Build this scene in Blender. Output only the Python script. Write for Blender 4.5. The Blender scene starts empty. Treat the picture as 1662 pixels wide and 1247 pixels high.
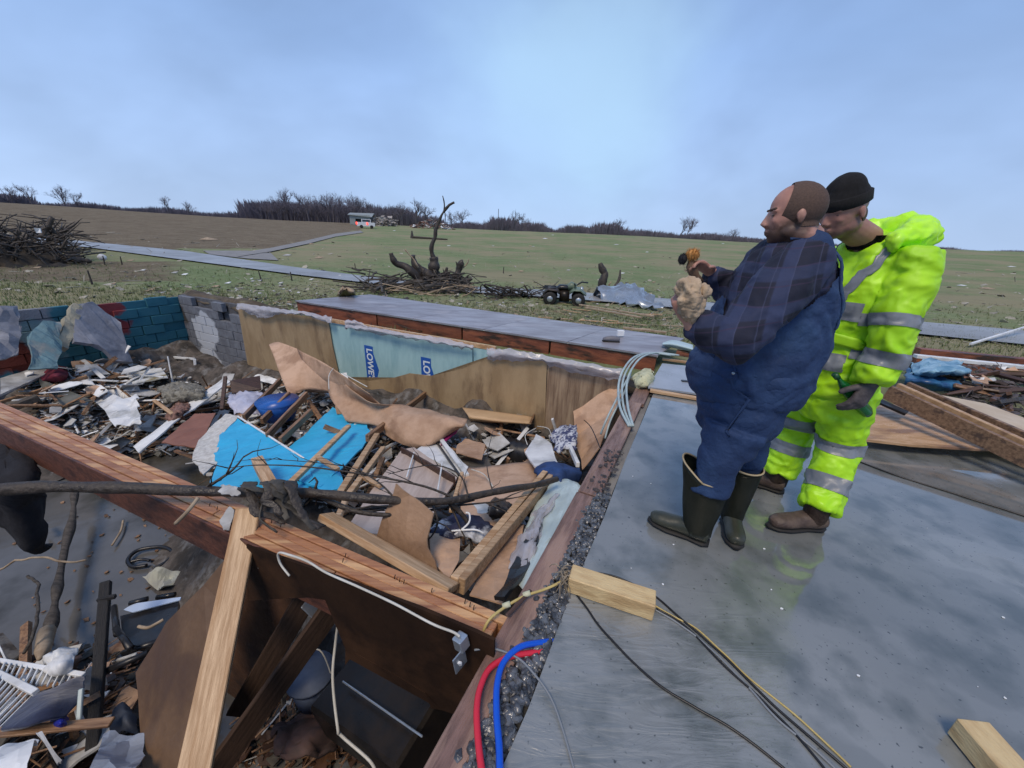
import bpy, bmesh, math, random
from mathutils import Vector, Matrix, noise
R_=random.Random(7)
sc=bpy.context.scene
COL=sc.collection
# ---------------------------------------------------------------- camera
PW,PH,F=1662.0,1247.0,624.0
PITCH,ROLL,CH=math.radians(21.0),math.radians(2.7),1.5
FW=Vector((0,math.cos(PITCH),-math.sin(PITCH)))
r0=Vector((1,0,0)); u0=r0.cross(FW)
RT=math.cos(ROLL)*r0+math.sin(ROLL)*u0
UP=-math.sin(ROLL)*r0+math.cos(ROLL)*u0
CAM=Vector((0,0,CH))
cd=bpy.data.cameras.new('camera'); co=bpy.data.objects.new('camera',cd); COL.objects.link(co)
cd.sensor_width=36; cd.lens=F/PW*36; cd.clip_end=3000; cd.clip_start=.02
m=Matrix((RT,UP,-FW)).transposed().to_4x4(); m.translation=CAM; co.matrix_world=m
sc.camera=co
# ---------------------------------------------------------------- sky, sun, exposure
SUN_EL,SUN_AZ=math.radians(58),math.radians(200)
w=bpy.data.worlds.new('World'); sc.world=w; w.use_nodes=True
N=w.node_tree.nodes; L=w.node_tree.links; N.clear()
def wn(t,**k):
    n=N.new(t)
    for a,b in k.items(): setattr(n,a,b)
    return n
out=wn('ShaderNodeOutputWorld'); bg=wn('ShaderNodeBackground'); bg.inputs[1].default_value=1.0
sky=wn('ShaderNodeTexSky'); sky.sky_type='NISHITA'; sky.sun_disc=False; sky.sun_elevation=SUN_EL; sky.sun_rotation=SUN_AZ
bgs=wn('ShaderNodeBackground'); bgs.inputs[1].default_value=0.06; L.new(sky.outputs[0],bgs.inputs[0])
tc=wn('ShaderNodeTexCoord'); sep=wn('ShaderNodeSeparateXYZ'); L.new(tc.outputs['Generated'],sep.inputs[0])
ramp=wn('ShaderNodeValToRGB'); L.new(sep.outputs[2],ramp.inputs[0])
e=ramp.color_ramp.elements; e[0].position=0.0; e[0].color=(.40,.54,.79,1); e[1].position=.62; e[1].color=(.16,.26,.48,1)
x=ramp.color_ramp.elements.new(.13); x.color=(.335,.475,.74,1)
x=ramp.color_ramp.elements.new(.32); x.color=(.24,.37,.63,1)
# large soft clouds
def wnoise(scale,detail,dist,zs):
    mp=wn('ShaderNodeMapping'); mp.inputs['Scale'].default_value=(1,1,zs); L.new(tc.outputs['Generated'],mp.inputs[0])
    n=wn('ShaderNodeTexNoise'); n.inputs['Scale'].default_value=scale; n.inputs['Detail'].default_value=detail; n.inputs['Distortion'].default_value=dist
    L.new(mp.outputs[0],n.inputs['Vector']); return n
n1=wnoise(1.8,4,.5,1.7)
n2=wnoise(5,3,.3,2.0)
mx=wn('ShaderNodeMath',operation='MULTIPLY_ADD'); L.new(n2.outputs[0],mx.inputs[0]); mx.inputs[1].default_value=.35; L.new(n1.outputs[0],mx.inputs[2])
mr=wn('ShaderNodeMapRange'); L.new(mx.outputs[0],mr.inputs[0]); mr.inputs[1].default_value=.45; mr.inputs[2].default_value=.9; mr.inputs[3].default_value=.84; mr.inputs[4].default_value=1.20
mul=wn('ShaderNodeVectorMath',operation='MULTIPLY'); L.new(ramp.outputs[0],mul.inputs[0]); L.new(mr.outputs[0],mul.inputs[1])
# the paler gap in the cloud where the light comes through
def pixdir(px,py): return (FW*F+RT*(px-PW/2)-UP*(py-PH/2)).normalized()
def gap(px,py,r,strength,col,prev):
    d=pixdir(px,py)
    add=wn('ShaderNodeVectorMath',operation='MULTIPLY_ADD')
    nv=wn('ShaderNodeTexNoise'); nv.inputs['Scale'].default_value=4; nv.inputs['Detail'].default_value=4; L.new(tc.outputs['Generated'],nv.inputs['Vector'])
    L.new(nv.outputs['Color'],add.inputs[0]); add.inputs[1].default_value=(.35,.35,.25); L.new(tc.outputs['Generated'],add.inputs[2])
    sub=wn('ShaderNodeVectorMath',operation='DISTANCE'); L.new(add.outputs[0],sub.inputs[0]); sub.inputs[1].default_value=(d.x+.175,d.y+.175,d.z+.125)
    m2=wn('ShaderNodeMapRange',interpolation_type='SMOOTHERSTEP'); L.new(sub.outputs['Value'],m2.inputs[0]); m2.inputs[1].default_value=r; m2.inputs[2].default_value=0; m2.inputs[3].default_value=0; m2.inputs[4].default_value=strength
    mi=wn('ShaderNodeMix',data_type='RGBA'); L.new(m2.outputs[0],mi.inputs[0]); L.new(prev,mi.inputs[6]); mi.inputs[7].default_value=col
    return mi.outputs[2]
c=gap(950,150,.36,.62,(.45,.68,.88,1),mul.outputs[0])
c=gap(860,290,.50,.22,(.40,.60,.88,1),c)
bgc=wn('ShaderNodeBackground'); L.new(c,bgc.inputs[0]); bgc.inputs[1].default_value=.80
ms=wn('ShaderNodeMixShader'); ms.inputs[0].default_value=.93; L.new(bgs.outputs[0],ms.inputs[1]); L.new(bgc.outputs[0],ms.inputs[2]); L.new(ms.outputs[0],out.inputs[0])
sd=bpy.data.lights.new('sun','SUN'); sd.energy=1.5; sd.angle=math.radians(20); sd.color=(1,.84,.66)
so=bpy.data.objects.new('sun',sd); COL.objects.link(so)
# sun_rotation is measured clockwise from +Y
sdir=Vector((math.sin(SUN_AZ)*math.cos(SUN_EL),math.cos(SUN_AZ)*math.cos(SUN_EL),math.sin(SUN_EL)))
so.rotation_euler=sdir.to_track_quat('Z','Y').to_euler()
sc.view_settings.view_transform='Standard'; sc.view_settings.look='None'; sc.view_settings.gamma=1; sc.view_settings.exposure=0.62
sc.view_settings.use_curve_mapping=False
# ---------------------------------------------------------------- pixel -> world points (the photograph's pixels)
U_=Vector((.427,.904,0)).normalized(); V_=Vector((-U_.y,U_.x,0))     # house axes: U along the slab edge, V to the left
def ray(px,py): return FW*F+RT*(px-PW/2)-UP*(py-PH/2)
def G(px,py,z=0.):
    d=ray(px,py); return CAM+d*((z-CH)/d.z)
def D(px,py,y):
    d=ray(px,py); return CAM+d*(y/d.y)
def Wu(px,py,u):
    d=ray(px,py); return CAM+d*(u/d.dot(U_))
def Wv(px,py,v):
    d=ray(px,py); return CAM+d*(v/d.dot(V_))
def UV(u,v,z=0.): return U_*u+V_*v+Vector((0,0,z))
def sst(a,b,x):
    t=max(0.,min(1.,(x-a)/(b-a))); return t*t*(3-2*t)
def T(x,y):
    d=math.hypot(x,y)
    return -.2-.35*sst(6.5,13,d)+3.9*sst(18,165,d)**1.25+.10*noise.noise(Vector((x*.12,y*.12,0)))*sst(7,14,d)+.9*noise.noise(Vector((x*.012,y*.012,3)))*sst(40,120,d)
def march(px,py,fn,t0,t1,n):
    d=ray(px,py).normalized(); prev=None
    for i in range(n):
        t=t0+(t1-t0)*(i/n)**1.6; p=CAM+d*t; g=p.z-fn(p)
        if g<0:
            if prev is None: return p
            a,b=prev,t
            for _ in range(14):
                c_=(a+b)/2; q=CAM+d*c_
                if q.z-fn(q)<0: b=c_
                else: a=c_
            return CAM+d*b
        prev=t
    return None
def inpit(p):
    u,v=p.x*U_.x+p.y*U_.y,p.x*V_.x+p.y*V_.y
    return -4<u<WALLU+.3 and .2<v<11.6
def GT(px,py,lift=0.):
    p=march(px,py,lambda p:T(p.x,p.y),3,700,500)
    if p is None: return None
    p.z+=lift; return p
FLOOR=-2.35
WALLU=4.85
def zp(p):
    u=p.dot(U_); v=p.dot(V_)
    A=.95+.30*sst(3,4.8,u)
    M=A*sst(.95,2.2,u)*(1-sst(4.0,6.0,v-.35*(u-2)))
    B=.85*sst(3.1,4.6,u)
    Lf=.95*sst(7.6,10.8,v)*sst(.9,2.2,u)
    N_=.55*(1-sst(.2,.7,u))*(1-sst(3.4,4.6,v))+.5*(1-sst(-.4,.3,u))
    k=max(M,B,Lf,N_)
    return FLOOR+k*(1+.35*noise.noise(Vector((u*1.3,v*1.3,1))))+ (.10*noise.noise(Vector((u*3.5,v*3.5,5)))+.05*noise.noise(Vector((u*9,v*9,5))))*min(1,k*3)
def H(px,py,lift=0.):
    p=march(px,py,zp,.8,18,260)
    if p is None: return G(px,py,FLOOR)
    p.z+=lift; return p
# ---------------------------------------------------------------- materials
MATS={}
def lin(c): return tuple(c)+(1,)
def mat(name,c1,c2=None,scale=8,rough=.7,rvar=0,bump=.0,bscale=None,stretch=(1,1,1),detail=5,spec=.5,metal=0,rand=0,coords='Object',alpha=1,trans=0,c3=None,s3=2.,coat=0,lo=.38,hi=.62,sheen=0):
    if name in MATS: return MATS[name]
    m=bpy.data.materials.new(name); m.use_nodes=True; nt=m.node_tree; n=nt.nodes; l=nt.links; b=n['Principled BSDF']
    t=n.new('ShaderNodeTexCoord'); mp=n.new('ShaderNodeMapping'); mp.inputs['Scale'].default_value=stretch
    if coords=='World':
        g=n.new('ShaderNodeNewGeometry'); l.new(g.outputs['Position'],mp.inputs[0])
    else: l.new(t.outputs[coords],mp.inputs[0])
    vec=mp.outputs[0]
    if rand:
        oi=n.new('ShaderNodeObjectInfo'); ad=n.new('ShaderNodeVectorMath'); ad.operation='MULTIPLY_ADD'
        cx=n.new('ShaderNodeCombineXYZ')
        for i in range(3): l.new(oi.outputs['Random'],cx.inputs[i])
        l.new(cx.outputs[0],ad.inputs[0]); ad.inputs[1].default_value=(37,19,53); l.new(vec,ad.inputs[2]); vec=ad.outputs[0]
    nz=n.new('ShaderNodeTexNoise'); nz.inputs['Scale'].default_value=scale; nz.inputs['Detail'].default_value=detail; nz.inputs['Roughness'].default_value=.65; l.new(vec,nz.inputs['Vector'])
    col=None
    mr_=n.new('ShaderNodeMapRange'); mr_.inputs[1].default_value=lo; mr_.inputs[2].default_value=hi; l.new(nz.outputs[0],mr_.inputs[0])
    mi=n.new('ShaderNodeMix'); mi.data_type='RGBA'; mi.inputs[6].default_value=lin(c1); mi.inputs[7].default_value=lin(c2 or c1); l.new(mr_.outputs[0],mi.inputs[0]); col=mi.outputs[2]
    if c3:
        nb=n.new('ShaderNodeTexNoise'); nb.inputs['Scale'].default_value=s3; nb.inputs['Detail'].default_value=6; nb.inputs['Roughness'].default_value=.6; l.new(vec,nb.inputs['Vector'])
        r3=n.new('ShaderNodeMapRange'); r3.inputs[1].default_value=.52; r3.inputs[2].default_value=.64; l.new(nb.outputs[0],r3.inputs[0])
        m3=n.new('ShaderNodeMix'); m3.data_type='RGBA'; l.new(r3.outputs[0],m3.inputs[0]); l.new(col,m3.inputs[6]); m3.inputs[7].default_value=lin(c3); col=m3.outputs[2]
    if rand:
        hs=n.new('ShaderNodeHueSaturation'); l.new(col,hs.inputs['Color']); r_=n.new('ShaderNodeMapRange'); l.new(oi.outputs['Random'],r_.inputs[0]); r_.inputs[3].default_value=1-rand; r_.inputs[4].default_value=1+rand; l.new(r_.outputs[0],hs.inputs['Value']); col=hs.outputs[0]
    l.new(col,b.inputs['Base Color'])
    if rvar:
        rr=n.new('ShaderNodeMapRange'); rr.inputs[1].default_value=.35; rr.inputs[2].default_value=.65; rr.inputs[3].default_value=max(.02,rough-rvar); rr.inputs[4].default_value=min(1,rough+rvar); l.new(nz.outputs[0],rr.inputs[0]); l.new(rr.outputs[0],b.inputs['Roughness'])
    else: b.inputs['Roughness'].default_value=rough
    b.inputs['Specular IOR Level'].default_value=spec; b.inputs['Metallic'].default_value=metal; b.inputs['Alpha'].default_value=alpha; b.inputs['Transmission Weight'].default_value=trans
    b.inputs['Coat Weight'].default_value=coat; b.inputs['Sheen Weight'].default_value=sheen
    if bump:
        bn=n.new('ShaderNodeTexNoise'); bn.inputs['Scale'].default_value=bscale or scale*3; bn.inputs['Detail'].default_value=4; l.new(vec,bn.inputs['Vector'])
        bp=n.new('ShaderNodeBump'); bp.inputs['Strength'].default_value=bump; bp.inputs['Distance'].default_value=.02; l.new(bn.outputs[0],bp.inputs['Height']); l.new(bp.outputs[0],b.inputs['Normal'])
    MATS[name]=m; return m
WS=(1,14,14)
M_pine=mat('new_pine',(.60,.41,.24),(.40,.25,.135),4,.55,.15,.25,30,WS,rand=.18,c3=(.36,.2,.09),s3=1.2)
M_wood=mat('weathered_wood',(.34,.20,.11),(.18,.095,.05),4,.5,.15,.3,30,WS,rand=.25,c3=(.10,.055,.035),s3=1)
M_darkwood=mat('dark_wood',(.09,.045,.03),(.045,.025,.02),4,.5,.1,.3,30,WS,rand=.3)
M_beam=mat('reddish_beam_wood',(.47,.225,.105),(.31,.13,.065),3,.42,.12,.35,26,WS,rand=.10,c3=(.66,.40,.20),s3=.9)
M_beamside=mat('shaded_beam_side',(.12,.05,.03),(.055,.025,.018),4,.6,.1,.2,20,WS)  # darker copy of the beam wood, side shading in the colour
M_sill=mat('pinkish_sill_wood',(.25,.15,.12),(.14,.085,.07),5,.45,.2,.4,30,(1,8,8),c3=(.34,.22,.17),s3=1.5)
M_rim=mat('red_brown_rim_wood',(.30,.10,.05),(.17,.05,.028),2,.5,.15,.4,20,(1,3,6),c3=(.035,.02,.015),s3=1.2,rand=.3)
M_card=mat('wet_cardboard',(.54,.36,.245),(.43,.275,.18),4,.75,.1,.3,30,c3=(.33,.20,.125),s3=2.4,rand=.12)
M_dcard=mat('soaked_brown_board',(.13,.065,.033),(.07,.034,.02),3,.55,.15,.2,30,c3=(.035,.02,.014),s3=1.6,rand=.2)
M_paper=mat('brown_wall_sheathing',(.36,.265,.155),(.27,.19,.105),1.2,.7,.1,.2,25,(1,6,1),c3=(.19,.13,.075),s3=1.0,rand=.10,coords='Object')
M_paneling=mat('grooved_wood_paneling',(.42,.31,.21),(.20,.13,.085),2.2,.6,.1,.4,20,(1,16,.6),rand=.05)
M_osb=mat('plywood',(.56,.36,.20),(.40,.24,.12),3,.4,.15,.2,30,(2,8,8),c3=(.26,.15,.09),s3=1.2,rand=.1)
M_blue=mat('bright_blue_painted_drywall',(.035,.42,.72),(.03,.36,.64),6,.5,.1,.1,30,rand=.06)
M_gyp=mat('broken_gypsum_edge',(.62,.62,.60),(.45,.44,.42),20,.9,0,.5,60)
M_white=mat('white_paint',(.80,.82,.83),(.66,.68,.70),5,.45,.1,.1,20,rand=.1,c3=(.45,.46,.45),s3=2.2)
M_plaster=mat('dirty_drywall',(.56,.57,.57),(.38,.38,.37),4,.8,.1,.3,20,rand=.2,c3=(.22,.21,.20),s3=1.6)
M_bplastic=mat('blue_plastic',(.02,.12,.45),(.015,.09,.38),5,.3,.1)
M_black=mat('black_plastic',(.012,.012,.014),(.02,.02,.022),8,.35,.1)
M_navy=mat('navy_cloth',(.012,.018,.05),(.02,.03,.08),10,.8,0,.5,14,sheen=.3)
M_blackcloth=mat('black_cloth',(.008,.008,.012),(.015,.015,.02),10,.9,0,.5,14)
M_red=mat('dark_red_cloth',(.17,.01,.03),(.09,.006,.02),6,.75,0,.5,14)
M_bluecloth=mat('blue_cloth',(.02,.06,.20),(.01,.03,.10),6,.75,0,.5,14)
M_tan=mat('tan_work_cloth',(.50,.38,.26),(.34,.25,.17),14,.85,0,.6,25)
M_greycloth=mat('muddy_grey_cloth',(.085,.075,.06),(.03,.028,.025),9,.85,0,.6,20)
M_foamb=mat('pale_blue_foam_board',(.36,.56,.58),(.27,.46,.49),1.6,.55,.1,.15,20,(1,8,1),c3=(.40,.60,.62),s3=.8)
M_logo=mat('logo_blue_ink',(.015,.10,.42),(.012,.085,.37),20,.5)
M_logow=mat('logo_white_ink',(.68,.76,.80),None,20,.5)
M_poly=mat('clear_plastic_sheeting',(.62,.62,.68),(.5,.5,.56),6,.25,.1,.6,8,alpha=.5,spec=.7)
M_metal=mat('galvanised_metal',(.50,.54,.58),(.36,.40,.44),6,.35,.1,.1,12,metal=.7)
M_dmetal=mat('dark_wet_metal',(.012,.011,.010),(.022,.017,.014),5,.38,.12,.15,10,spec=.3)
M_rubber=mat('olive_rubber',(.030,.034,.024),(.045,.048,.034),7,.42,.1,.15,20)
M_trim=mat('tan_rubber_trim',(.45,.36,.22),None,5,.5)
M_leather=mat('muddy_leather',(.055,.035,.028),(.12,.085,.065),9,.6,.1,.4,30)
M_sole=mat('black_sole',(.012,.011,.010),None,5,.7)
M_skin=mat('skin',(.48,.27,.21),(.40,.20,.155),9,.5,.08,.05,60)
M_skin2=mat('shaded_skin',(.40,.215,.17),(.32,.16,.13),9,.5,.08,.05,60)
M_hair=mat('short_brown_hair',(.075,.048,.038),(.105,.066,.052),160,.85,0,.15,200)
M_knit=mat('black_knit',(.004,.004,.005),(.008,.008,.010),8,.95,0,.3,60,(2,2,.4))
M_denim=mat('navy_denim',(.010,.030,.095),(.018,.048,.135),2.6,.8,.05,.3,60,c3=(.03,.075,.18),s3=2.0)
M_hivis=mat('hi_vis_yellow_green',(.42,.80,.010),(.34,.70,.008),3,.5,.1,.25,12,c3=(.48,.88,.02),s3=2.5)
M_tape=mat('silver_reflective_tape',(.22,.24,.28),(.17,.19,.22),9,.4,.1,.1,40)
M_bone=mat('greying_bark',(.10,.085,.07),(.045,.038,.033),6,.75,.1,.7,25,(1,6,6))
M_bark=mat('dark_wet_bark',(.028,.022,.018),(.055,.043,.034),7,.55,.15,.8,30,rand=.1)
M_twig=mat('bare_twigs',(.040,.032,.034),(.06,.046,.046),3,.9)
M_barkcut=mat('torn_pale_wood',(.42,.33,.23),(.26,.19,.125),9,.7)
M_green=mat('green_bottle_plastic',(.01,.22,.05),(.01,.15,.03),5,.12,spec=.8,trans=.45)
M_pexr=mat('red_pipe',(.62,.025,.05),None,5,.35); M_pexb=mat('blue_pipe',(.005,.09,.60),None,5,.35)
M_wirew=mat('white_cable',(.62,.61,.56),(.5,.48,.42),8,.45); M_wireb=mat('black_cable',(.01,.01,.012),None,5,.4)
M_yrope=mat('yellow_cable',(.55,.43,.16),(.42,.32,.11),9,.5); M_wireg=mat('grey_cable',(.20,.22,.24),None,8,.4)
M_cablet=mat('pale_teal_cable',(.42,.52,.53),(.32,.4,.42),8,.4)
M_gravel=mat('dark_gravel',(.085,.095,.105),(.045,.05,.055),3,.35,.1,.3,60,rand=.5,spec=.7)
M_asphalt=mat('wet_asphalt',(.30,.31,.32),(.23,.24,.25),.6,.42,.08,.1,30,coords='World',spec=.5)
M_glass=mat('dark_glass',(.01,.012,.015),None,5,.08,spec=.8)
def emis(name,c,s):
    m=mat(name,c); b=m.node_tree.nodes['Principled BSDF']; b.inputs['Emission Color'].default_value=lin(c); b.inputs['Emission Strength'].default_value=s; return m
# ---------------------------------------------------------------- builders
def newbm(): return bmesh.new()
def tag(o,label=None,cat=None,group=None,kind=None):
    if label: o['label']=label
    if cat: o['category']=cat
    if group: o['group']=group
    if kind: o['kind']=kind
    return o
def worldloc(o):
    p=Vector((0,0,0))
    while o: p=p+o.location; o=o.parent
    return p
def obj(name,bm,material,parent=None,smooth=False,rot=None,fix=True):
    """bm holds world coordinates; linked as one mesh object (parents are never rotated)"""
    me=bpy.data.meshes.new(name)
    if fix: bmesh.ops.recalc_face_normals(bm,faces=bm.faces)
    o=bpy.data.objects.new(name,me); COL.objects.link(o)
    if parent: o.parent=parent; off=worldloc(parent)
    else:
        off=Vector((0,0,0)); n_=0
        for v in bm.verts: off+=v.co; n_+=1
        off/=max(1,n_); o.location=off
    for v in bm.verts: v.co-=off
    if rot is not None and not parent:
        ri=rot.inverted()
        for v in bm.verts: v.co=ri@v.co
        o.rotation_euler=rot.to_euler()
    if smooth:
        for f in bm.faces: f.smooth=True
    bm.to_mesh(me); bm.free()
    if material: me.materials.append(material)
    return o
def thing(name,label,cat,loc,group=None):
    o=bpy.data.objects.new(name,None); COL.objects.link(o); o.location=loc; o.empty_display_size=.1
    return tag(o,label,cat,group)
def copy_tree(o,parent=None):
    c=o.copy(); COL.objects.link(c); c.parent=parent
    for ch in list(o.children): copy_tree(ch,c)
    return c
def frame(a,b,roll=0.):
    t=(b-a).normalized(); s=t.cross(Vector((0,0,1)))
    if s.length<1e-3: s=Vector((0,1,0))
    s.normalize(); n=s.cross(t); q=Matrix.Rotation(roll,3,t)
    return t,q@s,q@n
def box_bm(bm,a,b,w,h,roll=0.,bev=.004,taper=1.):
    """board from a to b, w wide (sideways), h thick (up), bevelled"""
    t,s,n=frame(a,b,roll)
    vs=[]
    for p,k in((a,1.),(b,taper)):
        for i,j in((-1,-1),(1,-1),(1,1),(-1,1)): vs.append(bm.verts.new(p+s*(i*w/2*k)+n*(j*h/2*k)))
    fs=[bm.faces.new([vs[i] for i in q]) for q in((3,2,1,0),(4,5,6,7),(0,1,5,4),(1,2,6,5),(2,3,7,6),(3,0,4,7))]
    if bev: bmesh.ops.bevel(bm,geom=list({e for f in fs for e in f.edges}),offset=bev,segments=1,affect='EDGES')
def board(name,label,cat,a,b,w,h,material,roll=0.,group=None,parent=None,broken=0,taper=1.,bev=.004):
    a=Vector(a); b=Vector(b); bm=newbm()
    t,s,n=frame(a,b,roll)
    if broken:
        # the far end splintered into a few slivers
        k=4; L_=(b-a).length
        box_bm(bm,a,b-t*min(.3*L_,broken),w,h,roll,bev)
        for i in range(k):
            o_=s*((i+.5)/k-.5)*w; e_=b-t*min(.3*L_,broken); q=e_-t*.02
            box_bm(bm,q+o_,e_+o_+t*broken*R_.uniform(.2,1),w/k*.95,h*.9,roll,0,R_.uniform(.1,.5))
    else: box_bm(bm,a,b,w,h,roll,bev,taper)
    rot=Matrix((t,s,n)).transposed()
    o=obj(name,bm,material,parent,rot=rot)
    if label: tag(o,label,cat,group)
    return o
def poly(bm,pts,th,sub=0,rough=0.,seed=0):
    pts=[Vector(p) for p in pts]; n=Vector((0,0,0))
    for i,p in enumerate(pts):
        q=pts[(i+1)%len(pts)]; n+=p.cross(q)
    n.normalize()
    if n.z<0: n=-n
    vs=[bm.verts.new(p) for p in pts]; f=bm.faces.new(vs)
    r=bmesh.ops.triangulate(bm,faces=[f]); fs=r['faces']
    if sub:
        es=list({e for f in fs for e in f.edges})
        bmesh.ops.subdivide_edges(bm,edges=es,cuts=sub,use_grid_fill=True)
        fs=list(bm.faces)
    vv=list({v for f in fs for v in f.verts})
    if rough:
        for v in vv: v.co+=n*rough*noise.noise(v.co*4+Vector((seed,0,0)))+n*rough*.5*noise.noise(v.co*11+Vector((seed,3,0)))
    ex=bmesh.ops.extrude_face_region(bm,geom=fs)
    for v in ex['geom']:
        if isinstance(v,bmesh.types.BMVert): v.co-=n*th
    return n
def rag(pts,amp,k,seed=0):
    """edges of a polygon broken up into ragged ones"""
    pts=[Vector(p) for p in pts]; out=[]; rr=random.Random(seed)
    for i,p in enumerate(pts):
        q=pts[(i+1)%len(pts)]; d=q-p; out.append(p); s=d.cross(Vector((0,0,1)))
        if s.length<1e-5: s=Vector((1,0,0))
        s.normalize()
        for j in range(1,k): out.append(p+d*((j+rr.uniform(-.25,.25))/k)+s*rr.uniform(-amp,amp))
    return out
def thicken(bm,th):
    bm.normal_update(); fs=bm.faces[:]
    ex=bmesh.ops.extrude_face_region(bm,geom=fs); bm.normal_update()
    nv=[v for v in ex['geom'] if isinstance(v,bmesh.types.BMVert)]
    nn=[sum((f.normal for f in v.link_faces),Vector()) for v in nv]
    for v,n in zip(nv,nn):
        if n.length>.1: v.co-=n.normalized()*th
def sheet(name,label,cat,pts,material,th=.012,sub=0,rough=0.,ragged=0.,k=4,group=None,parent=None,seed=None,smooth=False):
    seed=len(bpy.data.objects) if seed is None else seed
    if ragged: pts=rag(pts,ragged,k,seed)
    bm=newbm(); poly(bm,pts,th,sub,rough,seed)
    o=obj(name,bm,material,parent,smooth=smooth)
    if label: tag(o,label,cat,group)
    return o
def gs(l): return [G(*a) for a in l]
def patch(name,label,cat,rows,material,th=.006,lv=3,parent=None,rough=0.,group=None,frq=3.,ragged=0):
    """curved sheet through rows of points"""
    nr=len(rows); nc=len(rows[0]); S=4*lv
    def cr(p,t):
        n=len(p); x=t*(n-1); i=min(int(x),n-2); f_=x-i
        a=p[max(i-1,0)]; b=p[i]; c_=p[i+1]; d=p[min(i+2,n-1)]
        return .5*((2*b)+(c_-a)*f_+(2*a-5*b+4*c_-d)*f_*f_+(3*b-a-3*c_+d)*f_**3)
    bm=newbm(); A=(nr-1)*S//2+2; B=(nc-1)*S//2+2; g=[]
    for i in range(A+1):
        row=[]
        for j in range(B+1):
            col=[cr([Vector(q) for q in r],j/B) for r in rows]; p=cr(col,i/A)
            if rough:
                q_=p*frq+noise.noise_vector(p*frq*.6)*.8
                p=p+noise.noise_vector(p*frq)*rough*.7+noise.noise_vector(p*frq*2.7)*rough*.35+Vector((.25,-.35,.9))*rough*(.5-abs(noise.noise(q_*1.7))*2.2)*.8
            if ragged and i==A: p=p+(Vector((0,0,1)))*ragged*noise.noise(p*14)
            row.append(bm.verts.new(p))
        g.append(row)
    fs=[bm.faces.new((g[i][j],g[i][j+1],g[i+1][j+1],g[i+1][j])) for i in range(A) for j in range(B)]
    bmesh.ops.recalc_face_normals(bm,faces=bm.faces); bm.normal_update()
    nm={v:v.normal.copy() for v in bm.verts}
    ex=bmesh.ops.extrude_face_region(bm,geom=fs)
    nv=[v for v in ex['geom'] if isinstance(v,bmesh.types.BMVert)]
    for v in nv: v.co-=v.normal*th if v.normal.length>.1 else Vector((0,0,th))
    o=obj(name,bm,material,parent,smooth=True)
    if label: tag(o,label,cat,group)
    return o
def tube(bm,pts,rad,seg=10,side=None,cap=True,pw=2.):
    """loft along pts; rad: number or (across,depth) per point"""
    pts=[Vector(p) for p in pts]; n=len(pts); rings=[]
    if not hasattr(rad,'__len__'): rad=[rad]*n
    s=None
    for i,p in enumerate(pts):
        t=(pts[min(i+1,n-1)]-pts[max(i-1,0)]).normalized()
        if side is not None: s=Vector(side)
        elif s is None: s=t.cross(Vector((.13,.21,1))) if abs(t.z)<.95 else t.cross(Vector((0,1,.1)))
        s=(s-t*s.dot(t)).normalized(); b=t.cross(s)
        r=rad[i]; ra,rb=(r,r) if not hasattr(r,'__len__') else r
        ring=[]
        for k in range(seg):
            a=2*math.pi*k/seg; c_,d_=math.cos(a),math.sin(a)
            c_=math.copysign(abs(c_)**(2/pw),c_); d_=math.copysign(abs(d_)**(2/pw),d_)
            ring.append(bm.verts.new(p+s*ra*c_+b*rb*d_))
        rings.append(ring)
    for a,b in zip(rings,rings[1:]):
        for k in range(seg): bm.faces.new((a[k],a[(k+1)%seg],b[(k+1)%seg],b[k]))
    if cap: bm.faces.new(rings[0][::-1]); bm.faces.new(rings[-1])
def spline(pts,k=6):
    pts=[Vector(p) for p in pts]; n=len(pts); o=[]
    for i in range(n-1):
        a=pts[max(i-1,0)]; b=pts[i]; c_=pts[i+1]; d=pts[min(i+2,n-1)]
        for j in range(k):
            f_=j/k; o.append(.5*((2*b)+(c_-a)*f_+(2*a-5*b+4*c_-d)*f_*f_+(3*b-a-3*c_+d)*f_**3))
    o.append(pts[-1]); return o
def rope(name,label,cat,pts,r,material,group=None,parent=None,k=6,wob=0.):
    bm=newbm(); p=spline(pts,k)
    if wob: p=[q+noise.noise_vector(q*9)*wob for q in p]
    tube(bm,p,r,8); o=obj(name,bm,material,parent,smooth=True)
    if label: tag(o,label,cat,group)
    return o
def blob(bm,c,r,ax=None,seg=14):
    """ellipsoid; r three radii; ax three axes"""
    mt=Matrix.Identity(4); ax=ax or (Vector((1,0,0)),Vector((0,1,0)),Vector((0,0,1)))
    mt=Matrix([[ax[j][i]*r[j] for j in range(3)]+[c[i]] for i in range(3)]+[[0,0,0,1]])
    bmesh.ops.create_uvsphere(bm,u_segments=seg,v_segments=seg//2+2,radius=1,matrix=mt)
def remesh(bm,vox,smooth=3,fac=.5):
    bmesh.ops.recalc_face_normals(bm,faces=bm.faces)
    me=bpy.data.meshes.new('tmp'); bm.to_mesh(me); bm.free(); o=bpy.data.objects.new('tmp',me); COL.objects.link(o)
    md=o.modifiers.new('r','REMESH'); md.mode='VOXEL'; md.voxel_size=vox; md.adaptivity=0
    if smooth: s=o.modifiers.new('s','SMOOTH'); s.iterations=smooth; s.factor=fac
    dg=bpy.context.evaluated_depsgraph_get(); m2=bpy.data.meshes.new_from_object(o.evaluated_get(dg))
    b2=bmesh.new(); b2.from_mesh(m2); bpy.data.objects.remove(o); bpy.data.meshes.remove(me); bpy.data.meshes.remove(m2)
    b2.normal_update(); return b2
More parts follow.
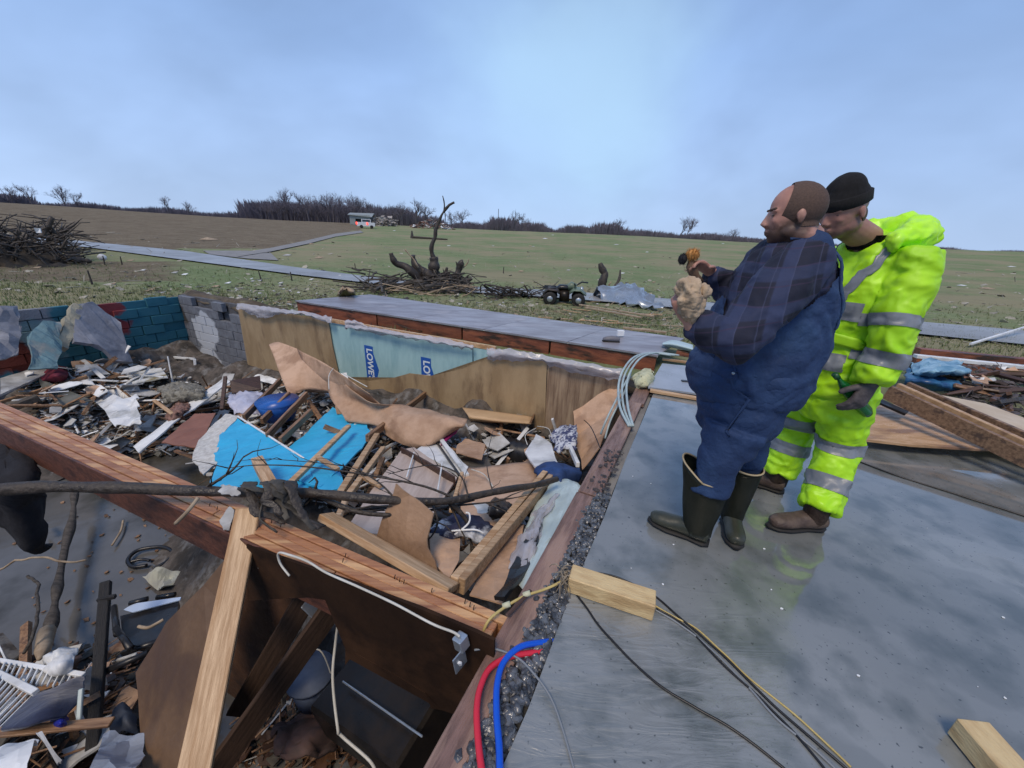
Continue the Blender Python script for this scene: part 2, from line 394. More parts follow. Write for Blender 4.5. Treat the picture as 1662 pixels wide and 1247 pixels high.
def folds(bm,amp,frq,stretch=(1,1,1),seed=0,mask=None):
    bm.normal_update(); sv=Vector(stretch); up=[]
    for v in bm.verts:
        p=Vector((v.co.x*sv.x,v.co.y*sv.y,v.co.z*sv.z))*frq+Vector((seed,seed*.7,0))
        q=p+noise.noise_vector(p*.6)*.9
        a=1-abs(noise.noise(q))*2.6; b=noise.noise(q*2.3+Vector((9,9,9)))
        k=amp*(a*.6+b*.5)
        if mask: k*=mask(v.co)
        up.append(v.normal*k)
    for v,d in zip(bm.verts,up): v.co+=d
    bm.normal_update()
# ================================================================= THE GROUND
def terrain():
    bm=newbm(); rad=[1.2]; 
    while rad[-1]<600: rad.append(rad[-1]*1.035+.02)
    NA=300; rings=[]
    for r in rad:
        rings.append([bm.verts.new((r*math.cos(2*math.pi*k/NA),r*math.sin(2*math.pi*k/NA),0)) for k in range(NA)])
    for a,b in zip(rings,rings[1:]):
        for k in range(NA): bm.faces.new((a[k],a[(k+1)%NA],b[(k+1)%NA],b[k]))
    bm.faces.new(rings[0])
    # cut the basement pit out of the sheet
    for u,v,nu,nv in ((WALLU+.12,0,1,0),(-4,0,1,0),(0,.36,0,1),(0,11.5,0,1)):
        bmesh.ops.bisect_plane(bm,geom=bm.verts[:]+bm.edges[:]+bm.faces[:],plane_co=UV(u,v),plane_no=U_*nu+V_*nv)
    kill=[]
    for f in bm.faces:
        c=f.calc_center_median(); u,v=c.dot(U_),c.dot(V_)
        if -4<u<WALLU+.12 and .36<v<11.5: kill.append(f)
    bmesh.ops.delete(bm,geom=kill,context='FACES')
    for v in bm.verts: v.co.z=T(v.co.x,v.co.y)
    m=bpy.data.materials.new('field_ground'); m.use_nodes=True; n=m.node_tree.nodes; l=m.node_tree.links; b=n['Principled BSDF']
    g=n.new('ShaderNodeNewGeometry'); att=n.new('ShaderNodeVertexColor'); att.layer_name='soil'
    def nz(s,d,st=(1,1,1)):
        mp=n.new('ShaderNodeMapping'); mp.inputs['Scale'].default_value=st; l.new(g.outputs['Position'],mp.inputs[0])
        q=n.new('ShaderNodeTexNoise'); q.inputs['Scale'].default_value=s; q.inputs['Detail'].default_value=d; q.inputs['Roughness'].default_value=.7; l.new(mp.outputs[0],q.inputs['Vector']); return q.outputs[0]
    def rmp(x,a,b_):
        q=n.new('ShaderNodeMapRange'); l.new(x,q.inputs[0]); q.inputs[1].default_value=a; q.inputs[2].default_value=b_; return q.outputs[0]
    def mix(f,a,c):
        q=n.new('ShaderNodeMix'); q.data_type='RGBA'
        l.new(f,q.inputs[0]) 
        for i,x in((6,a),(7,c)):
            if isinstance(x,tuple): q.inputs[i].default_value=lin(x)
            else: l.new(x,q.inputs[i])
        return q.outputs[2]
    grass=mix(rmp(nz(.35,6),.4,.62),(.165,.225,.105),(.235,.275,.145))
    grass=mix(rmp(nz(5,6),.48,.66),grass,(.115,.15,.065))
    grass=mix(rmp(nz(.08,6),.44,.58),grass,(.27,.25,.155))
    grass=mix(rmp(nz(.9,7,(.25,1,1)),.56,.68),grass,(.20,.19,.115))
    grass=mix(rmp(nz(14,5),.62,.70),grass,(.26,.24,.17))
    dirt=mix(rmp(nz(.5,6),.42,.6),(.215,.18,.125),(.155,.125,.085))
    dirt=mix(rmp(nz(7,5),.5,.66),dirt,(.055,.042,.032))
    dirt=mix(rmp(nz(11,5),.64,.70),dirt,(.30,.27,.22))
    sp=n.new('ShaderNodeSeparateColor'); l.new(att.outputs[0],sp.inputs[0])
    ad=n.new('ShaderNodeMath'); ad.operation='MULTIPLY_ADD'; l.new(nz(.9,6),ad.inputs[0]); ad.inputs[1].default_value=.9; l.new(sp.outputs[0],ad.inputs[2])
    l.new(mix(rmp(ad.outputs[0],.75,1.15),grass,dirt),b.inputs['Base Color'])
    b.inputs['Roughness'].default_value=.95; b.inputs['Specular IOR Level'].default_value=.15
    bp=n.new('ShaderNodeBump'); bp.inputs['Strength'].default_value=.9; bp.inputs['Distance'].default_value=.08; l.new(nz(9,6),bp.inputs['Height']); l.new(bp.outputs[0],b.inputs['Normal'])
    cl=bm.loops.layers.color.new('soil')
    A=GT(585,374); B=GT(425,412); 
    def soil(p):
        d=p.length; k=0.
        # the ploughed brown field left of the driveway
        q=proj(p)
        if q:
            x,y=q
            if x<590 and y<404:
                line=412-(x-425)*(38/160.) if x>330 else 440
                if y<line-1: k=1.
            if x<400 and 425<y<458: k=max(k,.85*(1-sst(250,400,x)))
            if x>1480 and y<500: k=max(k,.55)
            if 260<x<1100 and y>470: k=max(k,.32)
        return k
    for f in bm.faces:
        for lp in f.loops: k=soil(lp.vert.co); lp[cl]=(k,k,k,1)
    me=bpy.data.meshes.new('field'); bm.normal_update()
    for f in bm.faces:
        f.smooth=True
        if f.normal.z<0: f.normal_flip()
    bm.to_mesh(me); bm.free(); me.materials.append(m)
    o=bpy.data.objects.new('field',me); COL.objects.link(o); tag(o,'green and brown farm field rising to a low treeline','field',kind='structure')
def proj(p):
    v=p-CAM; w_=v.dot(FW)
    if w_<.1: return None
    return (PW/2+F*v.dot(RT)/w_, PH/2-F*v.dot(UP)/w_)
terrain()
def strip(name,label,top,bot,material,lift=.03,th=.0):
    """road between two edge polylines given as photo pixels, laid on the terrain"""
    def res(pl,n=60):
        out=[]
        for i in range(n+1):
            t=i/n*(len(pl)-1); k=min(int(t),len(pl)-2); f_=t-k
            out.append((pl[k][0]*(1-f_)+pl[k+1][0]*f_,pl[k][1]*(1-f_)+pl[k+1][1]*f_))
        return [GT(*q) for q in out]
    a,b=res(top),res(bot); bm=newbm(); g=[]
    for p,q in zip(a,b):
        if p is None or q is None: continue
        row=[]
        for j in range(7):
            r=p.lerp(q,j/6); r.z=T(r.x,r.y)+lift; row.append(bm.verts.new(r))
        g.append(row)
    for x_,y_ in zip(g,g[1:]):
        for j in range(6): bm.faces.new((x_[j],x_[j+1],y_[j+1],y_[j]))
    o=obj(name,bm,material,smooth=True); tag(o,label,name,kind='structure'); return o
strip('road','wet grey country road crossing the field',[(60,385),(143,394),(300,409),(480,436),(640,457),(760,468),(900,474),(1100,489),(1300,508),(1520,528),(1700,543),(1900,560)],[(60,396),(143,403),(300,424),(480,448),(640,467),(760,477),(900,486),(1100,503),(1300,525),(1520,549),(1700,567),(1900,590)],M_asphalt,.07)
strip('driveway','pale gravel driveway climbing from the road to the far barn',[(395,411),(440,404),(500,391),(545,380),(585,375)],[(385,419),(440,410),(500,397),(545,385),(590,378)],mat('gravel_drive',(.26,.26,.26),(.19,.19,.19),2,.9,coords='World'),.08)
strip('side_path','short pale gravel spur beside the road junction',[(330,408),(400,408),(440,412)],[(340,414),(400,421),(452,424)],MATS['gravel_drive'],.05)
# ---------------------------------------------------------------- slab
def slabmat():
    m=bpy.data.materials.new('wet_concrete'); m.use_nodes=True; n=m.node_tree.nodes; l=m.node_tree.links; b=n['Principled BSDF']
    g=n.new('ShaderNodeNewGeometry')
    def nz(s,d=5,st=(1,1,1),dist=0,rot=0):
        mp=n.new('ShaderNodeMapping'); mp.inputs['Scale'].default_value=st; mp.inputs['Rotation'].default_value=(0,0,rot); l.new(g.outputs['Position'],mp.inputs[0])
        q=n.new('ShaderNodeTexNoise'); q.inputs['Scale'].default_value=s; q.inputs['Detail'].default_value=d; q.inputs['Distortion'].default_value=dist; l.new(mp.outputs[0],q.inputs['Vector']); return q.outputs[0]
    def rmp(x,a,b_,c=0.,d=1.):
        q=n.new('ShaderNodeMapRange'); l.new(x,q.inputs[0]); q.inputs[1].default_value=a; q.inputs[2].default_value=b_; q.inputs[3].default_value=c; q.inputs[4].default_value=d; return q.outputs[0]
    def mix(f,a,c):
        q=n.new('ShaderNodeMix'); q.data_type='RGBA'; l.new(f,q.inputs[0])
        for i,x in((6,a),(7,c)):
            if isinstance(x,tuple): q.inputs[i].default_value=lin(x)
            else: l.new(x,q.inputs[i])
        return q.outputs[2]
    # puddles: smooth water film; a distance mask leaves the rough trowelled corner near the pipes drier
    ds=n.new('ShaderNodeVectorMath'); ds.operation='DISTANCE'; l.new(g.outputs['Position'],ds.inputs[0]); c0=G(1020,1150); ds.inputs[1].default_value=c0
    dry=rmp(ds.outputs['Value'],.25,.75,1,0)
    pud=n.new('ShaderNodeMath'); pud.operation='SUBTRACT'; l.new(nz(1.1,4,dist=.4),pud.inputs[0]); 
    dm=n.new('ShaderNodeMath'); dm.operation='MULTIPLY'; l.new(dry,dm.inputs[0]); dm.inputs[1].default_value=.35; l.new(dm.outputs[0],pud.inputs[1])
    wet=rmp(pud.outputs[0],.37,.44)
    col=mix(rmp(nz(.9,6),.38,.62),(.19,.205,.21),(.24,.255,.258))
    col=mix(rmp(nz(5,8),.46,.66),col,(.115,.13,.13))
    wm=n.new('ShaderNodeMath'); wm.operation='MULTIPLY'; l.new(rmp(pud.outputs[0],.455,.475),wm.inputs[0]); wm.inputs[1].default_value=.22
    col=mix(wm.outputs[0],col,(.05,.06,.058))
    col=mix(rmp(nz(55,2),.66,.74),col,(.06,.065,.065))
    sm=n.new('ShaderNodeMath'); sm.operation='MULTIPLY'; l.new(rmp(nz(3.2,6,(1,5,1),1.6,math.radians(-35)),.50,.66),sm.inputs[0]); l.new(dm.outputs[0],sm.inputs[1])
    s2=n.new('ShaderNodeMath'); s2.operation='MULTIPLY'; l.new(sm.outputs[0],s2.inputs[0]); s2.inputs[1].default_value=1.6
    col=mix(s2.outputs[0],col,(.25,.265,.27))
    l.new(col,b.inputs['Base Color'])
    mm=n.new('ShaderNodeMath'); mm.operation='MULTIPLY'
    r1=rmp(wet,0,1,.30,.06); l.new(r1,b.inputs['Roughness']); b.inputs['Specular IOR Level'].default_value=.8
    b.inputs['Coat Weight'].default_value=1.0; l.new(rmp(wet,0,1,.3,.035),b.inputs['Coat Roughness']); b.inputs['Coat IOR'].default_value=1.4
    hg=n.new('ShaderNodeMath'); hg.operation='MULTIPLY'; l.new(nz(4,5,(1,4,1),1.6,math.radians(-35)),hg.inputs[0]); l.new(rmp(wet,0,1,1,.0),hg.inputs[1])
    bp=n.new('ShaderNodeBump'); bp.inputs['Strength'].default_value=.45; bp.inputs['Distance'].default_value=.03
    h2=n.new('ShaderNodeMath'); h2.operation='MULTIPLY'; l.new(hg.outputs[0],h2.inputs[0]); l.new(rmp(dry,0,1,.12,1),h2.inputs[1]); l.new(h2.outputs[0],bp.inputs['Height']); l.new(bp.outputs[0],b.inputs['Normal'])
    bp2=n.new('ShaderNodeBump'); bp2.inputs['Strength'].default_value=.012; bp2.inputs['Distance'].default_value=.02; l.new(nz(3,3),bp2.inputs['Height']); l.new(bp2.outputs[0],b.inputs['Coat Normal'])
    return m
bm=newbm(); r_=[]
SV=.265
edge=[(-3,SV),(-.2,SV),(.4,SV+.006),(.8,SV-.008),(1.3,SV+.005),(1.9,SV-.004),(2.6,SV+.006),(3.4,SV),(4.55,SV),(4.55,-6.8),(-3,-6.8)]
poly(bm,[UV(u,v,0) for u,v in edge],.14)
sl=obj('concrete_slab',bm,slabmat()); tag(sl,'wet grey concrete slab with standing water','slab',kind='structure')
# basement floor with shallow muddy water
M_floor=mat('muddy_wet_floor',(.13,.128,.125),(.09,.088,.084),.9,.16,.12,.12,8,coords='World',c3=(.035,.03,.016),s3=.45,spec=.6)
sheet('basement_floor','muddy wet concrete floor of the basement','floor',[UV(-4,.3,FLOOR),UV(5,.3,FLOOR),UV(5,11.6,FLOOR),UV(-4,11.6,FLOOR)],M_floor,.1)['kind']='structure'
# right foundation wall under the slab edge, near wall
M_conc=mat('foundation_block_wall',(.26,.26,.26),(.18,.18,.185),3,.85,.1,.3,30)
bm=newbm(); poly(bm,[UV(-4,.47,-.06),UV(4.85,.47,-.06),UV(4.85,.28,-.06),UV(-4,.28,-.06)],2.4)
tag(obj('foundation_wall',bm,M_conc),'long foundation wall under the sill beside the slab','wall',kind='structure')
bm=newbm(); poly(bm,[UV(-4.3,.3,-.14),UV(-4,.3,-.14),UV(-4,11.5,-.14),UV(-4.3,11.5,-.14)],2.3)
tag(obj('foundation_wall',bm,M_conc),'foundation wall at the near end of the basement','wall',kind='structure')
# ---------------------------------------------------------------- sill boards and gravel
def sillb(label,u0,u1,v0,v1,z=0.,mt=None):
    return board('sill_board',label,'sill board',UV(u0,(v0+v1)/2,z),UV(u1,(v0+v1)/2+.0,z),abs(v1-v0),.04,mt or M_sill)
sillb('worn pinkish brown sill board between the gravel and the open basement, nearest length',-1.2,2.05,.365,.475,-.022)
sillb('pinkish sill board along the slab between the gravel end and the cables',2.06,3.75,.33,.47,-.018)
sillb('far short sill board where the pale cables bend over the basement edge',3.76,4.62,.31,.46,-.024)
# gravel
grv=newbm()
base=[]
for k in range(6):
    b_=bmesh.new(); bmesh.ops.create_icosphere(b_,subdivisions=1,radius=1)
    for v in b_.verts: v.co*=1+.35*noise.noise(v.co*1.5+Vector((k*3,0,0)))
    me=bpy.data.meshes.new('gravel_stone'); b_.to_mesh(me); b_.free(); me.materials.append(M_gravel)
    for p in me.polygons: p.use_smooth=k%2==0
    base.append(me)
rr=random.Random(3)
sp=[]
gbase=newbm(); poly(gbase,[UV(-1.2,.37,-.035),UV(2.15,.36,-.035),UV(2.15,.25,-.035),UV(-1.2,.25,-.035)],.05)
gb=obj('gravel_bed',gbase,mat('gravel_dirt',(.05,.052,.055),(.03,.03,.03),20,.9,0,.6,40)); tag(gb,'dark gravel filling the gap between slab and sill','gravel',kind='stuff')
st=newbm()
for i in range(1500):
    u=rr.uniform(.35,2.12); v=rr.uniform(.27,.372); s=rr.uniform(.007,.017)*(1.25-.25*min(1,max(0,u-.5)))
    if u>1.8 and rr.random()<.5: v=rr.uniform(.27,.36)
    if rr.random()<.05: v+=.03
    me=base[i%6]; mt_=Matrix.Translation(UV(u,v,-.018+rr.uniform(0,.016)))@Matrix.Rotation(rr.uniform(0,6.28),4,'Z')@Matrix.Rotation(rr.uniform(0,3),4,'X')@Matrix.Diagonal((s*1.3,s,s*.8,1))
    n0=len(st.verts); vs=[st.verts.new(mt_@v_.co) for v_ in me.vertices]
    for p in me.polygons: 
        f=st.faces.new([vs[j] for j in p.vertices]); f.smooth=p.use_smooth
M_grav2=mat('gravel_stones',(.12,.13,.145),(.035,.038,.045),22,.3,.12,.2,90,spec=.8,coords='World',detail=1,lo=.42,hi=.58)
g=obj('gravel',st,M_grav2,fix=False); tag(g,'loose dark wet gravel between slab edge and sill board','gravel',kind='stuff')
# ---------------------------------------------------------------- pile of rubble in the pit
bm=newbm(); NU,NVv=90,130; g=[]
for i in range(NU+1):
    g.append([])
    for j in range(NVv+1):
        p=UV(-3.9+i*(WALLU+3.9-.02)/NU,.48+j*10.9/NVv); p.z=zp(p)-.02; g[-1].append(bm.verts.new(p))
for i in range(NU):
    for j in range(NVv):
        q=(g[i][j],g[i+1][j],g[i+1][j+1],g[i][j+1])
        if max(v.co.z for v in q)>FLOOR+.03: bm.faces.new(q)
bmesh.ops.delete(bm,geom=[v for v in bm.verts if not v.link_faces],context='VERTS')
M_rub=mat('rubble_mass',(.12,.10,.085),(.04,.035,.03),3.5,.85,.1,.9,12,c3=(.17,.165,.16),s3=5,coords='World')
tag(obj('rubble_mound',bm,M_rub,smooth=False),'dark heap of soaked mixed rubble filling the basement','rubble',kind='stuff')
# ---------------------------------------------------------------- FAR WALL
WT=-.13
wall=thing('basement_wall','far basement wall of grey blocks faced with brown sheathing and pale blue foam boards','wall',UV(WALLU,.5,FLOOR))
M_block=mat('grey_cinder_block',(.17,.185,.215),(.12,.13,.155),5,.85,.1,.5,40,rand=.22,c3=(.09,.095,.11),s3=2)
M_mortar=mat('mortar',(.11,.115,.125),(.07,.07,.08),8,.9,0,.4,40)
def paintmat(name,layers,base=(.17,.185,.215),base2=(.12,.13,.155)):
    """block paint: each layer (colour, centre, radius) is a spot of paint that stays put on the wall"""
    m=mat(name,base,base2,5,.8,.1,.5,40,coords='World'); nt=m.node_tree; n=nt.nodes; l=nt.links; b=n['Principled BSDF']
    src=b.inputs['Base Color'].links[0].from_socket; g=n.new('ShaderNodeNewGeometry')
    nz=n.new('ShaderNodeTexNoise'); nz.inputs['Scale'].default_value=2.2; nz.inputs['Detail'].default_value=6; l.new(g.outputs['Position'],nz.inputs['Vector'])
    ad=n.new('ShaderNodeVectorMath'); ad.operation='MULTIPLY_ADD'; l.new(nz.outputs['Color'],ad.inputs[0]); ad.inputs[1].default_value=(.7,.7,.7); l.new(g.outputs['Position'],ad.inputs[2])
    sb=n.new('ShaderNodeVectorMath'); sb.operation='SUBTRACT'; l.new(ad.outputs[0],sb.inputs[0]); sb.inputs[1].default_value=(.35,.35,.35)
    for col,c,r,soft in layers:
        d=n.new('ShaderNodeVectorMath'); d.operation='DISTANCE'; l.new(sb.outputs[0],d.inputs[0]); d.inputs[1].default_value=c
        q=n.new('ShaderNodeMapRange'); l.new(d.outputs['Value'],q.inputs[0]); q.inputs[1].default_value=r+soft; q.inputs[2].default_value=r; 
        mi=n.new('ShaderNodeMix'); mi.data_type='RGBA'; l.new(q.outputs[0],mi.inputs[0]); l.new(src,mi.inputs[6]); mi.inputs[7].default_value=lin(col); src=mi.outputs[2]
    l.new(src,b.inputs['Base Color']); return m
white=(.46,.50,.56); grey2=(.27,.29,.32); teal=(.022,.13,.18); lteal=(.17,.27,.30); redp=(.20,.03,.035)
grey2=(.33,.35,.39)
fw=[(grey2,Wu(285,590,WALLU),1.1,.2),(white,Wu(338,540,WALLU),.42,.06),(white,Wu(345,590,WALLU),.38,.06),(white,Wu(348,640,WALLU),.3,.05),(white,Wu(255,510,WALLU),.28,.05),((.05,.045,.04),Wu(300,510,WALLU),.16,.1)]
M_bpaint=paintmat('part_painted_block',fw)
# backing
bm=newbm(); poly(bm,[UV(WALLU+.1,.3,WT-.03),UV(WALLU+.1,11.3,WT-.03),UV(WALLU+.1,11.3,FLOOR),UV(WALLU+.1,.3,FLOOR)],.08)
obj('mortar_backing',bm,M_mortar,wall)
BW,BH=.40,.20
cnt=0; r2=random.Random(5)
CORNER=11.15
bl=None
for row in range(11):
    z0=FLOOR+row*BH
    v=7.0-(BW/2 if row%2 else 0)
    while v<CORNER:
        va,vb=v+.007,min(v+BW,CORNER)-.007
        v+=BW
        if vb-va<.05: continue
        top=row*BH+BH
        # the top course is knocked about
        if row==10 and (8.5<va<9.3 or 9.9<va<10.5 or r2.random()<.15): continue
        if row==9 and (9.0<va<9.4): continue
        pr=r2.uniform(-.006,.008)
        bm=newbm(); box_bm(bm,UV(WALLU+.02-pr,va,z0+BH/2),UV(WALLU+.02-pr,vb,z0+BH/2),.1,BH-.012,0,.005)
        obj('block',bm,M_bpaint,wall); cnt+=1
# brown sheathing sheets (front faces on the wall plane, 6 mm proud each)
def wsheet(name,pix,material,u,th=.008,label=None,parent=wall,sub=0,rough=0):
    return sheet(name,label,None,[Wu(x,y,u) for x,y in pix],material,th,parent=parent,sub=sub,rough=rough)
wsheet('sheathing',[(386,497),(460,508),(533,519),(540,560),(549,600),(556,660),(420,650),(404,600)],M_paper,WALLU-.07)
wsheet('sheathing',[(803,571),(888,583),(884,700),(800,690),(680,700),(560,690),(552,612),(600,618),(640,613),(665,606),(700,610),(712,606),(728,604),(752,598),(775,595),(792,588),(803,575)],M_paper,WALLU-.10)
o=wsheet('paneling',[(890,585),(1012,604),(1006,700),(995,760),(880,730),(884,690)],M_paneling,WALLU-.085)
# foam boards
fb=wsheet('foam_board',[(531,524),(570,530),(577,640),(548,620)],M_foamb,WALLU-.05,.03)
fb2=wsheet('foam_board',[(572,531),(768,563),(769,640),(579,640)],M_foamb,WALLU-.052,.03)
fb3=wsheet('foam_board',[(770,564),(806,570),(806,620),(771,620)],M_foamb,WALLU-.05,.03)
# logos, printed flat on the second board, reading downwards
def textobj(name,txt,loc,xd,yd,size,material,parent,ext=.0006,sx=1.):
    cu=bpy.data.curves.new(name,'FONT'); cu.body=txt; cu.size=1; cu.extrude=.001; cu.offset=.028
    o=bpy.data.objects.new('tmp',cu); COL.objects.link(o); dg=bpy.context.evaluated_depsgraph_get(); me=bpy.data.meshes.new_from_object(o.evaluated_get(dg)); bpy.data.objects.remove(o)
    bm=newbm(); bm.from_mesh(me); xd=xd.normalized(); yd=yd.normalized(); n=xd.cross(yd)
    for v in bm.verts: v.co=loc+xd*v.co.x*size*sx+yd*v.co.y*size+n*v.co.z*size*.3
    return obj(name,bm,material,parent)
down=Vector((0,0,-1)); right=-V_
def logo(px,py,cut):
    o=Wu(px,py,WALLU-.0835); h_=.74
    # blue house-shaped plate, gable pointing to the right (turned a quarter)
    w_=.20
    pts=[(0,0),(w_,0),(w_,.17*h_),(w_+.10,.56*h_),(w_,.95*h_),(w_,h_),(0,h_)]
    bm=newbm(); vs=[bm.verts.new(o+right*a+down*b) for a,b in pts]; bm.faces.new(vs)
    r=bmesh.ops.extrude_face_region(bm,geom=bm.faces[:])
    for v in r['geom']:
        if isinstance(v,bmesh.types.BMVert): v.co-=U_*.002
    lg=obj('printed_logo',bm,M_logo,fb2)
    textobj('lettering',"LOWE'S",o+right*.05+down*.05-U_*.003,down,right,.185,M_logow,lg,sx=.92)
logo(591,560,False); logo(683,579,False)
# plastic sheeting hanging over the top of the wall
def plast(pix,label=None,seed=0,w=14,u=WALLU-.13):
    rows=[]
    rr=random.Random(seed)
    for k,dz in enumerate((0,.5,1)):
        rows.append([Wu(x,y+dz*w*rr.uniform(.3,1.5),u-.05*math.sin(k*1.5)-rr.uniform(0,.05)) for x,y in pix])
    return patch('plastic_film',None,None,rows,M_poly,.002,4,parent=wall,rough=.03,frq=9,ragged=.06)
plast([(384,492),(420,496),(460,502),(500,507),(538,515)],seed=1)
plast([(560,527),(600,531),(660,541),(720,550),(768,560)],seed=2,w=10)
plast([(790,566),(830,568),(880,577),(940,587),(1010,600)],seed=3,w=15)
plast([(560,521),(575,520),(590,526),(610,534)],seed=4,w=8,u=WALLU-.10)
wsheet('top_plate',[(538,517),(806,562),(806,569),(538,523)],M_pine,WALLU-.04,.04)
# ---------------------------------------------------------------- LEFT WALL (painted)
VL=CORNER
lw=thing('basement_wall','left basement wall, teal and pale painted blocks with red marks, breaking up','wall',UV(3,VL,FLOOR))
lay=[(teal,Wv(60,510,VL),1.3,.1),(teal,Wv(215,520,VL),1.1,.15),((.20,.21,.24),Wv(15,520,VL),.5,.12),(lteal,Wv(75,540,VL),.30,.06),(lteal,Wv(60,575,VL),.3,.08),(redp,Wv(178,500,VL),.19,.05),(redp,Wv(200,530,VL),.12,.06),((.17,.035,.022),Wv(25,580,VL),.24,.08),(redp,Wv(18,500,VL),.1,.04)]
M_lpaint=paintmat('teal_painted_block',lay)
bm=newbm(); poly(bm,[UV(-1,VL+.1,-.2),UV(4.95,VL+.1,-.2),UV(4.95,VL+.1,FLOOR),UV(-1,VL+.1,FLOOR)],.08)
obj('mortar_backing',bm,M_lpaint,lw)
for row in range(11):
    z0=FLOOR+row*BH; u=1.0-(BW/2 if row%2 else 0)
    while u<WALLU:
        ua,ub=u+.007,min(u+BW,WALLU)-.007; u+=BW
        if ub-ua<.05: continue
        if row==10 and (r2.random()<.5 or 2.9<ua<3.5): continue
        if row==9 and r2.random()<.2: continue
        if row>=8 and 3.0<ua<3.4: continue
        if row<8 and r2.random()<.06: continue
        pr=r2.uniform(-.012,.02)
        bm=newbm(); box_bm(bm,UV(ua,VL+.02-pr,z0+BH/2),UV(ub,VL+.02-pr,z0+BH/2),.1,BH-.012,0,.005)
        obj('block',bm,M_lpaint,lw)
# ---------------------------------------------------------------- plywood deck on its rim joist beyond the far wall
dk=thing('floor_deck','grey plywood floor deck left standing on red brown joists beyond the far wall','floor deck',UV(5.3,.4,-.1))
M_deck=mat('wet_grey_plywood',(.27,.265,.30),(.20,.195,.225),1.5,.4,.1,.12,40,(1,3,1),rand=.10,c3=(.34,.335,.37),s3=.9)
DZ=.055
pf=[(478,488),(1068,577),(1108,550),(1000,536),(870,517),(765,503),(700,490),(600,478)]
P0=G(478,488,DZ); P1=G(1068,577,DZ)
# three sheets with joints
def dl(t,z=DZ): return P0.lerp(P1,t)
far=[G(600,478,DZ),G(1110,549,DZ)]
cuts=[0,.22,.42,.62,.82,1]
for a,b in zip(cuts,cuts[1:]):
    sheet('deck_sheet',None,None,[dl(a+.0012),dl(b-.0012),far[0].lerp(far[1],b),far[0].lerp(far[1],a)],M_deck,.022,parent=dk)
dn=(far[0]-P0).normalized(); dd=(P1-P0).normalized(); perp=Vector((-dd.y,dd.x,0)); perp=perp if perp.dot(dn)>0 else -perp
cuts=[0,.3,.56,.78,1]
for i,(a,b) in enumerate(zip(cuts,cuts[1:])):
    pa,pb=dl(a+.002)+perp*.05,dl(b-.002)+perp*.05; pa.z=pb.z=DZ-.022-.125
    board('rim_joist',None,None,pa,pb,.04,.245,M_rim,parent=dk)
pa,pb=dl(0)+perp*.02,dl(1)+perp*.02; pa.z=pb.z=DZ-.028
board('edge_strip',None,None,pa+dd*.1,pb,.012,.014,M_white,parent=dk)
for t in (.08,.19,.34,.46,.60,.72,.85,.95):
    p=dl(t)+perp*.06; q=p+perp*1.3; p.z=q.z=DZ-.024-.12; board('joist',None,None,p,q,.04,.235,M_rim,parent=dk)
# soil banks
def bank(name,label,rows,material,rough=.12):
    o=patch(name,label,'soil',rows,material,.1,3,rough=rough,frq=2.5); o['kind']='structure'; return o
M_soil=mat('dug_soil',(.11,.085,.06),(.05,.04,.03),4,.95,0,.8,20,c3=(.17,.15,.10),s3=2,coords='World')
bank('soil_bank','ragged soil and roots along the top of the broken block wall',[[UV(5.6,v,-.27) for v in (8.2,9.2,10.2,11.5)],[UV(5.15,v,-.14+.04*math.sin(v*5)) for v in (8.2,9.2,10.2,11.5)],[UV(4.93,v,-.26) for v in (8.2,9.2,10.2,11.5)]],M_soil,.08)
bank('soil_bank','bare soil strip between the far wall and the deck joists',[[UV(5.5,v,-.30) for v in (.5,3,6,8.4)],[UV(5.1,v,-.24) for v in (.5,3,6,8.4)],[UV(4.93,v,-.30) for v in (.5,3,6,8.4)]],M_soil,.04)
# ================================================================= GIRDER AND THE TIMBERS OVER THE PIT
# the girder is four planks nailed side by side, resting on the sill at its right end
gr=thing('floor_girder','long reddish wooden girder of nailed planks crossing the open basement diagonally','girder',G(820,1000,0))
A_far=G(-60,627,-.02); B_far=G(822,999,-.005)         # back top edge
gd=(B_far-A_far).normalized(); gn=Vector((gd.y,-gd.x,0)).normalized()
if gn.y>0: gn=-gn
for i in range(4):
    wI=.042
    off=gn*(wI*(i+.5))
    a=A_far+off; b=B_far+off+gd*(.0 if i%2 else .02)-gd*(.02*i)
    dz=(.0,-.004,.003,-.003)[i]-.12
    a=a+Vector((0,0,dz)); b=b+Vector((0,0,dz))
    j=.35+.17*i
    m_=a.lerp(b,j)
    board('plank',None,None,a,m_-gd*.003,wI-.003,.24,M_beam,parent=gr)
    board('plank',None,None,m_+gd*.003,b,wI-.003,.24,M_beam,parent=gr)
GDU=(B_far+gn*.16)
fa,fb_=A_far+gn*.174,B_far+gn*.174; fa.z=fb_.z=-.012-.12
board('shaded_side_face',None,None,fa,fb_,.014,.235,mat('shaded_red_side',(.15,.055,.032),(.085,.032,.02),3,.5,.1,.25,20,WS,c3=(.05,.02,.015),s3=1),parent=gr)  # added facing board: shading of the girder's front is put into its dark colour
